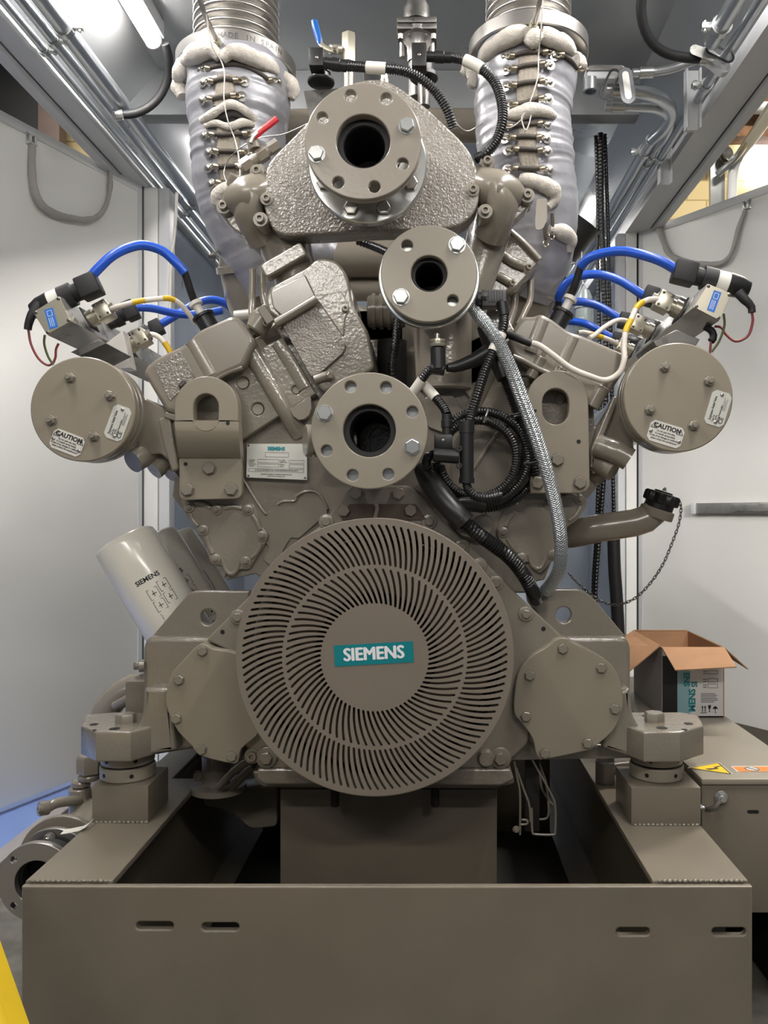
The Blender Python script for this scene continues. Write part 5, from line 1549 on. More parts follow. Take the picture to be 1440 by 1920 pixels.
def coil(label, p_in, p_out, d, r, grp, sticker=True, tail=None):
    """ignition coil: boot at p_in (lead side), body to p_out"""
    t = thing('ignition_coil', label, 'ignition coil', Q(p_out[0], p_out[1], d), grp)
    a, b = Q(p_in[0], p_in[1], d + 0.01), Q(p_out[0], p_out[1], d)
    v = b - a
    L = v.length
    M = frame(a, v)
    rr = U(r, d)
    # square-mouthed rubber boot
    bm = bmesh.new()
    for k in range(4):
        b_box(bm, (-rr * 1.0, -rr * 1.0, 0), (rr * 1.0, rr * 1.0, L * 0.42), rr * 0.25, M)
        break
    b_lathe(bm, [(0, L * 0.3), (rr * 0.9, L * 0.3), (rr * 0.82, L * 0.55), (0, L * 0.55)], M, 20)
    mk('boot', bm, 'black_rubber', t)
    lathe('body', [(0, L * 0.551), (rr * 1.12, L * 0.551), (rr * 1.12, L * 0.80), (0, L * 0.80)], a, v, 'black_rubber', t, 24)
    lathe('sticker_band', [(0, L * 0.801), (rr * 1.05, L * 0.801), (rr * 1.05, L * 1.02), (0, L * 1.02)], a, v, 'label_white' if sticker else 'black_plastic', t, 24)
    lathe('cap', [(0, L * 1.021), (rr * 1.1, L * 1.021), (rr * 1.0, L * 1.25), (rr * 0.7, L * 1.42), (0, L * 1.44)], a, v, 'black_plastic', t, 24)
    if tail:
        tube('terminal_boot', tail, [rr * 0.5, rr * 0.4, rr * 0.36, rr * 0.34], 'black_rubber', t, seg=12)
    return t
G1, G2 = 'ignition coils on the left rail', 'ignition coils on the right rail'
coil('nearest ignition coil on the left rail, with the round sticker and the highest blue lead', (186, 530), (98, 568), 2.36, 20, G1, True, [(74, 570, 2.34), (60, 590, 2.33), (54, 606, 2.33), (52, 618, 2.33)])
coil('middle ignition coil on the left rail, behind the nearest silver connector', (256, 578), (203, 601), 2.66, 17, G1, False)
coil('farthest ignition coil on the left rail, next to the second silver connector', (304, 610), (258, 632), 2.92, 14, G1, False)
coil('nearest ignition coil on the right rail, with the round sticker and the highest blue lead', (1262, 507), (1362, 532), 2.36, 20, G2, True, [(1385, 548, 2.34), (1400, 566, 2.33), (1408, 572, 2.33), (1410, 586, 2.33)])
coil('second ignition coil on the right rail, behind the nearest silver connector', (1206, 552), (1268, 572), 2.66, 17, G2, False)
coil('third ignition coil on the right rail, counting from the camera', (1160, 599), (1222, 613), 2.92, 14, G2, False)
coil('fourth and smallest ignition coil on the right rail', (1148, 632), (1190, 640), 3.18, 10, G2, False)
def connector(label, a, b, d, s, grp):
    """square die-cast plug with four screws on a round neck"""
    t = thing('sensor_connector', label, 'connector', Q(b[0], b[1], d), grp)
    A, B = Q(a[0], a[1], d), Q(b[0], b[1], d)
    v = B - A
    L = v.length
    M = frame(A, v, (0, -1, 0))
    h = U(s, d)
    bm = bmesh.new()
    b_box(bm, (-h, -h, 0), (h, h, L * 0.5), h * 0.12, M)
    mk('housing', bm, 'nickel', t)
    lathe('neck', [(0, L * 0.501), (h * 0.85, L * 0.501), (h * 0.85, L * 0.62), (h * 1.0, L * 0.63), (h * 1.0, L * 0.85), (0, L * 0.85)], A, v, 'nickel', t, 24)
    bm = bmesh.new()
    b_box(bm, (-h * 1.3, -h * 1.3, L * 0.851), (h * 1.3, h * 1.3, L * 0.9), h * 0.1, M)
    mk('seal', bm, 'black_rubber', t)
    rod('cable_gland', A - v.normalized() * h * 0.5, A - v.normalized() * 0.0005, h * 0.55, 'nickel', t, 16)
    for sx in (-0.7, 0.7):
        for k in (0.1, 0.4):
            inst('screw', FAST['rivet'], 'steel_dark', M @ Vector((sx * h, h * 1.001, L * k)), M.to_3x3() @ Vector((0, 1, 0)), h * 0.16, t)
    return t
G3 = 'silver connectors on the ignition rails'
connector('nearest silver square connector on the left ignition rail', (208, 578), (162, 603), 2.42, 16.5, G3)
connector('second silver square connector on the left ignition rail', (276, 628), (236, 653), 2.70, 15.5, G3)
connector('nearest silver square connector on the right ignition rail', (1230, 561), (1282, 586), 2.42, 17, G3)
connector('middle silver square connector on the right ignition rail', (1184, 604), (1228, 626), 2.70, 15, G3)
connector('farthest silver square connector on the right ignition rail', (1158, 645), (1190, 660), 2.96, 12, G3)
# blue high-tension leads
def lead(label, pts, r, grp, sleeve=None):
    t = thing('ignition_lead', label, 'lead', Q(*pts[0]), grp)
    tube('jacket', pts, r, 'blue_silicone', t, seg=16)
    if sleeve:
        tube('sleeve', sleeve, r * 0.8, 'black_rubber', t, seg=14)
    return t
G4 = 'blue ignition leads'
lead('highest blue ignition lead on the left, arching up against the white door', [(162, 529, 2.37), (182, 506, 2.37), (210, 480, 2.38), (240, 465, 2.40), (270, 460, 2.42), (305, 471, 2.44), (332, 495, 2.45), (347, 512, 2.46)], U(9, 2.4), G4, [(345, 509, 2.46), (351, 525, 2.47), (357, 545, 2.48), (365, 566, 2.50)])
lead('blue ignition lead on the left crossing level behind the white plug', [(235, 585, 2.70), (255, 577, 2.70), (285, 578, 2.72), (320, 586, 2.74), (350, 590, 2.76), (390, 587, 2.78), (416, 582, 2.80)], U(7.5, 2.7), G4)
lead('lowest blue ignition lead on the left, looping over the valve cover top', [(290, 616, 2.95), (312, 602, 2.95), (340, 585, 2.96), (365, 570, 2.98), (395, 562, 3.0), (425, 570, 3.02), (442, 590, 3.04), (452, 610, 3.06)], U(7.5, 2.95), G4)
lead('highest blue ignition lead on the right, arching up against the white door', [(1268, 506, 2.37), (1240, 490, 2.37), (1205, 478, 2.38), (1170, 471, 2.40), (1135, 474, 2.42), (1105, 484, 2.44), (1088, 500, 2.46)], U(9, 2.4), G4, [(1090, 497, 2.46), (1084, 515, 2.47), (1078, 535, 2.48), (1069, 556, 2.50)])
lead('second blue ignition lead on the right, curling down behind the white plug', [(1212, 558, 2.68), (1190, 543, 2.68), (1160, 525, 2.69), (1125, 515, 2.70), (1090, 517, 2.72), (1063, 530, 2.74), (1050, 550, 2.76), (1047, 560, 2.78)], U(8, 2.7), G4, [(1048, 556, 2.78), (1047, 570, 2.80), (1049, 590, 2.82)])
lead('third blue ignition lead on the right, between the white plug and the silver connector', [(1170, 604, 2.94), (1150, 590, 2.94), (1120, 573, 2.95), (1090, 566, 2.96), (1062, 567, 2.98), (1045, 574, 3.0)], U(7.5, 2.95), G4)
lead('lowest blue ignition lead on the right, skimming the valve cover', [(1152, 636, 3.20), (1130, 624, 3.20), (1105, 610, 3.20), (1085, 604, 3.22), (1065, 602, 3.24)], U(7, 3.2), G4)
def spark_cap(label, top, bot, d, ax):
    t = thing('spark_plug_cap', label, 'spark plug cap', Q(bot[0], bot[1], d), 'spark plug caps')
    a, b = Q(bot[0], bot[1], d), Q(top[0], top[1], d)
    v = (b - a).normalized()
    L = (b - a).length
    lathe('tube', [(0, 0), (0.030, 0), (0.030, L * 0.42), (0.036, L * 0.43), (0.036, L * 0.5), (0.02, L * 0.5), (0, L * 0.5)], a, v, 'black_plastic', t, 28)
    lathe('white_plug', [(0, L * 0.501), (0.014, L * 0.501), (0.014, L * 0.8), (0.022, L * 0.82), (0.022, L * 0.92), (0.013, L * 0.95), (0, L * 0.95)], a, v, 'porcelain', t, 12)
spark_cap('spark plug cap with a white plug on the left valve cover', (362, 562), (398, 622), 2.50, 0)
spark_cap('spark plug cap with a white plug on the right valve cover', (1074, 552), (1040, 616), 2.50, 0)
# white and coloured cables
def cable(name, label, pts, r, mat, cat='cable', bands=(), bmat='yellow_tape', grp=None, seg=10, **kw):
    t = thing(name, label, cat, Q(*pts[len(pts) // 2]), grp)
    tube('jacket', pts, r, mat, t, seg=seg, **kw)
    P = spline([Q(*p) for p in pts], 0.004)
    L = len(P)
    for (u0, u1) in bands:
        i0, i1 = int(u0 * (L - 1)), int(u1 * (L - 1))
        seg_p = [P[i][0] for i in range(i0, i1 + 1)]
        tube('marker_sleeve', seg_p, r * 1.1, bmat, t, seg=12)
    return t
cable('white_cable', 'white cable with two yellow markers from the nearest connector on the left', [(203, 581, 2.42), (225, 574, 2.40), (255, 566, 2.40), (290, 561, 2.42), (320, 560, 2.44), (340, 572, 2.46), (355, 590, 2.48), (366, 606, 2.5)], U(5, 2.4), 'white_cable', bands=((0.30, 0.42), (0.58, 0.70)))
cable('white_cable', 'short white cable with a yellow marker from the second connector on the left', [(272, 629, 2.70), (285, 627, 2.70), (298, 632, 2.70), (310, 645, 2.7), (317, 656, 2.7), (322, 668, 2.7)], U(5, 2.7), 'white_cable', bands=((0.6, 0.95),))
cable('white_cable', 'pale cable looping across the front of the right valve cover with yellow markers', [(1232, 561, 2.40), (1213, 563, 2.38), (1195, 575, 2.36), (1184, 598, 2.345), (1173, 622, 2.33), (1170, 650, 2.32), (1170, 675, 2.31), (1160, 700, 2.31), (1135, 713, 2.31), (1105, 705, 2.30), (1070, 690, 2.30), (1040, 668, 2.30), (1012, 648, 2.30), (995, 643, 2.31)], U(5.5, 2.33), 'white_cable', bands=((0.10, 0.165), (0.235, 0.31)))
cable('black_cable_end', 'black moulded plug on the end of the pale looping cable', [(996, 644, 2.31), (980, 638, 2.31), (965, 632, 2.32), (950, 628, 2.34), (945, 632, 2.36)], U(7, 2.33), 'black_rubber', 'plug')
cable('white_cable', 'white cable running from the middle right connector to the valve cover top', [(1188, 605, 2.70), (1160, 600, 2.66), (1135, 612, 2.62), (1115, 628, 2.58), (1105, 634, 2.56)], U(4.5, 2.6), 'white_cable')
cable('white_cable', 'white cable with a yellow marker from the farthest right connector', [(1158, 645, 2.94), (1140, 636, 2.92), (1115, 628, 2.90), (1095, 623, 2.90), (1085, 624, 2.90)], U(4.5, 2.9), 'white_cable', bands=((0.45, 0.75),))
cable('ground_wire', 'red wire looping under the nearest left ignition coil', [(53, 617, 2.33), (58, 645, 2.33), (72, 672, 2.33), (90, 685, 2.33), (102, 678, 2.34)], U(2.2, 2.33), 'red_wire', 'wire')
cable('ground_wire', 'green wire hanging from the end cover of the left ignition rail', [(84, 628, 2.30), (83, 645, 2.31), (90, 668, 2.32), (100, 684, 2.33)], U(2.2, 2.33), 'green_wire', 'wire')
cable('ground_wire', 'red wire hooked behind the left ignition rail above the relief valve', [(110, 644, 2.36), (105, 655, 2.36), (104, 670, 2.36), (98, 684, 2.36)], U(2.2, 2.36), 'red_wire', 'wire')
cable('ground_wire', 'red wire looping out from the nearest right ignition coil', [(1410, 585, 2.33), (1411, 605, 2.33), (1402, 630, 2.33), (1380, 640, 2.33), (1362, 628, 2.34), (1352, 614, 2.35), (1340, 612, 2.36)], U(2.4, 2.33), 'red_wire', 'wire')
cable('ground_wire', 'green wire hanging from the right ignition rail to the relief valve', [(1357, 588, 2.30), (1358, 612, 2.31), (1348, 640, 2.32), (1334, 660, 2.33)], U(2.2, 2.33), 'green_wire', 'wire')
cable('terminal_boot', 'small black terminal boot below the right ignition rail', [(1322, 612, 2.36), (1334, 620, 2.36), (1338, 632, 2.36), (1333, 640, 2.36)], U(7, 2.36), 'black_rubber', 'plug')
cable('ground_wire', 'red wire hanging from the small terminal boot below the right rail', [(1333, 640, 2.36), (1332, 650, 2.36), (1331, 664, 2.36)], U(2.2, 2.36), 'red_wire', 'wire')
# ================================================================== oil filters left of the engine
def oil_filter(label, x, y, d, r):
    t = thing('oil_filter', label, 'oil filter', Q(x + 120, y + 200, d), 'oil filters')
    q = Q(x, y, d)
    ax = Vector((0.515, 0.0, -0.857))
    L = 0.46
    lathe('canister', [(0, 0.002), (r * 0.6, 0), (r * 0.86, 0.004), (r * 0.96, 0.013), (r, 0.03), (r, L), (r * 0.9, L + 0.01), (0, L + 0.01)], q, ax, 'filter_white', t, 64, angle=50)
    # printing wrapped on the side that faces the viewer
    right = Vector((0.857, 0, 0.515))
    def on_can(along, around, lift=0.0006):
        n = right * math.sin(around) + BACK * math.cos(around)
        tg = right * math.cos(around) - BACK * math.sin(around)
        M = Matrix((tg, -ax, n)).transposed().to_4x4()
        M.translation = q + ax * along + n * (r + lift)
        return M
    def wrap(name, me_fn, mat):
        bm = bmesh.new()
        me_fn(bm)
        for v in bm.verts:
            u, w, h = v.co
            a = u / r
            n = right * math.sin(a) + BACK * math.cos(a)
            v.co = q + ax * (-w) + n * (r + 0.0007 + h)
        return mk(name, bm, mat, t, None)
    word = text('tmp', 'SIEMENS', Matrix.Identity(4), 0.0215, 'ink', None, 0.0005)
    me = word.data.copy()
    me.transform(Matrix.Translation(word.location))
    bpy.data.objects.remove(word)
    bm = bmesh.new()
    bm.from_mesh(me)
    bpy.data.meshes.remove(me)
    for v in bm.verts:
        u, w, h = v.co + Vector((0.034, -0.165, 0))
        a = u / r
        n = right * math.sin(a) + BACK * math.cos(a)
        v.co = q + ax * (-w) + n * (r + 0.0007 + h)
    mk('lettering', bm, 'ink', t, None)
    def picto(bm):
        I = Matrix.Identity(4)
        for (x0, y0) in ((0.028, -0.215), (0.067, -0.205), (0.028, -0.257), (0.067, -0.247)):
            b_outline(bm, I, x0 - 0.017, y0 - 0.018, x0 + 0.017, y0 + 0.018, 0.0014, 0.0003)
            b_rect(bm, I, x0 - 0.006, y0 - 0.002, x0 + 0.009, y0 + 0.0005, 0.0003)
            b_rect(bm, I, x0 - 0.001, y0 - 0.010, x0 + 0.001, y0 + 0.010, 0.0003)
        for k in range(7):
            b_rect(bm, I, 0.012 + 0.002 * (k % 2), -0.285 - 0.006 * k, 0.085 - 0.012 * (k % 3), -0.2832 - 0.006 * k, 0.0003)
        for k in range(3):
            b_outline(bm, I, 0.02 + 0.028 * k, -0.352, 0.043 + 0.028 * k, -0.33, 0.0014, 0.0003)
            b_rect(bm, I, 0.028 + 0.028 * k, -0.345, 0.034 + 0.028 * k, -0.337, 0.0003)
        for k in range(2):
            b_rect(bm, I, 0.015, -0.375 - 0.011 * k, 0.075, -0.3705 - 0.011 * k, 0.0003)
    wrap('pictograms', picto, 'ink')
    return t
oil_filter('nearest white oil filter canister leaning at the left of the engine', 230.5, 1009, 2.60, 0.101)
oil_filter('middle white oil filter canister of the leaning three', 279, 1009, 2.84, 0.101)
oil_filter('farthest white oil filter canister of the leaning three, tucked behind the gear cover', 315, 1009, 3.08, 0.101)
def filter_console():
    t = thing('filter_console', 'taupe cast console the oil filters screw into', 'console', Q(400, 1250, 2.9))
    a = Q(400, 1238, 2.6)
    box('casting', (a.x - 0.25, 2.50, 0.78), (a.x + 0.12, 3.3, 0.93), 'paint_cast', t, 0.01)
filter_console()
# ================================================================== nameplate on the crankcase
def nameplate():
    t = thing('nameplate', 'silver engine nameplate with teal lettering riveted to the crankcase', 'nameplate', Q(519, 898, 2.405))
    d = 2.398
    base = plate('plate', [rounded([(463, 832), (575, 832), (575.5, 900), (462, 895)], 2)], d, 0.014, 'label_metal', t, 0.0)
    M = lambda x, y: F3(x, y, d - 0.0009, R(-1.2))
    u = lambda p: U(p, d)
    text('lettering', 'SIEMENS', M(518, 841.5), u(8.6), 'teal_print', base, 0.0008)
    bm = bmesh.new()
    m = M(519, 865)
    def o(x0, y0, x1, y1):
        b_outline(bm, m, u(x0 - 519), u(865 - y1), u(x1 - 519), u(865 - y0), 0.0008, 0.0003)
    o(497, 848, 541, 857)
    o(483, 861.5, 523, 868)
    o(483, 870, 523, 876)
    o(542, 862, 570, 868)
    o(542, 870, 570, 877)
    o(466, 879, 570, 885)
    mk('field_boxes', bm, 'ink_grey', base, None)
    for (x, y, s, sz, al, mt) in ((467, 862.5, 'MODELO', 3, 'LEFT', 'ink'), (467, 866, 'MODEL', 3, 'LEFT', 'ink'), (467, 870, 'POTENCIA', 3, 'LEFT', 'ink'), (467, 873.6, 'POWER', 3, 'LEFT', 'ink'),
                              (524.5, 863, 'Nº SERIE', 3, 'LEFT', 'ink'), (524.5, 866.5, 'SERIAL NO.', 3, 'LEFT', 'ink'), (524.5, 871, 'FECHA', 3, 'LEFT', 'ink'), (524.5, 874.6, 'DATE', 3, 'LEFT', 'ink'),
                              (518, 882, 'ALWAYS GIVE SERIAL NO. WHEN ORDERING SPARE PARTS', 3.4, 'CENTER', 'ink'),
                              (518, 889.5, 'MANUFACTURED BY SIEMENS ENGINES S.A.U.', 3.2, 'CENTER', 'ink'), (518, 893, '20759 Zumaia, Gipuzkoa, Spain', 2.9, 'CENTER', 'ink')):
        text('small_print', s, M(x, y), u(sz), mt, base, 0.0, al, xs=0.9)
    for (x, y) in ((466, 835), (572, 835), (466, 892), (572, 896)):
        bolt('rivet', x, y, d - 0.0002, 2.0, 'steel_dark', t, 'rivet')
nameplate()
# ================================================================== oil filler
def filler():
    t = thing('oil_filler', 'taupe oil filler pipe with a black ribbed cap at the right of the engine', 'filler pipe', Q(1110, 1010, 2.55))
    d = 2.55
    tube('pipe', [(1030, 1004, 2.62), (1075, 1000, 2.58), (1120, 991, d), (1165, 984, d), (1200, 978, d), (1222, 966, d), (1232, 952, d), (1240, 938, d)], [0.046, 0.046, 0.045, 0.044, 0.044, 0.044, 0.044, 0.044], 'paint', t, seg=32)
    ax = Vector((0.30, -0.12, 0.95)).normalized()
    q = Q(1228, 970, d)
    lathe('collar', [(0.045, 0), (0.053, 0.001), (0.055, 0.004), (0.055, 0.026), (0.052, 0.03), (0, 0.03)], q, ax, 'paint', t, 40)
    c = q + ax * 0.031
    lathe('cap', [(0, 0), (0.046, 0), (0.046, 0.016), (0.050, 0.018), (0.052, 0.022), (0.052, 0.044), (0.047, 0.050), (0.03, 0.051), (0.028, 0.056), (0, 0.057)], c, ax, 'black_plastic', t, 72, wob=lambda a, k: 1.0 + (0.11 * math.cos(8 * a) if 3 <= k <= 6 else 0))
    inst('chain_screw', FAST['nut'], 'zinc', c + ax * 0.058, ax, 0.007, t)
    ch = thing('cap_chain', 'thin link chain hanging in a curve from the black filler cap', 'chain', Q(1180, 1135, 2.6))
    pts = [(1274, 941, 2.53), (1277, 955, 2.53), (1272, 985, 2.53), (1260, 1018, 2.53), (1243, 1058, 2.53), (1218, 1095, 2.54), (1190, 1122, 2.55), (1158, 1134, 2.57), (1128, 1128, 2.59), (1100, 1108, 2.61), (1080, 1090, 2.63), (1066, 1074, 2.65)]
    P = spline([Q(*p) for p in pts], 0.0115)
    bm = bmesh.new()
    for i in range(len(P) - 1):
        a, b = P[i][0], P[i + 1][0]
        v = (b - a).normalized()
        M = frame((a + b) / 2, v, (0, -1, 0)) @ Matrix.Rotation(R(45 + 90 * (i % 2)), 4, 'Z')
        ring = []
        for k in range(10):
            w = 2 * math.pi * k / 10
            ring.append(M @ Vector((0.0042 * math.cos(w), 0, 0.0085 * math.sin(w))))
        n = len(ring)
        for k in range(n):
            p0, p1 = ring[k], ring[(k + 1) % n]
            mm = frame(p0, p1 - p0)
            b_lathe(bm, [(0.0014, 0), (0.0014, (p1 - p0).length)], mm, 5)
    mk('links', bm, 'steel_dark', ch)
filler()
# ================================================================== wire rack and dark fittings under the engine
def wire_rack():
    t = thing('wire_rack', 'bent taupe wire rack hanging under the right side cover', 'rack', Q(1005, 1568, 2.4))
    def wires(pts, r=0.0035):
        tube('wire', pts, r, 'paint', t, seg=8, step=0.006)
    wires([(998, 1425, 2.36), (1012, 1450, 2.36), (1034, 1490, 2.36), (1041, 1512, 2.36), (1041, 1558, 2.36), (1037, 1565, 2.36), (1003, 1564, 2.36), (998, 1558, 2.36), (997, 1515, 2.36)])
    wires([(1010, 1430, 2.44), (1024, 1470, 2.44), (1028, 1500, 2.44), (1026, 1533, 2.44), (1000, 1534, 2.44), (996, 1520, 2.44)])
    wires([(1012, 1450, 2.36), (1016, 1478, 2.38), (1028, 1500, 2.44)])
    wires([(1025, 1475, 2.36), (1030, 1500, 2.38), (1041, 1512, 2.36)])
    wires([(964, 1428, 2.38), (970, 1460, 2.37), (975, 1490, 2.36), (975, 1565, 2.36)])
    wires([(968, 1440, 2.38), (982, 1480, 2.37), (992, 1508, 2.36), (995, 1540, 2.36)])
    wires([(975, 1546, 2.36), (988, 1545, 2.36), (988, 1538, 2.36), (978, 1537, 2.36)])
    inst('nut', FAST['nut'], 'paint', Q(968, 1555, 2.355), BACK, 0.009, t)
    box('hanger', Q(985, 1560, 2.42), Q(1010, 1415, 2.44), 'inner_dark', t, 0.003)
wire_rack()
def under_left():
    t = thing('oil_pump_fitting', 'dark fittings in the shadow under the left side cover', 'fitting', Q(430, 1540, 2.7))
    rod('post', Q(405, 1470, 2.6), Q(405, 1415, 2.6), 0.045, 'paint', t)
    lathe('flange', [(0, 0), (0.09, 0), (0.09, 0.02), (0, 0.02)], Q(410, 1480, 2.6), (0, 0, 1), 'paint_cast', t, 30)
    bolt('hex', 372, 1455, 2.55, 9, 'paint', t)
    plate('web', [rounded([(385, 1485), (520, 1470), (520, 1550), (470, 1555), (430, 1520), (380, 1510)], 10)], 2.72, 0.1, 'paint_cast', t, 0.006)
    tube('arm', [(430, 1480, 2.55), (450, 1460, 2.5), (478, 1435, 2.45)], 0.014, 'paint', t)
    tube('arm', [(410, 1475, 2.5), (440, 1445, 2.45), (470, 1425, 2.42)], 0.012, 'paint', t)
under_left()
# ================================================================== hoses and harness on the right of the vee
def braided_hose():
    pts = [(884, 560, 2.34), (893, 585, 2.31), (915, 612, 2.27), (935, 643, 2.24), (957, 690, 2.22), (975, 738, 2.21), (995, 790, 2.21), (1014, 845, 2.21), (1030, 900, 2.22), (1043, 955, 2.24), (1051, 1010, 2.26), (1050, 1060, 2.30), (1036, 1092, 2.36), (1022, 1108, 2.40)]
    t = thing('braided_hose', 'silver braided hose running down the right side in front of the lifting lug', 'hose', Q(*pts[-1]))
    r = U(12.2, 2.22)
    tube('lining', pts, r, 'inner_dark', t, seg=24, step=0.01)
    # the braid: flat strands wound both ways over the lining
    P = [p for p, s in spline([Q(*p) for p in pts], 0.004)]
    n = len(P)
    fr = []
    u = Vector((0, -1, 0))
    for i in range(n):
        tg = (P[min(i + 1, n - 1)] - P[max(i - 1, 0)]).normalized()
        u = (u - tg * u.dot(tg)).normalized()
        fr.append((u.copy(), tg.cross(u), tg))
    bm = bmesh.new()
    turns = 0.004 / 0.075 * 2 * math.pi
    m = 11
    for sg in (-1, 1):
        for k in range(m):
            prev = None
            for i in range(n):
                pass
                a = sg * i * turns + 2 * math.pi * k / m
                lift = 0.0011 + 0.0005 * math.sin(a * m * 0.5 * sg + k * math.pi)
                U0, V0, T0 = fr[i]
                nrm = U0 * math.cos(a) + V0 * math.sin(a)
                side = (V0 * math.cos(a) - U0 * math.sin(a)) * 0.88 - T0 * sg * 0.46
                c = P[i] + nrm * (r + lift)
                w = 0.0019
                row = [bm.verts.new(c - side * w - nrm * 0.0009), bm.verts.new(c + nrm * 0.0003), bm.verts.new(c + side * w - nrm * 0.0009)]
                if prev:
                    for j in range(2):
                        bm.faces.new((prev[j], prev[j + 1], row[j + 1], row[j]))
                prev = row
    me = bpy.data.meshes.new('braid')
    bm.to_mesh(me)
    bm.free()
    put('braid', me, 'braid', t, 60)
    rod('ferrule', Q(890, 580, 2.315), Q(880, 552, 2.345), r * 1.15, 'zinc', t, 24, 0.003)
braided_hose()
def conduit_line(label, pts, rpx, tags=(), parts=(), name='corrugated_conduit', grp=None, pitch=0.0078):
    """split corrugated conduit; tags are white markers by running share"""
    dm = pts[len(pts) // 2][2]
    r = U(rpx, dm)
    t = thing(name, label, 'conduit', Q(*pts[len(pts) // 2]), grp)
    tube('sheath', pts, r, 'black_conduit', t, seg=16, pitch=pitch, depth=0.2)
    P = spline([Q(*p) for p in pts], 0.003)
    L = len(P)
    for (u0, u1) in tags:
        i0, i1 = int(u0 * (L - 1)), int(u1 * (L - 1))
        tube('marker', [P[i][0] for i in range(i0, i1 + 1)], r * 1.14, 'white_tag', t, seg=18)
    return t
def plug(label, cube, gland, d, name='valve_plug', axis=None):
    """square cable plug with a hex gland"""
    (x, y, w, h) = cube
    t = thing(name, label, 'plug', Q(x, y + h / 2, d))
    a = Q(x - w / 2, y + h / 2, d)
    b = Q(x + w / 2, y - h / 2, d)
    box('housing', (a.x, d - 0.02, a.z), (b.x, d + 0.03, b.z), 'black_plastic', t, 0.004)
    inst('screw', FAST['rivet'], 'steel', Q(x, y - h * 0.12, d - 0.0202), BACK, 0.0045, t)
    g0, g1, r = gland
    A, B = Q(g0[0], g0[1], d), Q(g1[0], g1[1], d)
    v = B - A
    L = v.length
    rr = U(r, d)
    lathe('gland', [(0, 0), (rr * 0.85, 0), (rr * 0.85, L * 0.35), (rr, L * 0.36), (rr, L * 0.7), (rr * 0.9, L * 0.72), (rr * 0.9, L), (0, L)], A, v, 'black_plastic', t, 16)
    return t
plug('square black plug with a small screw on the left of the top flange', (594, 112, 27, 34), ((608, 118), (650, 124), 12), 2.42)
conduit_line('ribbed black conduit with a white marker arching over the top flange', [(648, 124, 2.42), (670, 125, 2.41), (695, 127, 2.40), (725, 129, 2.40), (755, 133, 2.40), (785, 145, 2.40), (815, 170, 2.41), (838, 205, 2.42), (850, 240, 2.44)], 9.5, ((0.17, 0.31),))
plug('square black plug with a small screw on the right of the top flange', (786, 108, 28, 44), ((799, 106), (846, 108), 11), 2.42)
conduit_line('ribbed black conduit with a white marker looping beside the right silver jacket', [(844, 107, 2.42), (860, 110, 2.41), (878, 115, 2.40), (905, 130, 2.39), (928, 155, 2.38), (940, 190, 2.37), (942, 225, 2.36), (932, 260, 2.36), (912, 287, 2.36), (893, 297, 2.38)], 9.5, ((0.12, 0.26),))
def ribbed_plug():
    t = thing('solenoid_plug', 'dark grey ribbed valve plug beside the smallest flange', 'plug', Q(925, 579, 2.3))
    d = 2.30
    a, b = Q(903, 577, d), Q(948, 546, d)
    box('housing', (a.x, d - 0.02, a.z), (b.x, d + 0.03, b.z), 'dark_grey_plastic', t, 0.004)
    for k in range(6):
        x = 917 + 5 * k
        p, q = Q(x - 1.3, 570, d), Q(x + 1.3, 549, d)
        box('rib', (p.x, d - 0.0235, p.z), (q.x, d - 0.0202, q.z), 'dark_grey_plastic', t, 0.0008)
    rod('ring', Q(893, 562, d), Q(902.7, 562, d), U(14, d), 'black_plastic', t, 24, 0.003)
    inst('locking_nut', FAST['nut'], 'dark_grey_plastic', Q(909, 556, d - 0.0202), BACK, U(7, d), t)
ribbed_plug()
conduit_line('ribbed black conduit with a white marker dropping from the plug beside the smallest flange', [(944, 585, 2.28), (944, 610, 2.26), (936, 635, 2.25), (924, 660, 2.24), (909, 695, 2.23), (897, 735, 2.22), (886, 770, 2.22), (878, 800, 2.21), (875, 812, 2.21)], 9.5, ((0.20, 0.36),))
def collar(label, a, b, r, d):
    o = rod('conduit_gland', Q(a[0], a[1], d), Q(b[0], b[1], d), U(r, d), 'black_plastic', None, 12, 0.004)
    tag(o, label, 'gland')
collar('black gland under the plug beside the smallest flange', (941, 564), (945, 594), 11, 2.275)
def tee():
    t = thing('conduit_tee', 'black plastic conduit tee upright in the middle of the coiled conduits', 'tee', Q(875, 905, 2.2))
    d = 2.20
    rod('run', Q(875, 902, d), Q(875, 808, d), U(13, d), 'black_plastic', t, 24, 0.002)
    rod('branch', Q(861, 857, d), Q(812, 853, d), U(13, d), 'black_plastic', t, 24, 0.002)
    for (y0, y1) in ((812, 790), (906, 896)):
        lathe('collar', [(0, 0), (U(14.5, d), 0), (U(14.5, d), U(abs(y0 - y1), d)), (0, U(abs(y0 - y1), d))], Q(875, y0, d), (0, 0, 1), 'black_plastic', t, 12)
    for y in (841, 873):
        lathe('hinge_ring', [(0.0035, 0), (0.0085, 0), (0.0085, 0.01), (0.0035, 0.01), (0.0035, 0)], Q(861, y, d - 0.016), (0, 1, 0), 'black_plastic', t, 16)
tee()
plug('black rectangular plug above the tee next to the lower flange', (831, 829, 34, 27), ((838, 815), (838, 777), 11), 2.23, 'sensor_plug')
conduit_line('short ribbed black conduit with a white marker above the rectangular plug', [(838, 777, 2.24), (832, 765, 2.25), (822, 752, 2.26), (810, 738, 2.27), (797, 724, 2.28), (785, 712, 2.29)], 8.5, ((0.45, 0.85),))
conduit_line('ribbed black conduit with a white marker curling from the elbow sensor under the smallest flange', [(826, 690, 2.24), (812, 690, 2.24), (800, 700, 2.25), (790, 714, 2.26), (780, 728, 2.27), (770, 742, 2.28)], 8.5, ((0.55, 0.98),))
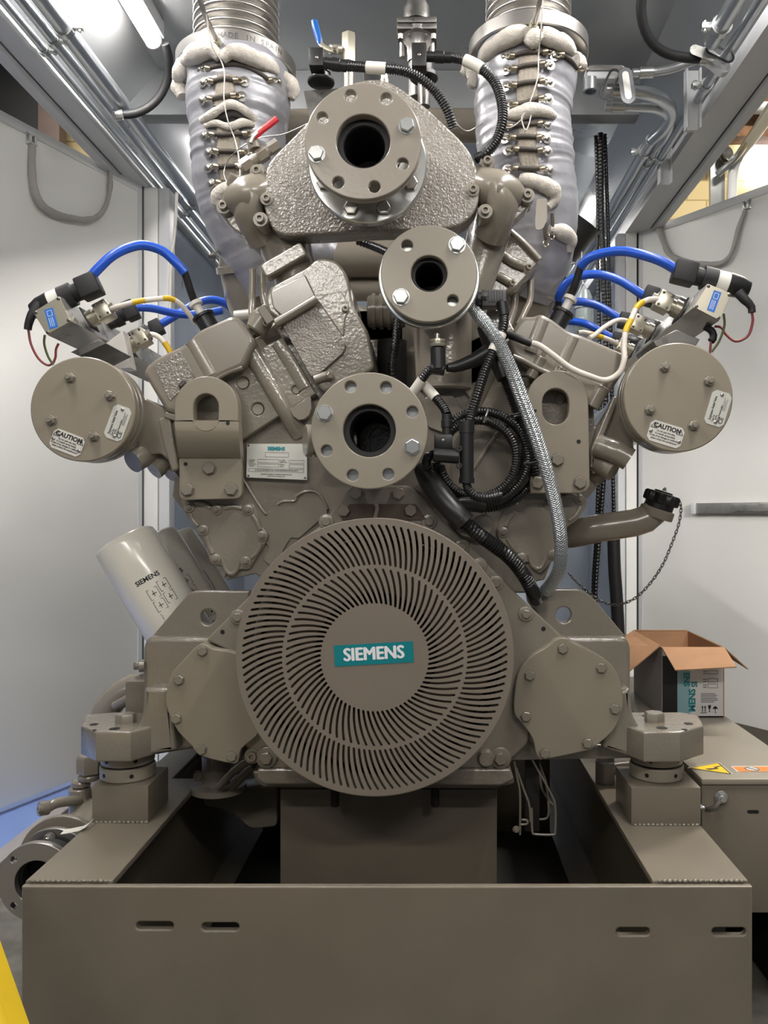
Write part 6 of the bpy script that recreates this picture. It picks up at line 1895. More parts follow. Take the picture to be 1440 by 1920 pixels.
def elbow_sensor():
    t = thing('pressure_sensor', 'small sensor with a zinc nut and black elbow plug under the smallest flange', 'sensor', Q(822, 705, 2.24))
    d = 2.24
    rod('stem', Q(820, 626, d), Q(820, 637, d), U(5, d), 'steel', t, 12)
    lathe('nut', [(0, 0), (U(15, d), 0), (U(16, d), 0.003), (U(16, d), 0.010), (U(14, d), 0.012), (U(16, d), 0.014), (U(16, d), 0.020), (0, 0.021)], Q(821, 651, d), (0, 0, 1), 'nickel', t, 30)
    rod('elbow_body', Q(822, 694, d), Q(821, 651.5, d), U(14, d), 'black_plastic', t, 20, 0.003)
    rod('elbow_arm', Q(834, 694, d - 0.0), Q(806, 690, d), U(11, d), 'black_plastic', t, 16, 0.003)
elbow_sensor()
cable('plug_lead', 'black plug and boot running level from the elbow sensor to the braided hose', [(838, 690, 2.29), (855, 688, 2.30), (872, 682, 2.30), (890, 675, 2.30), (910, 664, 2.30), (925, 655, 2.30)], [U(7, 2.3), U(11, 2.3), U(12, 2.3), U(13, 2.3), U(16, 2.3), U(15, 2.3)], 'black_plastic', 'plug', seg=16)
def boot():
    o = tube('conduit_boot', [(905, 612, 2.32), (920, 640, 2.31), (936, 678, 2.29), (947, 710, 2.28)], [U(12, 2.3), U(18, 2.3), U(19, 2.3), U(15, 2.3)], 'black_plastic', seg=20)
    tag(o, 'black moulded boot behind the braided hose at the top of the conduit bundle', 'boot')
boot()
# coil of spare conduit
def coil_loop():
    G = 'coiled conduit turns'
    def loop(label, cx, cy, rx, ry, d, a0, a1, r):
        pts = [(cx + rx * math.cos(R(a0 + (a1 - a0) * i / 16)), cy + ry * math.sin(R(a0 + (a1 - a0) * i / 16)), d + 0.03 * math.sin(math.pi * i / 16)) for i in range(17)]
        conduit_line(label, pts, r, grp=G)
    loop('innermost turn of the coiled black conduit right of the tee', 896, 860, 72, 72, 2.26, -150, 170, 9)
    loop('middle turn of the coiled black conduit right of the tee', 903, 858, 86, 86, 2.28, -140, 175, 9.5)
    loop('outermost turn of the coiled black conduit right of the tee', 908, 858, 103, 94, 2.32, -50, 168, 9.5)
    conduit_line('black conduit joining the bottom of the tee to the coil', [(875, 905, 2.20), (878, 918, 2.20), (892, 930, 2.20), (915, 934, 2.205), (940, 929, 2.215)], 9.5)
    conduit_line('black conduit from the end of the tee branch curving under the lower flange', [(812, 853, 2.21), (803, 856, 2.23), (800, 872, 2.25), (810, 895, 2.27), (830, 914, 2.28), (860, 928, 2.29)], 9)
    conduit_line('straight black conduit descending from the boot to the lug bolts', [(946, 706, 2.30), (962, 745, 2.31), (978, 790, 2.31), (992, 835, 2.31), (1001, 870, 2.32), (1003, 905, 2.34)], 12)
    conduit_line('straight black conduit from the boot along the outside of the coil', [(956, 702, 2.33), (975, 750, 2.34), (990, 800, 2.34), (985, 850, 2.34), (975, 895, 2.34), (950, 930, 2.34), (900, 950, 2.34), (860, 948, 2.34)], 10)
coil_loop()
def sleeve():
    t = thing('conduit_reducer', 'thick smooth black conduit sleeve below the lower flange on the right', 'sleeve', Q(850, 975, 2.2))
    pts = [(790, 880, 2.30), (805, 900, 2.26), (830, 935, 2.22), (855, 963, 2.20), (870, 979, 2.20)]
    tube('sleeve', pts, [U(15, 2.2), U(22, 2.2), U(22, 2.2), U(21, 2.2), U(20, 2.2)], 'black_plastic', t, seg=28)
    a, b = Q(864, 972, 2.2), Q(872, 981, 2.2)
    rod('lip', a, b, U(21.5, 2.2), 'black_plastic', t, 28, 0.002)
    tube('side_branch', [(850, 948, 2.22), (875, 944, 2.25), (905, 950, 2.28)], U(13, 2.2), 'black_plastic', t, seg=18)
sleeve()
conduit_line('thick ribbed black conduit running from the smooth sleeve down behind the engine support', [(868, 977, 2.21), (895, 1000, 2.22), (925, 1022, 2.24), (955, 1045, 2.26), (980, 1075, 2.29), (997, 1105, 2.33), (1006, 1125, 2.38)], 14, pitch=0.0092)
def ties():
    for (x, y, rot, d, lab) in ((990, 775, -12, 2.235, 'upper black cable tie strapping the braided hose to the conduits'), (1019, 866, -10, 2.235, 'lower black cable tie strapping the braided hose to the conduits')):
        M = F3(x - 8, y, d, R(-rot))
        bm = bmesh.new()
        ring = [(-0.044, 0.0), (-0.03, -0.028), (0.02, -0.034), (0.034, -0.01), (0.03, 0.02), (0, 0.034), (-0.03, 0.03)]
        P = [M @ Vector((x2, 0, -z2 - 0.006)) for x2, z2 in ring]
        P.append(P[0])
        b_tube(bm, P, 0.003, seg=8, step=0.006)
        b_box(bm, (-0.044, -0.006, 0.004), (-0.030, 0.006, 0.014), 0.002, M)
        tag(mk('cable_tie', bm, 'black_plastic'), lab, 'cable tie', 'cable ties on the braided hose')
    tag(tube('tie_strap', [(915, 768, 2.245), (911, 780, 2.24), (907, 792, 2.245)], 0.004, 'steel', seg=8, step=0.006), 'pale tie strap around the top of the conduit coil', 'cable tie')
ties()
# ================================================================== valves and pipes above the engine
def blue_valve():
    t = thing('ball_valve', 'nickel ball valve with a raised blue handle at the top of the engine', 'valve', Q(655, 150, 2.62))
    d = 2.60
    bm = bmesh.new()
    b_lathe(bm, [(0, 0), (0.024, 0), (0.024, 0.09), (0.021, 0.094), (0, 0.094)], frame(Q(654, 118, d), (0, 0, 1)), 6)
    mk('hex_body', bm, 'nickel', t)
    rod('tail_pipe', Q(654, 175, d), Q(654, 118.5, d), 0.016, 'nickel', t, 20)
    rod('stem', Q(640, 93, d - 0.01), Q(618, 93, d - 0.03), 0.015, 'nickel', t, 16, 0.003)
    tube('lever_arm', [(634, 97, d - 0.04), (615, 92, d - 0.045), (602, 84, d - 0.05), (598, 72, d - 0.05)], 0.010, 'nickel', t, flat=0.35)
    tube('handle', [(599, 84, d - 0.05), (597, 70, d - 0.05), (592, 52, d - 0.05), (589, 38, d - 0.05)], [0.008, 0.011, 0.012, 0.010], 'blue_plastic', t, seg=14, flat=0.5)
    inst('nut', FAST['nut'], 'nickel', Q(628, 92, d - 0.046), BACK, 0.010, t)
blue_valve()
def safety_valve():
    t = thing('safety_valve', 'domed safety valve with a square bolted flange at the top centre', 'valve', Q(783, 130, 2.65))
    d = 2.68
    lathe('dome', [(0, 0.085), (0.018, 0.082), (0.034, 0.07), (0.043, 0.05), (0.045, 0.0), (0, 0)], Q(781, 44, d), (0, 0, 1), 'steel_dark', t, 36, angle=60)
    for k, (y0, y1) in enumerate(((52, 40.5), (64, 53))):
        a, b = Q(745, y0, d - 0.03), Q(819, y1, d - 0.03)
        box('square_flange', (a.x, d - 0.06, a.z), (b.x, d + 0.06, b.z), 'steel_dark', t, 0.006)
    lathe('body', [(0, 0), (0.034, 0), (0.036, 0.05), (0.05, 0.075), (0.062, 0.08), (0.062, 0.095), (0, 0.095)], Q(783, 118, d), (0, 0, 1), 'steel', t, 36)
    for x in (751, 813):
        rod('flange_bolt', Q(x, 74, d - 0.05), Q(x, 64.5, d - 0.05), 0.009, 'steel_dark', t, 6)
        rod('side_post', Q(x + (4 if x < 780 else -4), 108, d + 0.02), Q(x + (4 if x < 780 else -4), 74.5, d + 0.02), 0.011, 'steel', t, 14)
    rod('neck', Q(783, 185, d), Q(783, 118.5, d), 0.03, 'steel_dark', t, 24)
safety_valve()
def top_sensors():
    t = thing('solenoid_valve', 'black solenoid valve under the left square plug on a dark bracket', 'solenoid', Q(600, 215, 2.5))
    d = 2.48
    lathe('coil', [(0, 0), (0.040, 0), (0.042, 0.003), (0.042, 0.008), (0.028, 0.010), (0.026, 0.03), (0.030, 0.032), (0.030, 0.042), (0, 0.042)], Q(602, 157, d), (0, 0, 1), 'black_plastic', t, 30)
    plate('bracket', [rounded([(569, 170), (640, 165), (640, 215), (582, 230)], 3)], d + 0.02, 0.01, 'steel_dark', t, 0.001)
    rod('stem', Q(602, 146, d), Q(600, 128, d), 0.018, 'steel_dark', t)
    t = thing('solenoid_valve', 'black solenoid valve under the right square plug', 'solenoid', Q(800, 215, 2.55))
    d = 2.55
    lathe('coil', [(0, 0), (0.04, 0), (0.045, 0.004), (0.045, 0.016), (0.03, 0.02), (0.03, 0.06), (0, 0.06)], Q(795, 150, d), (0, 0, 1), 'black_plastic', t, 30)
    rod('stem', Q(795, 200, d), Q(795, 150.5, d), 0.02, 'steel_dark', t)
    t = thing('small_fitting', 'small nickel fitting peeking over the top flange', 'fitting', Q(722, 165, 2.5))
    rod('body', Q(721, 170, 2.5), Q(721, 150, 2.5), 0.014, 'nickel', t, 16)
    rod('head', Q(721, 149.5, 2.5), Q(721, 140, 2.5), 0.011, 'nickel', t, 6)
    box('black_block', Q(681, 160, 2.52), Q(714, 136, 2.56), 'black_plastic', t, 0.003)
top_sensors()
def red_valve():
    t = thing('drain_cock', 'taupe drain cock with a red lever at the left shoulder of the triangular cover', 'valve', Q(480, 300, 2.45))
    d = 2.45
    tube('body', [(450, 318, d), (465, 308, d), (485, 294, d), (505, 282, d), (518, 273, d)], [0.014, 0.016, 0.019, 0.016, 0.015], 'paint', t, seg=20)
    for (x, y, r) in ((463, 309, 14), (492, 290, 14), (514, 275, 12)):
        bm = bmesh.new()
        b_lathe(bm, [(0, -0.016), (U(r, d), -0.016), (U(r, d), 0.016), (0, 0.016)], frame(Q(x, y, d), (0.82, 0, 0.55)), 6)
        mk('hex_nut', bm, 'paint', t)
    lathe('stem', [(0, 0), (0.018, 0), (0.018, 0.03), (0, 0.03)], Q(478, 280, d - 0.01), (-0.3, 0, 1), 'paint', t, 12)
    tube('lever', [(476, 257, d - 0.03), (490, 245, d - 0.03), (507, 232, d - 0.03), (520, 222, d - 0.03)], [0.010, 0.0105, 0.0105, 0.010], 'red_plastic', t, seg=14, flat=0.5)
    tube('lever_arm', [(470, 268, d - 0.03), (476, 258, d - 0.03), (484, 250, d - 0.03)], 0.006, 'steel', t, seg=10)
    tube('tail', [(445, 330, d), (440, 345, d + 0.01), (447, 360, d + 0.02)], 0.025, 'paint', t, seg=16)
red_valve()
# ================================================================== insulated exhaust pipes
class Jacket:
    def __init__(s, rings):
        s.rings = rings            # (cx, cy, d, rpx)
    def at(s, y):
        rg = s.rings
        if y <= rg[0][1]:
            return rg[0]
        for a, b in zip(rg, rg[1:]):
            if a[1] <= y <= b[1]:
                t = (y - a[1]) / (b[1] - a[1])
                return tuple(p + (q - p) * t for p, q in zip(a, b))
        return rg[-1]
    def surf(s, x, y, lift=0.006):
        cx, cy, d, r = s.at(y)
        rw = U(r, d)
        dd = d - rw
        for _ in range(5):
            X = (x - VX) * dd / F
            dx = X - (cx - VX) * d / F
            dx = max(-rw * 0.98, min(rw * 0.98, dx))
            dd = d - math.sqrt(rw * rw - dx * dx)
        return Q(x, y, dd - lift)
JL = Jacket([(446, 128, 2.86, 88), (448, 165, 2.86, 94), (447, 205, 2.86, 94), (446, 240, 2.86, 88), (446, 275, 2.86, 84), (443, 310, 2.86, 80), (440, 345, 2.86, 74), (445, 385, 2.87, 70), (455, 425, 2.88, 64), (472, 465, 2.90, 58), (490, 505, 2.92, 52), (505, 545, 2.95, 46)])
JR = Jacket([(990, 110, 2.86, 92), (985, 150, 2.86, 96), (981, 195, 2.86, 92), (980, 225, 2.86, 86), (982, 255, 2.86, 88), (985, 285, 2.86, 90), (990, 320, 2.86, 88), (1000, 360, 2.86, 80), (1008, 400, 2.86, 74), (1012, 440, 2.87, 68), (1010, 480, 2.89, 62), (1000, 515, 2.92, 58), (985, 550, 2.95, 52)])
def build_jacket(J, label, seed):
    t = thing('insulation_jacket', label, 'insulation jacket', Q(J.rings[-1][0], J.rings[-1][1], 2.9))
    bm = bmesh.new()
    def disp(a, s, p):
        q = p * 5.0 + Vector((seed, 0, 0))
        v = 0.05 * noise.noise(q) + 0.035 * noise.noise(Vector((p.x * 9, p.y * 9, p.z * 26 + seed)))
        v += 0.022 * (1 - abs(noise.noise(Vector((p.x * 14, p.y * 14, p.z * 30))))) ** 6
        return v
    b_tube(bm, [Q(x, y, d) for x, y, d, r in J.rings], [U(r, d) for x, y, d, r in J.rings], seg=96, step=0.006, disp=disp)
    mk('silver_cover', bm, 'silver_cloth', t, 70)
    return t
TL = build_jacket(JL, 'laced silver insulation jacket on the left exhaust pipe with an open gap showing', 3.1)
TR = build_jacket(JR, 'laced silver insulation jacket on the right exhaust pipe with a tied white string', 8.4)
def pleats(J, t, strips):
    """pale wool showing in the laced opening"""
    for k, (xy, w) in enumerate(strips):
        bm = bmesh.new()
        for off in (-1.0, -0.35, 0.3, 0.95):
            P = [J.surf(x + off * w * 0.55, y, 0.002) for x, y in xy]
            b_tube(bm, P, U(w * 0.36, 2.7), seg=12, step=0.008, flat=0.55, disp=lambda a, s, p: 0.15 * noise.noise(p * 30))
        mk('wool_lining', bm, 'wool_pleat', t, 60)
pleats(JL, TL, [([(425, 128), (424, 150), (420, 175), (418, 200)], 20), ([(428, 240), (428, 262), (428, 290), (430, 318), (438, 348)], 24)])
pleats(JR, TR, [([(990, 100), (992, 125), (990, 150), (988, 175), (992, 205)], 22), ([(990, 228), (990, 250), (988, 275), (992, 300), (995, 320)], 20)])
def lacing(J, t, rows):
    """dark spring straps, each with a hook, ring and riveted tab at its ends"""
    for pts in rows:
        P = [J.surf(x, y, 0.016) for x, y in pts]
        o = tube('lacing_strap', P, 0.0075, 'strap', t, seg=10, step=0.008)
        for k, sgn in ((0, -1), (-1, 1)):
            x, y = pts[k]
            bm = bmesh.new()
            p = J.surf(x + sgn * 2, y, 0.018)
            b_lathe(bm, [(0, -0.009), (0.0095, -0.009), (0.0105, 0), (0.0095, 0.009), (0, 0.009)], frame(p, (sgn, 0, 0.1)), 12)
            q = J.surf(x + sgn * 9, y + 1, 0.016)
            M = frame(q, (0, -1, 0.2))
            n = 12
            ring = [M @ Vector((0.011 * math.cos(2 * math.pi * i / n), 0.008 * math.sin(2 * math.pi * i / n), 0)) for i in range(n)]
            b_tube(bm, ring + [ring[0]], 0.0028, seg=6, step=0.004)
            mk('hook', bm, 'brass', o)
            c = J.surf(x + sgn * 17, y + 3, 0.008)
            outw = (c - Q(J.at(y)[0], y, J.at(y)[2])).normalized()
            outw.z = 0.05
            lathe('tab', [(0, 0), (0.018, 0), (0.018, 0.002), (0.008, 0.003), (0.0078, 0.008), (0.004, 0.010), (0, 0.0105)], c, outw, 'steel', o, 18)
lacing(JL, TL, [
    [(392, 128), (415, 122), (445, 121), (478, 132), (505, 150)],
    [(398, 152), (420, 147), (441, 150)],
    [(396, 185), (412, 181), (436, 178)],
    [(400, 252), (420, 252), (458, 250)],
    [(408, 283), (430, 283), (452, 285)],
    [(408, 312), (425, 311), (445, 310)],
    [(413, 342), (430, 341), (450, 339)]])
lacing(JR, TR, [
    [(962, 104), (985, 98), (1020, 97)],
    [(1055, 102), (1070, 112), (1082, 128)],
    [(966, 128), (985, 122), (1014, 119)],
    [(966, 159), (985, 154), (1014, 152)],
    [(968, 195), (985, 191), (1012, 183)],
    [(958, 236), (980, 233), (1010, 231)],
    [(964, 257), (985, 255), (1008, 257)],
    [(970, 279), (990, 279), (1010, 281)],
    [(968, 315), (985, 315), (1014, 316)]])
def wool(J, t, rolls):
    for pts, r in rolls:
        bm = bmesh.new()
        P = [J.surf(x, y, l) for x, y, l in pts]
        rr = [U(v, 2.7) for v in r]
        b_tube(bm, P, rr, seg=36, step=0.006, disp=lambda a, s, p: 0.30 * noise.noise(p * 12) + 0.14 * noise.noise(p * 34) + 0.05 * noise.noise(p * 90))
        mk('wool_roll', bm, 'wool', t, 75)
wool(JL, TL, [
    ([(332, 150, 0.0), (338, 135, 0.02), (350, 115, 0.03), (370, 100, 0.035), (395, 94, 0.035), (412, 108, 0.03)], [9, 14, 17, 16, 15, 9]),
    ([(416, 112, 0.03), (432, 98, 0.035), (455, 100, 0.035), (485, 114, 0.03), (510, 126, 0.02), (518, 136, 0.01)], [9, 14, 15, 15, 13, 8]),
    ([(528, 140, -0.005), (542, 155, -0.02), (548, 172, -0.02), (545, 186, -0.02)], [10, 15, 14, 8]),
    ([(334, 152, -0.03), (336, 165, -0.02), (342, 182, -0.01)], [12, 14, 9]),
    ([(378, 226, 0.004), (395, 216, 0.012), (410, 206, 0.014), (430, 196, 0.016), (448, 200, 0.014), (465, 212, 0.012), (478, 224, 0.006)], [7, 9, 8, 9, 8, 8, 6]),
    ([(385, 236, 0.004), (405, 231, 0.01), (430, 238, 0.012), (455, 230, 0.01), (476, 234, 0.004)], [5, 7, 7, 7, 5]),
    ([(408, 385, 0.004), (408, 368, 0.01), (420, 356, 0.012), (438, 352, 0.012), (452, 358, 0.01)], [9, 12, 12, 11, 8])])
wool(JR, TR, [
    ([(905, 118, 0.012), (915, 98, 0.028), (940, 78, 0.032), (965, 66, 0.032), (984, 64, 0.03), (992, 74, 0.028)], [10, 15, 16, 16, 13, 8]),
    ([(990, 85, 0.03), (1002, 72, 0.032), (1012, 80, 0.03)], [12, 17, 12]),
    ([(1014, 64, 0.03), (1035, 72, 0.03), (1060, 84, 0.025), (1072, 98, 0.016)], [13, 16, 15, 10]),
    ([(1074, 112, -0.02), (1086, 118, -0.03), (1092, 128, -0.03)], [12, 15, 9]),
    ([(868, 140, -0.03), (880, 128, -0.02), (888, 150, -0.01), (882, 162, -0.01)], [10, 15, 14, 8]),
    ([(950, 216, 0.008), (975, 212, 0.014), (1000, 206, 0.016), (1025, 210, 0.014), (1040, 218, 0.01)], [8, 12, 14, 12, 8]),
    ([(976, 335, 0.006), (995, 338, 0.012), (1018, 345, 0.014), (1038, 358, 0.012), (1040, 375, 0.004), (1028, 388, 0.0)], [8, 13, 15, 15, 12, 8]),
    ([(1030, 430, 0.004), (1052, 434, 0.004), (1068, 448, -0.004), (1066, 470, -0.01)], [9, 13, 14, 9])])
# dark gap of the left jacket
def gap():
    bm = bmesh.new()
    P = [JL.surf(x, y, 0.004) for x, y in ((393, 228), (420, 216), (440, 210), (462, 220), (470, 230))]
    b_tube(bm, P, [U(3, 2.7), U(8, 2.7), U(11, 2.7), U(9, 2.7), U(3, 2.7)], seg=14, step=0.008, flat=0.4)
    mk('open_gap', bm, 'inner_dark', TL, 60)
gap()
# loose straps dangling from the lower right jacket
for pts in ([(1035, 400), (1036, 420), (1035, 436)], [(1022, 418), (1022, 440), (1024, 450)]):
    P = [JR.surf(x, y, 0.012) for x, y in pts]
    o = tube('loose_strap', P, 0.0065, 'strap', TR, seg=10)
    bm = bmesh.new()
    M = frame(P[-1] - Vector((0, 0, 0.012)), BACK)
    ring = [M @ Vector((0.009 * math.cos(2 * math.pi * i / 12), 0.012 * math.sin(2 * math.pi * i / 12), 0)) for i in range(12)]
    b_tube(bm, ring + [ring[0]], 0.0025, seg=6, step=0.004)
    mk('hook', bm, 'brass', o)
tag(plate('guard_strip', [rounded([(1006, 372), (1026, 372), (1026, 412), (1018, 430), (1004, 432), (1003, 415)], 6)], 2.62, 0.004, 'paint', None, 0.001), 'bent taupe sheet strip in front of the lower right jacket', 'strip')
# pipe ends at the foot of the jackets
def exhaust_foot(label, ring_pts, r, blue):
    t = thing('exhaust_manifold', label, 'manifold', Q(*ring_pts[-1]))
    tube('pipe', ring_pts, r, 'paint', t, seg=36)
    a, b = Q(*ring_pts[1]), Q(*ring_pts[2])
    v = (b - a).normalized()
    lathe('clamp_band', [(r + 0.001, 0), (r + 0.012, 0.004), (r + 0.012, 0.026), (r + 0.001, 0.03)], a, v, 'paint_cast', t, 40)
    inst('bolt', FAST['nut'], 'steel_dark', a + Vector((-0.09, -0.08, 0)) if not blue else a + Vector((0.1, -0.07, 0)), (-1, -0.3, 0.2) if not blue else (1, -0.3, 0.2), 0.016, t)
exhaust_foot('ringed taupe exhaust pipe end under the left silver jacket', [(468, 450, 2.95), (462, 495, 2.95), (470, 545, 2.98), (490, 600, 3.05)], 0.10, False)
exhaust_foot('ringed exhaust pipe end under the right silver jacket beside the blue leads', [(1000, 490, 2.95), (1000, 535, 2.95), (985, 580, 2.98), (960, 630, 3.05)], 0.10, True)
for pts, r, lab in (([(474, 505, 2.7), (473, 560, 2.7), (472, 590, 2.68), (478, 620, 2.66)], 0.011, 'thin taupe pipe dropping beside the left exhaust pipe end'),
                    ([(492, 500, 2.72), (492, 530, 2.72), (494, 555, 2.72), (500, 580, 2.7)], 0.013, 'short taupe pipe dropping behind the angular housing on the left'),
                    ([(995, 510, 2.68), (994, 560, 2.68), (984, 585, 2.66), (972, 610, 2.64)], 0.011, 'thin taupe pipe curving down beside the right exhaust pipe end'),
                    ([(966, 545, 2.66), (964, 575, 2.66), (958, 595, 2.64), (952, 612, 2.62)], 0.013, 'thin grey pipe behind the solenoid plug on the right')):
    tag(tube('drop_pipe', pts, r, 'paint', seg=14), lab, 'pipe')
tag(rod('side_bracket', Q(440, 592, 2.9), Q(475, 588, 2.9), 0.018, 'porcelain'), 'small white bracket behind the left valve cover', 'bracket')
# ------------------------------------------------------------------ bellows and their weld flanges
def bellows(label, cx, z, rb, rf, word, tilt):
    t = thing('exhaust_bellows', label, 'bellows', (cx, 2.9, z))
    ax = Vector(tilt).normalized()
    c = Vector((cx, 2.9, z))
    lathe('weld_flange', [(rf * 0.62, 0), (rf - 0.004, 0), (rf, 0.004), (rf, 0.048), (rf - 0.004, 0.052), (rb * 0.9, 0.052), (rb * 0.9, 0.02), (rf * 0.62, 0)], c, ax, 'steel', t, 96)
    pr = [(rb * 0.86, 0.0525)]
    n = 22
    p = 0.030
    for k in range(n):
        h = 0.054 + p * k
        for (f, rr) in ((0.0, 0.885), (0.12, 0.96), (0.25, 0.995), (0.4, 1.0), (0.55, 0.99), (0.68, 0.95), (0.78, 0.885), (0.88, 0.86)):
            pr.append((rb * rr, h + p * f))
    pr += [(rb * 0.84, 0.054 + p * n), (rb * 0.84, 0.06)]
    lathe('corrugated_tube', pr, c, ax, 'steel', t, 72, angle=50)
    if word:
        # embossed band on the front of the flange
        for i, ch in enumerate('MADE IN SPAIN'):
            a = -0.02 + 0.085 * i
            n2 = Vector((math.sin(a), -math.cos(a), 0))
            M = Matrix((Vector((math.cos(a), math.sin(a), 0)), Vector((0, 0, 1)), n2)).transposed().to_4x4()
            M.translation = c + n2 * (rf + 0.0004) + Vector((0, 0, 0.027))
            if ch != ' ':
                text('stamped_letter', ch, M, 0.026, 'steel_dark', t, 0.0004)
    return t
BL = bellows('steel exhaust bellows on a stamped round flange at the upper left', -0.712, 3.035, 0.152, 0.212, True, (0.0, 0, 1))
BR = bellows('steel exhaust bellows on a plain round flange at the upper right', 0.345, 3.10, 0.155, 0.215, False, (-0.0, 0, 1))
# probes and thin wires
def probe(label, pts, fx, fy, d):
    t = thing('temperature_probe', label, 'probe', Q(fx, fy, d))
    tube('stem', pts, 0.0085, 'steel', t, seg=12)
    a = Q(*pts[-1])
    v = (Q(*pts[-1]) - Q(*pts[-2])).normalized()
    bm = bmesh.new()
    b_lathe(bm, [(0, 0), (0.014, 0), (0.014, 0.02), (0.011, 0.022), (0.011, 0.028), (0.020, 0.029), (0.020, 0.048), (0, 0.048)], frame(a, v), 6)
    mk('gland_nut', bm, 'zinc_yellow', t)
probe('steel temperature probe screwed in above the left silver jacket', [(371, -30, 2.5), (378, 10, 2.54), (390, 42, 2.6), (405, 72, 2.66)], 412, 82, 2.68)
probe('steel temperature probe screwed in above the right silver jacket', [(1016, -30, 2.5), (1010, 10, 2.55), (1002, 42, 2.64)], 1000, 50, 2.66)
def wire(label, pts, mat='steel', r=0.0018):
    tag(tube('thin_wire', pts, r, mat, seg=8, step=0.01), label, 'wire')
jl = lambda x, y, l=0.03: JL.surf(x, y, l)
jr = lambda x, y, l=0.03: JR.surf(x, y, l)
def wire_pts(label, P, mat='steel', r=0.0022):
    tag(tube('thin_wire', P, r, mat, seg=8, step=0.01), label, 'wire')
wire_pts('thin pale wire running down the front of the left jacket', [Q(385, 20, 2.56), Q(394, 70, 2.6), Q(400, 92, 2.62), jl(415, 115, 0.05), jl(421, 140, 0.05), jl(420, 185, 0.04), jl(427, 225, 0.04), jl(440, 260, 0.04), Q(447, 290, 2.55), Q(450, 320, 2.5), Q(448, 345, 2.45), Q(435, 365, 2.42), Q(420, 380, 2.40)], 'porcelain')
wire('thin grey wire strung from the top flange to the left jacket', [(590, 225, 2.42), (560, 240, 2.46), (530, 252, 2.5), (490, 258, 2.52), (455, 274, 2.52), (428, 300, 2.54), (420, 325, 2.54), (428, 345, 2.5), (440, 358, 2.45)], 'steel')
wire_pts('thin white string tied in a bow on the right jacket', [Q(1018, 0, 2.52), Q(1014, 60, 2.56), jr(1010, 100, 0.05), jr(1008, 145, 0.04), jr(996, 185, 0.035), jr(984, 212, 0.035), jr(978, 222, 0.035), jr(985, 245, 0.03), jr(992, 232, 0.03), jr(996, 210, 0.03), jr(990, 208, 0.03), jr(978, 224, 0.03), jr(960, 238, 0.03), jr(944, 240, 0.03)], 'porcelain')
wire('thin grey wire sagging between the right jacket and the triangular cover', [(850, 222, 2.6), (862, 238, 2.6), (876, 246, 2.6), (890, 240, 2.62), (905, 232, 2.62)], 'steel')
# ================================================================== light and camera
def area(name, loc, rot, sx, sy, power, rgb, spread=180):
    l = bpy.data.lights.new(name, 'AREA')
    l.shape = 'RECTANGLE'
    l.size, l.size_y = sx, sy
    l.energy = power
    l.color = rgb
    l.spread = R(spread)
    o = bpy.data.objects.new(name, l)
    o.location = loc
    o.rotation_euler = rot
    COL.objects.link(o)
    return o
for lx, ly, lz in ((-2.6, -2.6, 4.6), (1.8, -3.0, 4.6), (-2.6, -4.4, 4.6), (1.8, -4.6, 4.6)):
    area('workshop_and_fill_lamp', (lx, ly, lz), (R(40), 0, 0), 2.6, 0.16, 9, (1.0, 0.95, 0.88))
for lx in (-1.1, 1.0):  # close strips added above the eye to lift the engine front
    area('workshop_and_fill_lamp', (lx, -1.25, 3.25), (R(56), 0, 0), 1.3, 0.09, 30, (1.0, 0.96, 0.9))
sp = bpy.data.lights.new('bay_daylight', 'SPOT')
sp.energy = 650
sp.color = (0.72, 0.84, 1.0)
sp.spot_size = R(24)
sp.spot_blend = 0.4
sp.shadow_soft_size = 0.3
so = bpy.data.objects.new('bay_daylight', sp)
so.location = (-3.9, -1.4, 1.9)
so.rotation_euler = (Vector((-1.95, 3.7, 0.0)) - Vector(so.location)).to_track_quat('-Z', 'Y').to_euler()
COL.objects.link(so)
area('hall_lamp', (-3.5, 6.0, 6.8), (R(-15), 0, 0), 2.0, 0.5, 260, (1.0, 0.93, 0.82))
area('hall_lamp', (3.8, 6.0, 6.8), (R(-15), 0, 0), 2.0, 0.5, 420, (1.0, 0.93, 0.82))
sp = bpy.data.lights.new('door_fill_spot', 'SPOT')  # added narrow spot without a real source, brightens the right door only
sp.energy = 900
sp.color = (1.0, 0.96, 0.9)
sp.spot_size = R(25)
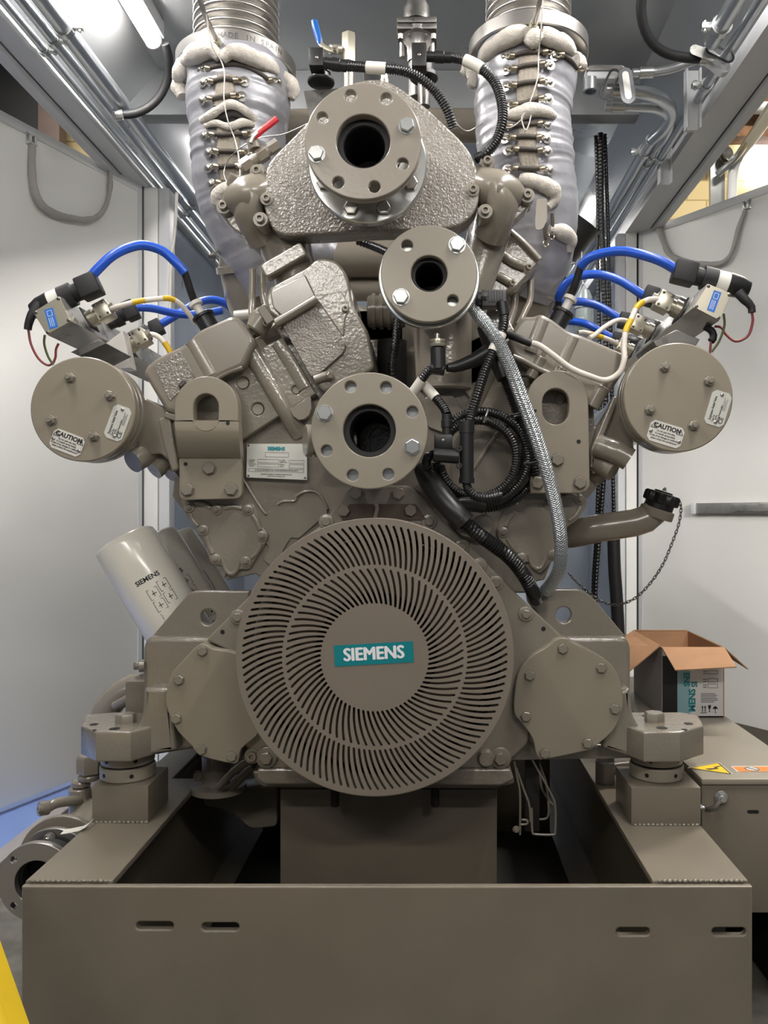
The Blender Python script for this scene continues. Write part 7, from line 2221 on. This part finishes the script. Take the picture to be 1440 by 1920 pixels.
sp.spot_blend = 0.7
sp.shadow_soft_size = 0.4
so = bpy.data.objects.new('door_fill_spot', sp)
so.location = (2.3, -1.2, 3.2)
so.rotation_euler = (Vector((1.95, 4.9, 1.0)) - Vector(so.location)).to_track_quat('-Z', 'Y').to_euler()
COL.objects.link(so)
w = bpy.data.worlds.new('World')
SC.world = w
w.use_nodes = True
w.node_tree.nodes['Background'].inputs['Color'].default_value = (0.86, 0.88, 0.92, 1)
w.node_tree.nodes['Background'].inputs['Strength'].default_value = 0.16
PART_LABELS = {'handle': 'blue plastic handle', 'lever': 'red plastic lever', 'marker': 'white marker sleeve', 'marker_sleeve': 'yellow marker sleeve', 'badge': 'teal badge with white lettering',
               'white_plug': 'white plug', 'caution_plate': 'white caution plate', 'data_plate': 'riveted data plate', 'cap': 'black cap', 'wool_roll': 'rolled white wool', 'wool_lining': 'pale wool lining',
               'sticker_band': 'white sticker band', 'diffuser': 'lit white diffuser', 'end_cover': 'nickel end cover', 'gasket': 'black gasket', 'rear_flange': 'bright zinc rear flange'}
for o in bpy.data.objects:
    if o.parent is not None and 'label' not in o:
        st = o.name.split('.')[0]
        if st in PART_LABELS and not (st == 'cap' and o.parent.name.startswith('spark')) and not (st == 'handle' and 'ball' not in o.parent.name):
            o['label'] = PART_LABELS[st]
cam = bpy.data.cameras.new('camera')
cam.sensor_width = 36.0
cam.sensor_fit = 'AUTO'
cam.lens = F / 1920.0 * 36.0
cam.shift_x = -(VX - 720.0) / 1920.0
cam.shift_y = (VY - 960.0) / 1920.0
cam.clip_start = 0.02
co = bpy.data.objects.new('camera', cam)
co.location = (0, 0, EYE)
co.rotation_euler = (R(90), 0, 0)
COL.objects.link(co)
SC.camera = co
SC.view_settings.view_transform = 'Standard'
SC.view_settings.look = 'None'
SC.view_settings.gamma = 1.0
SC.view_settings.use_curve_mapping = False
SC.view_settings.exposure = 0.0
SC.cycles.max_bounces = 6
SC.cycles.sample_clamp_indirect = 6.0
SC.cycles.use_denoising = True
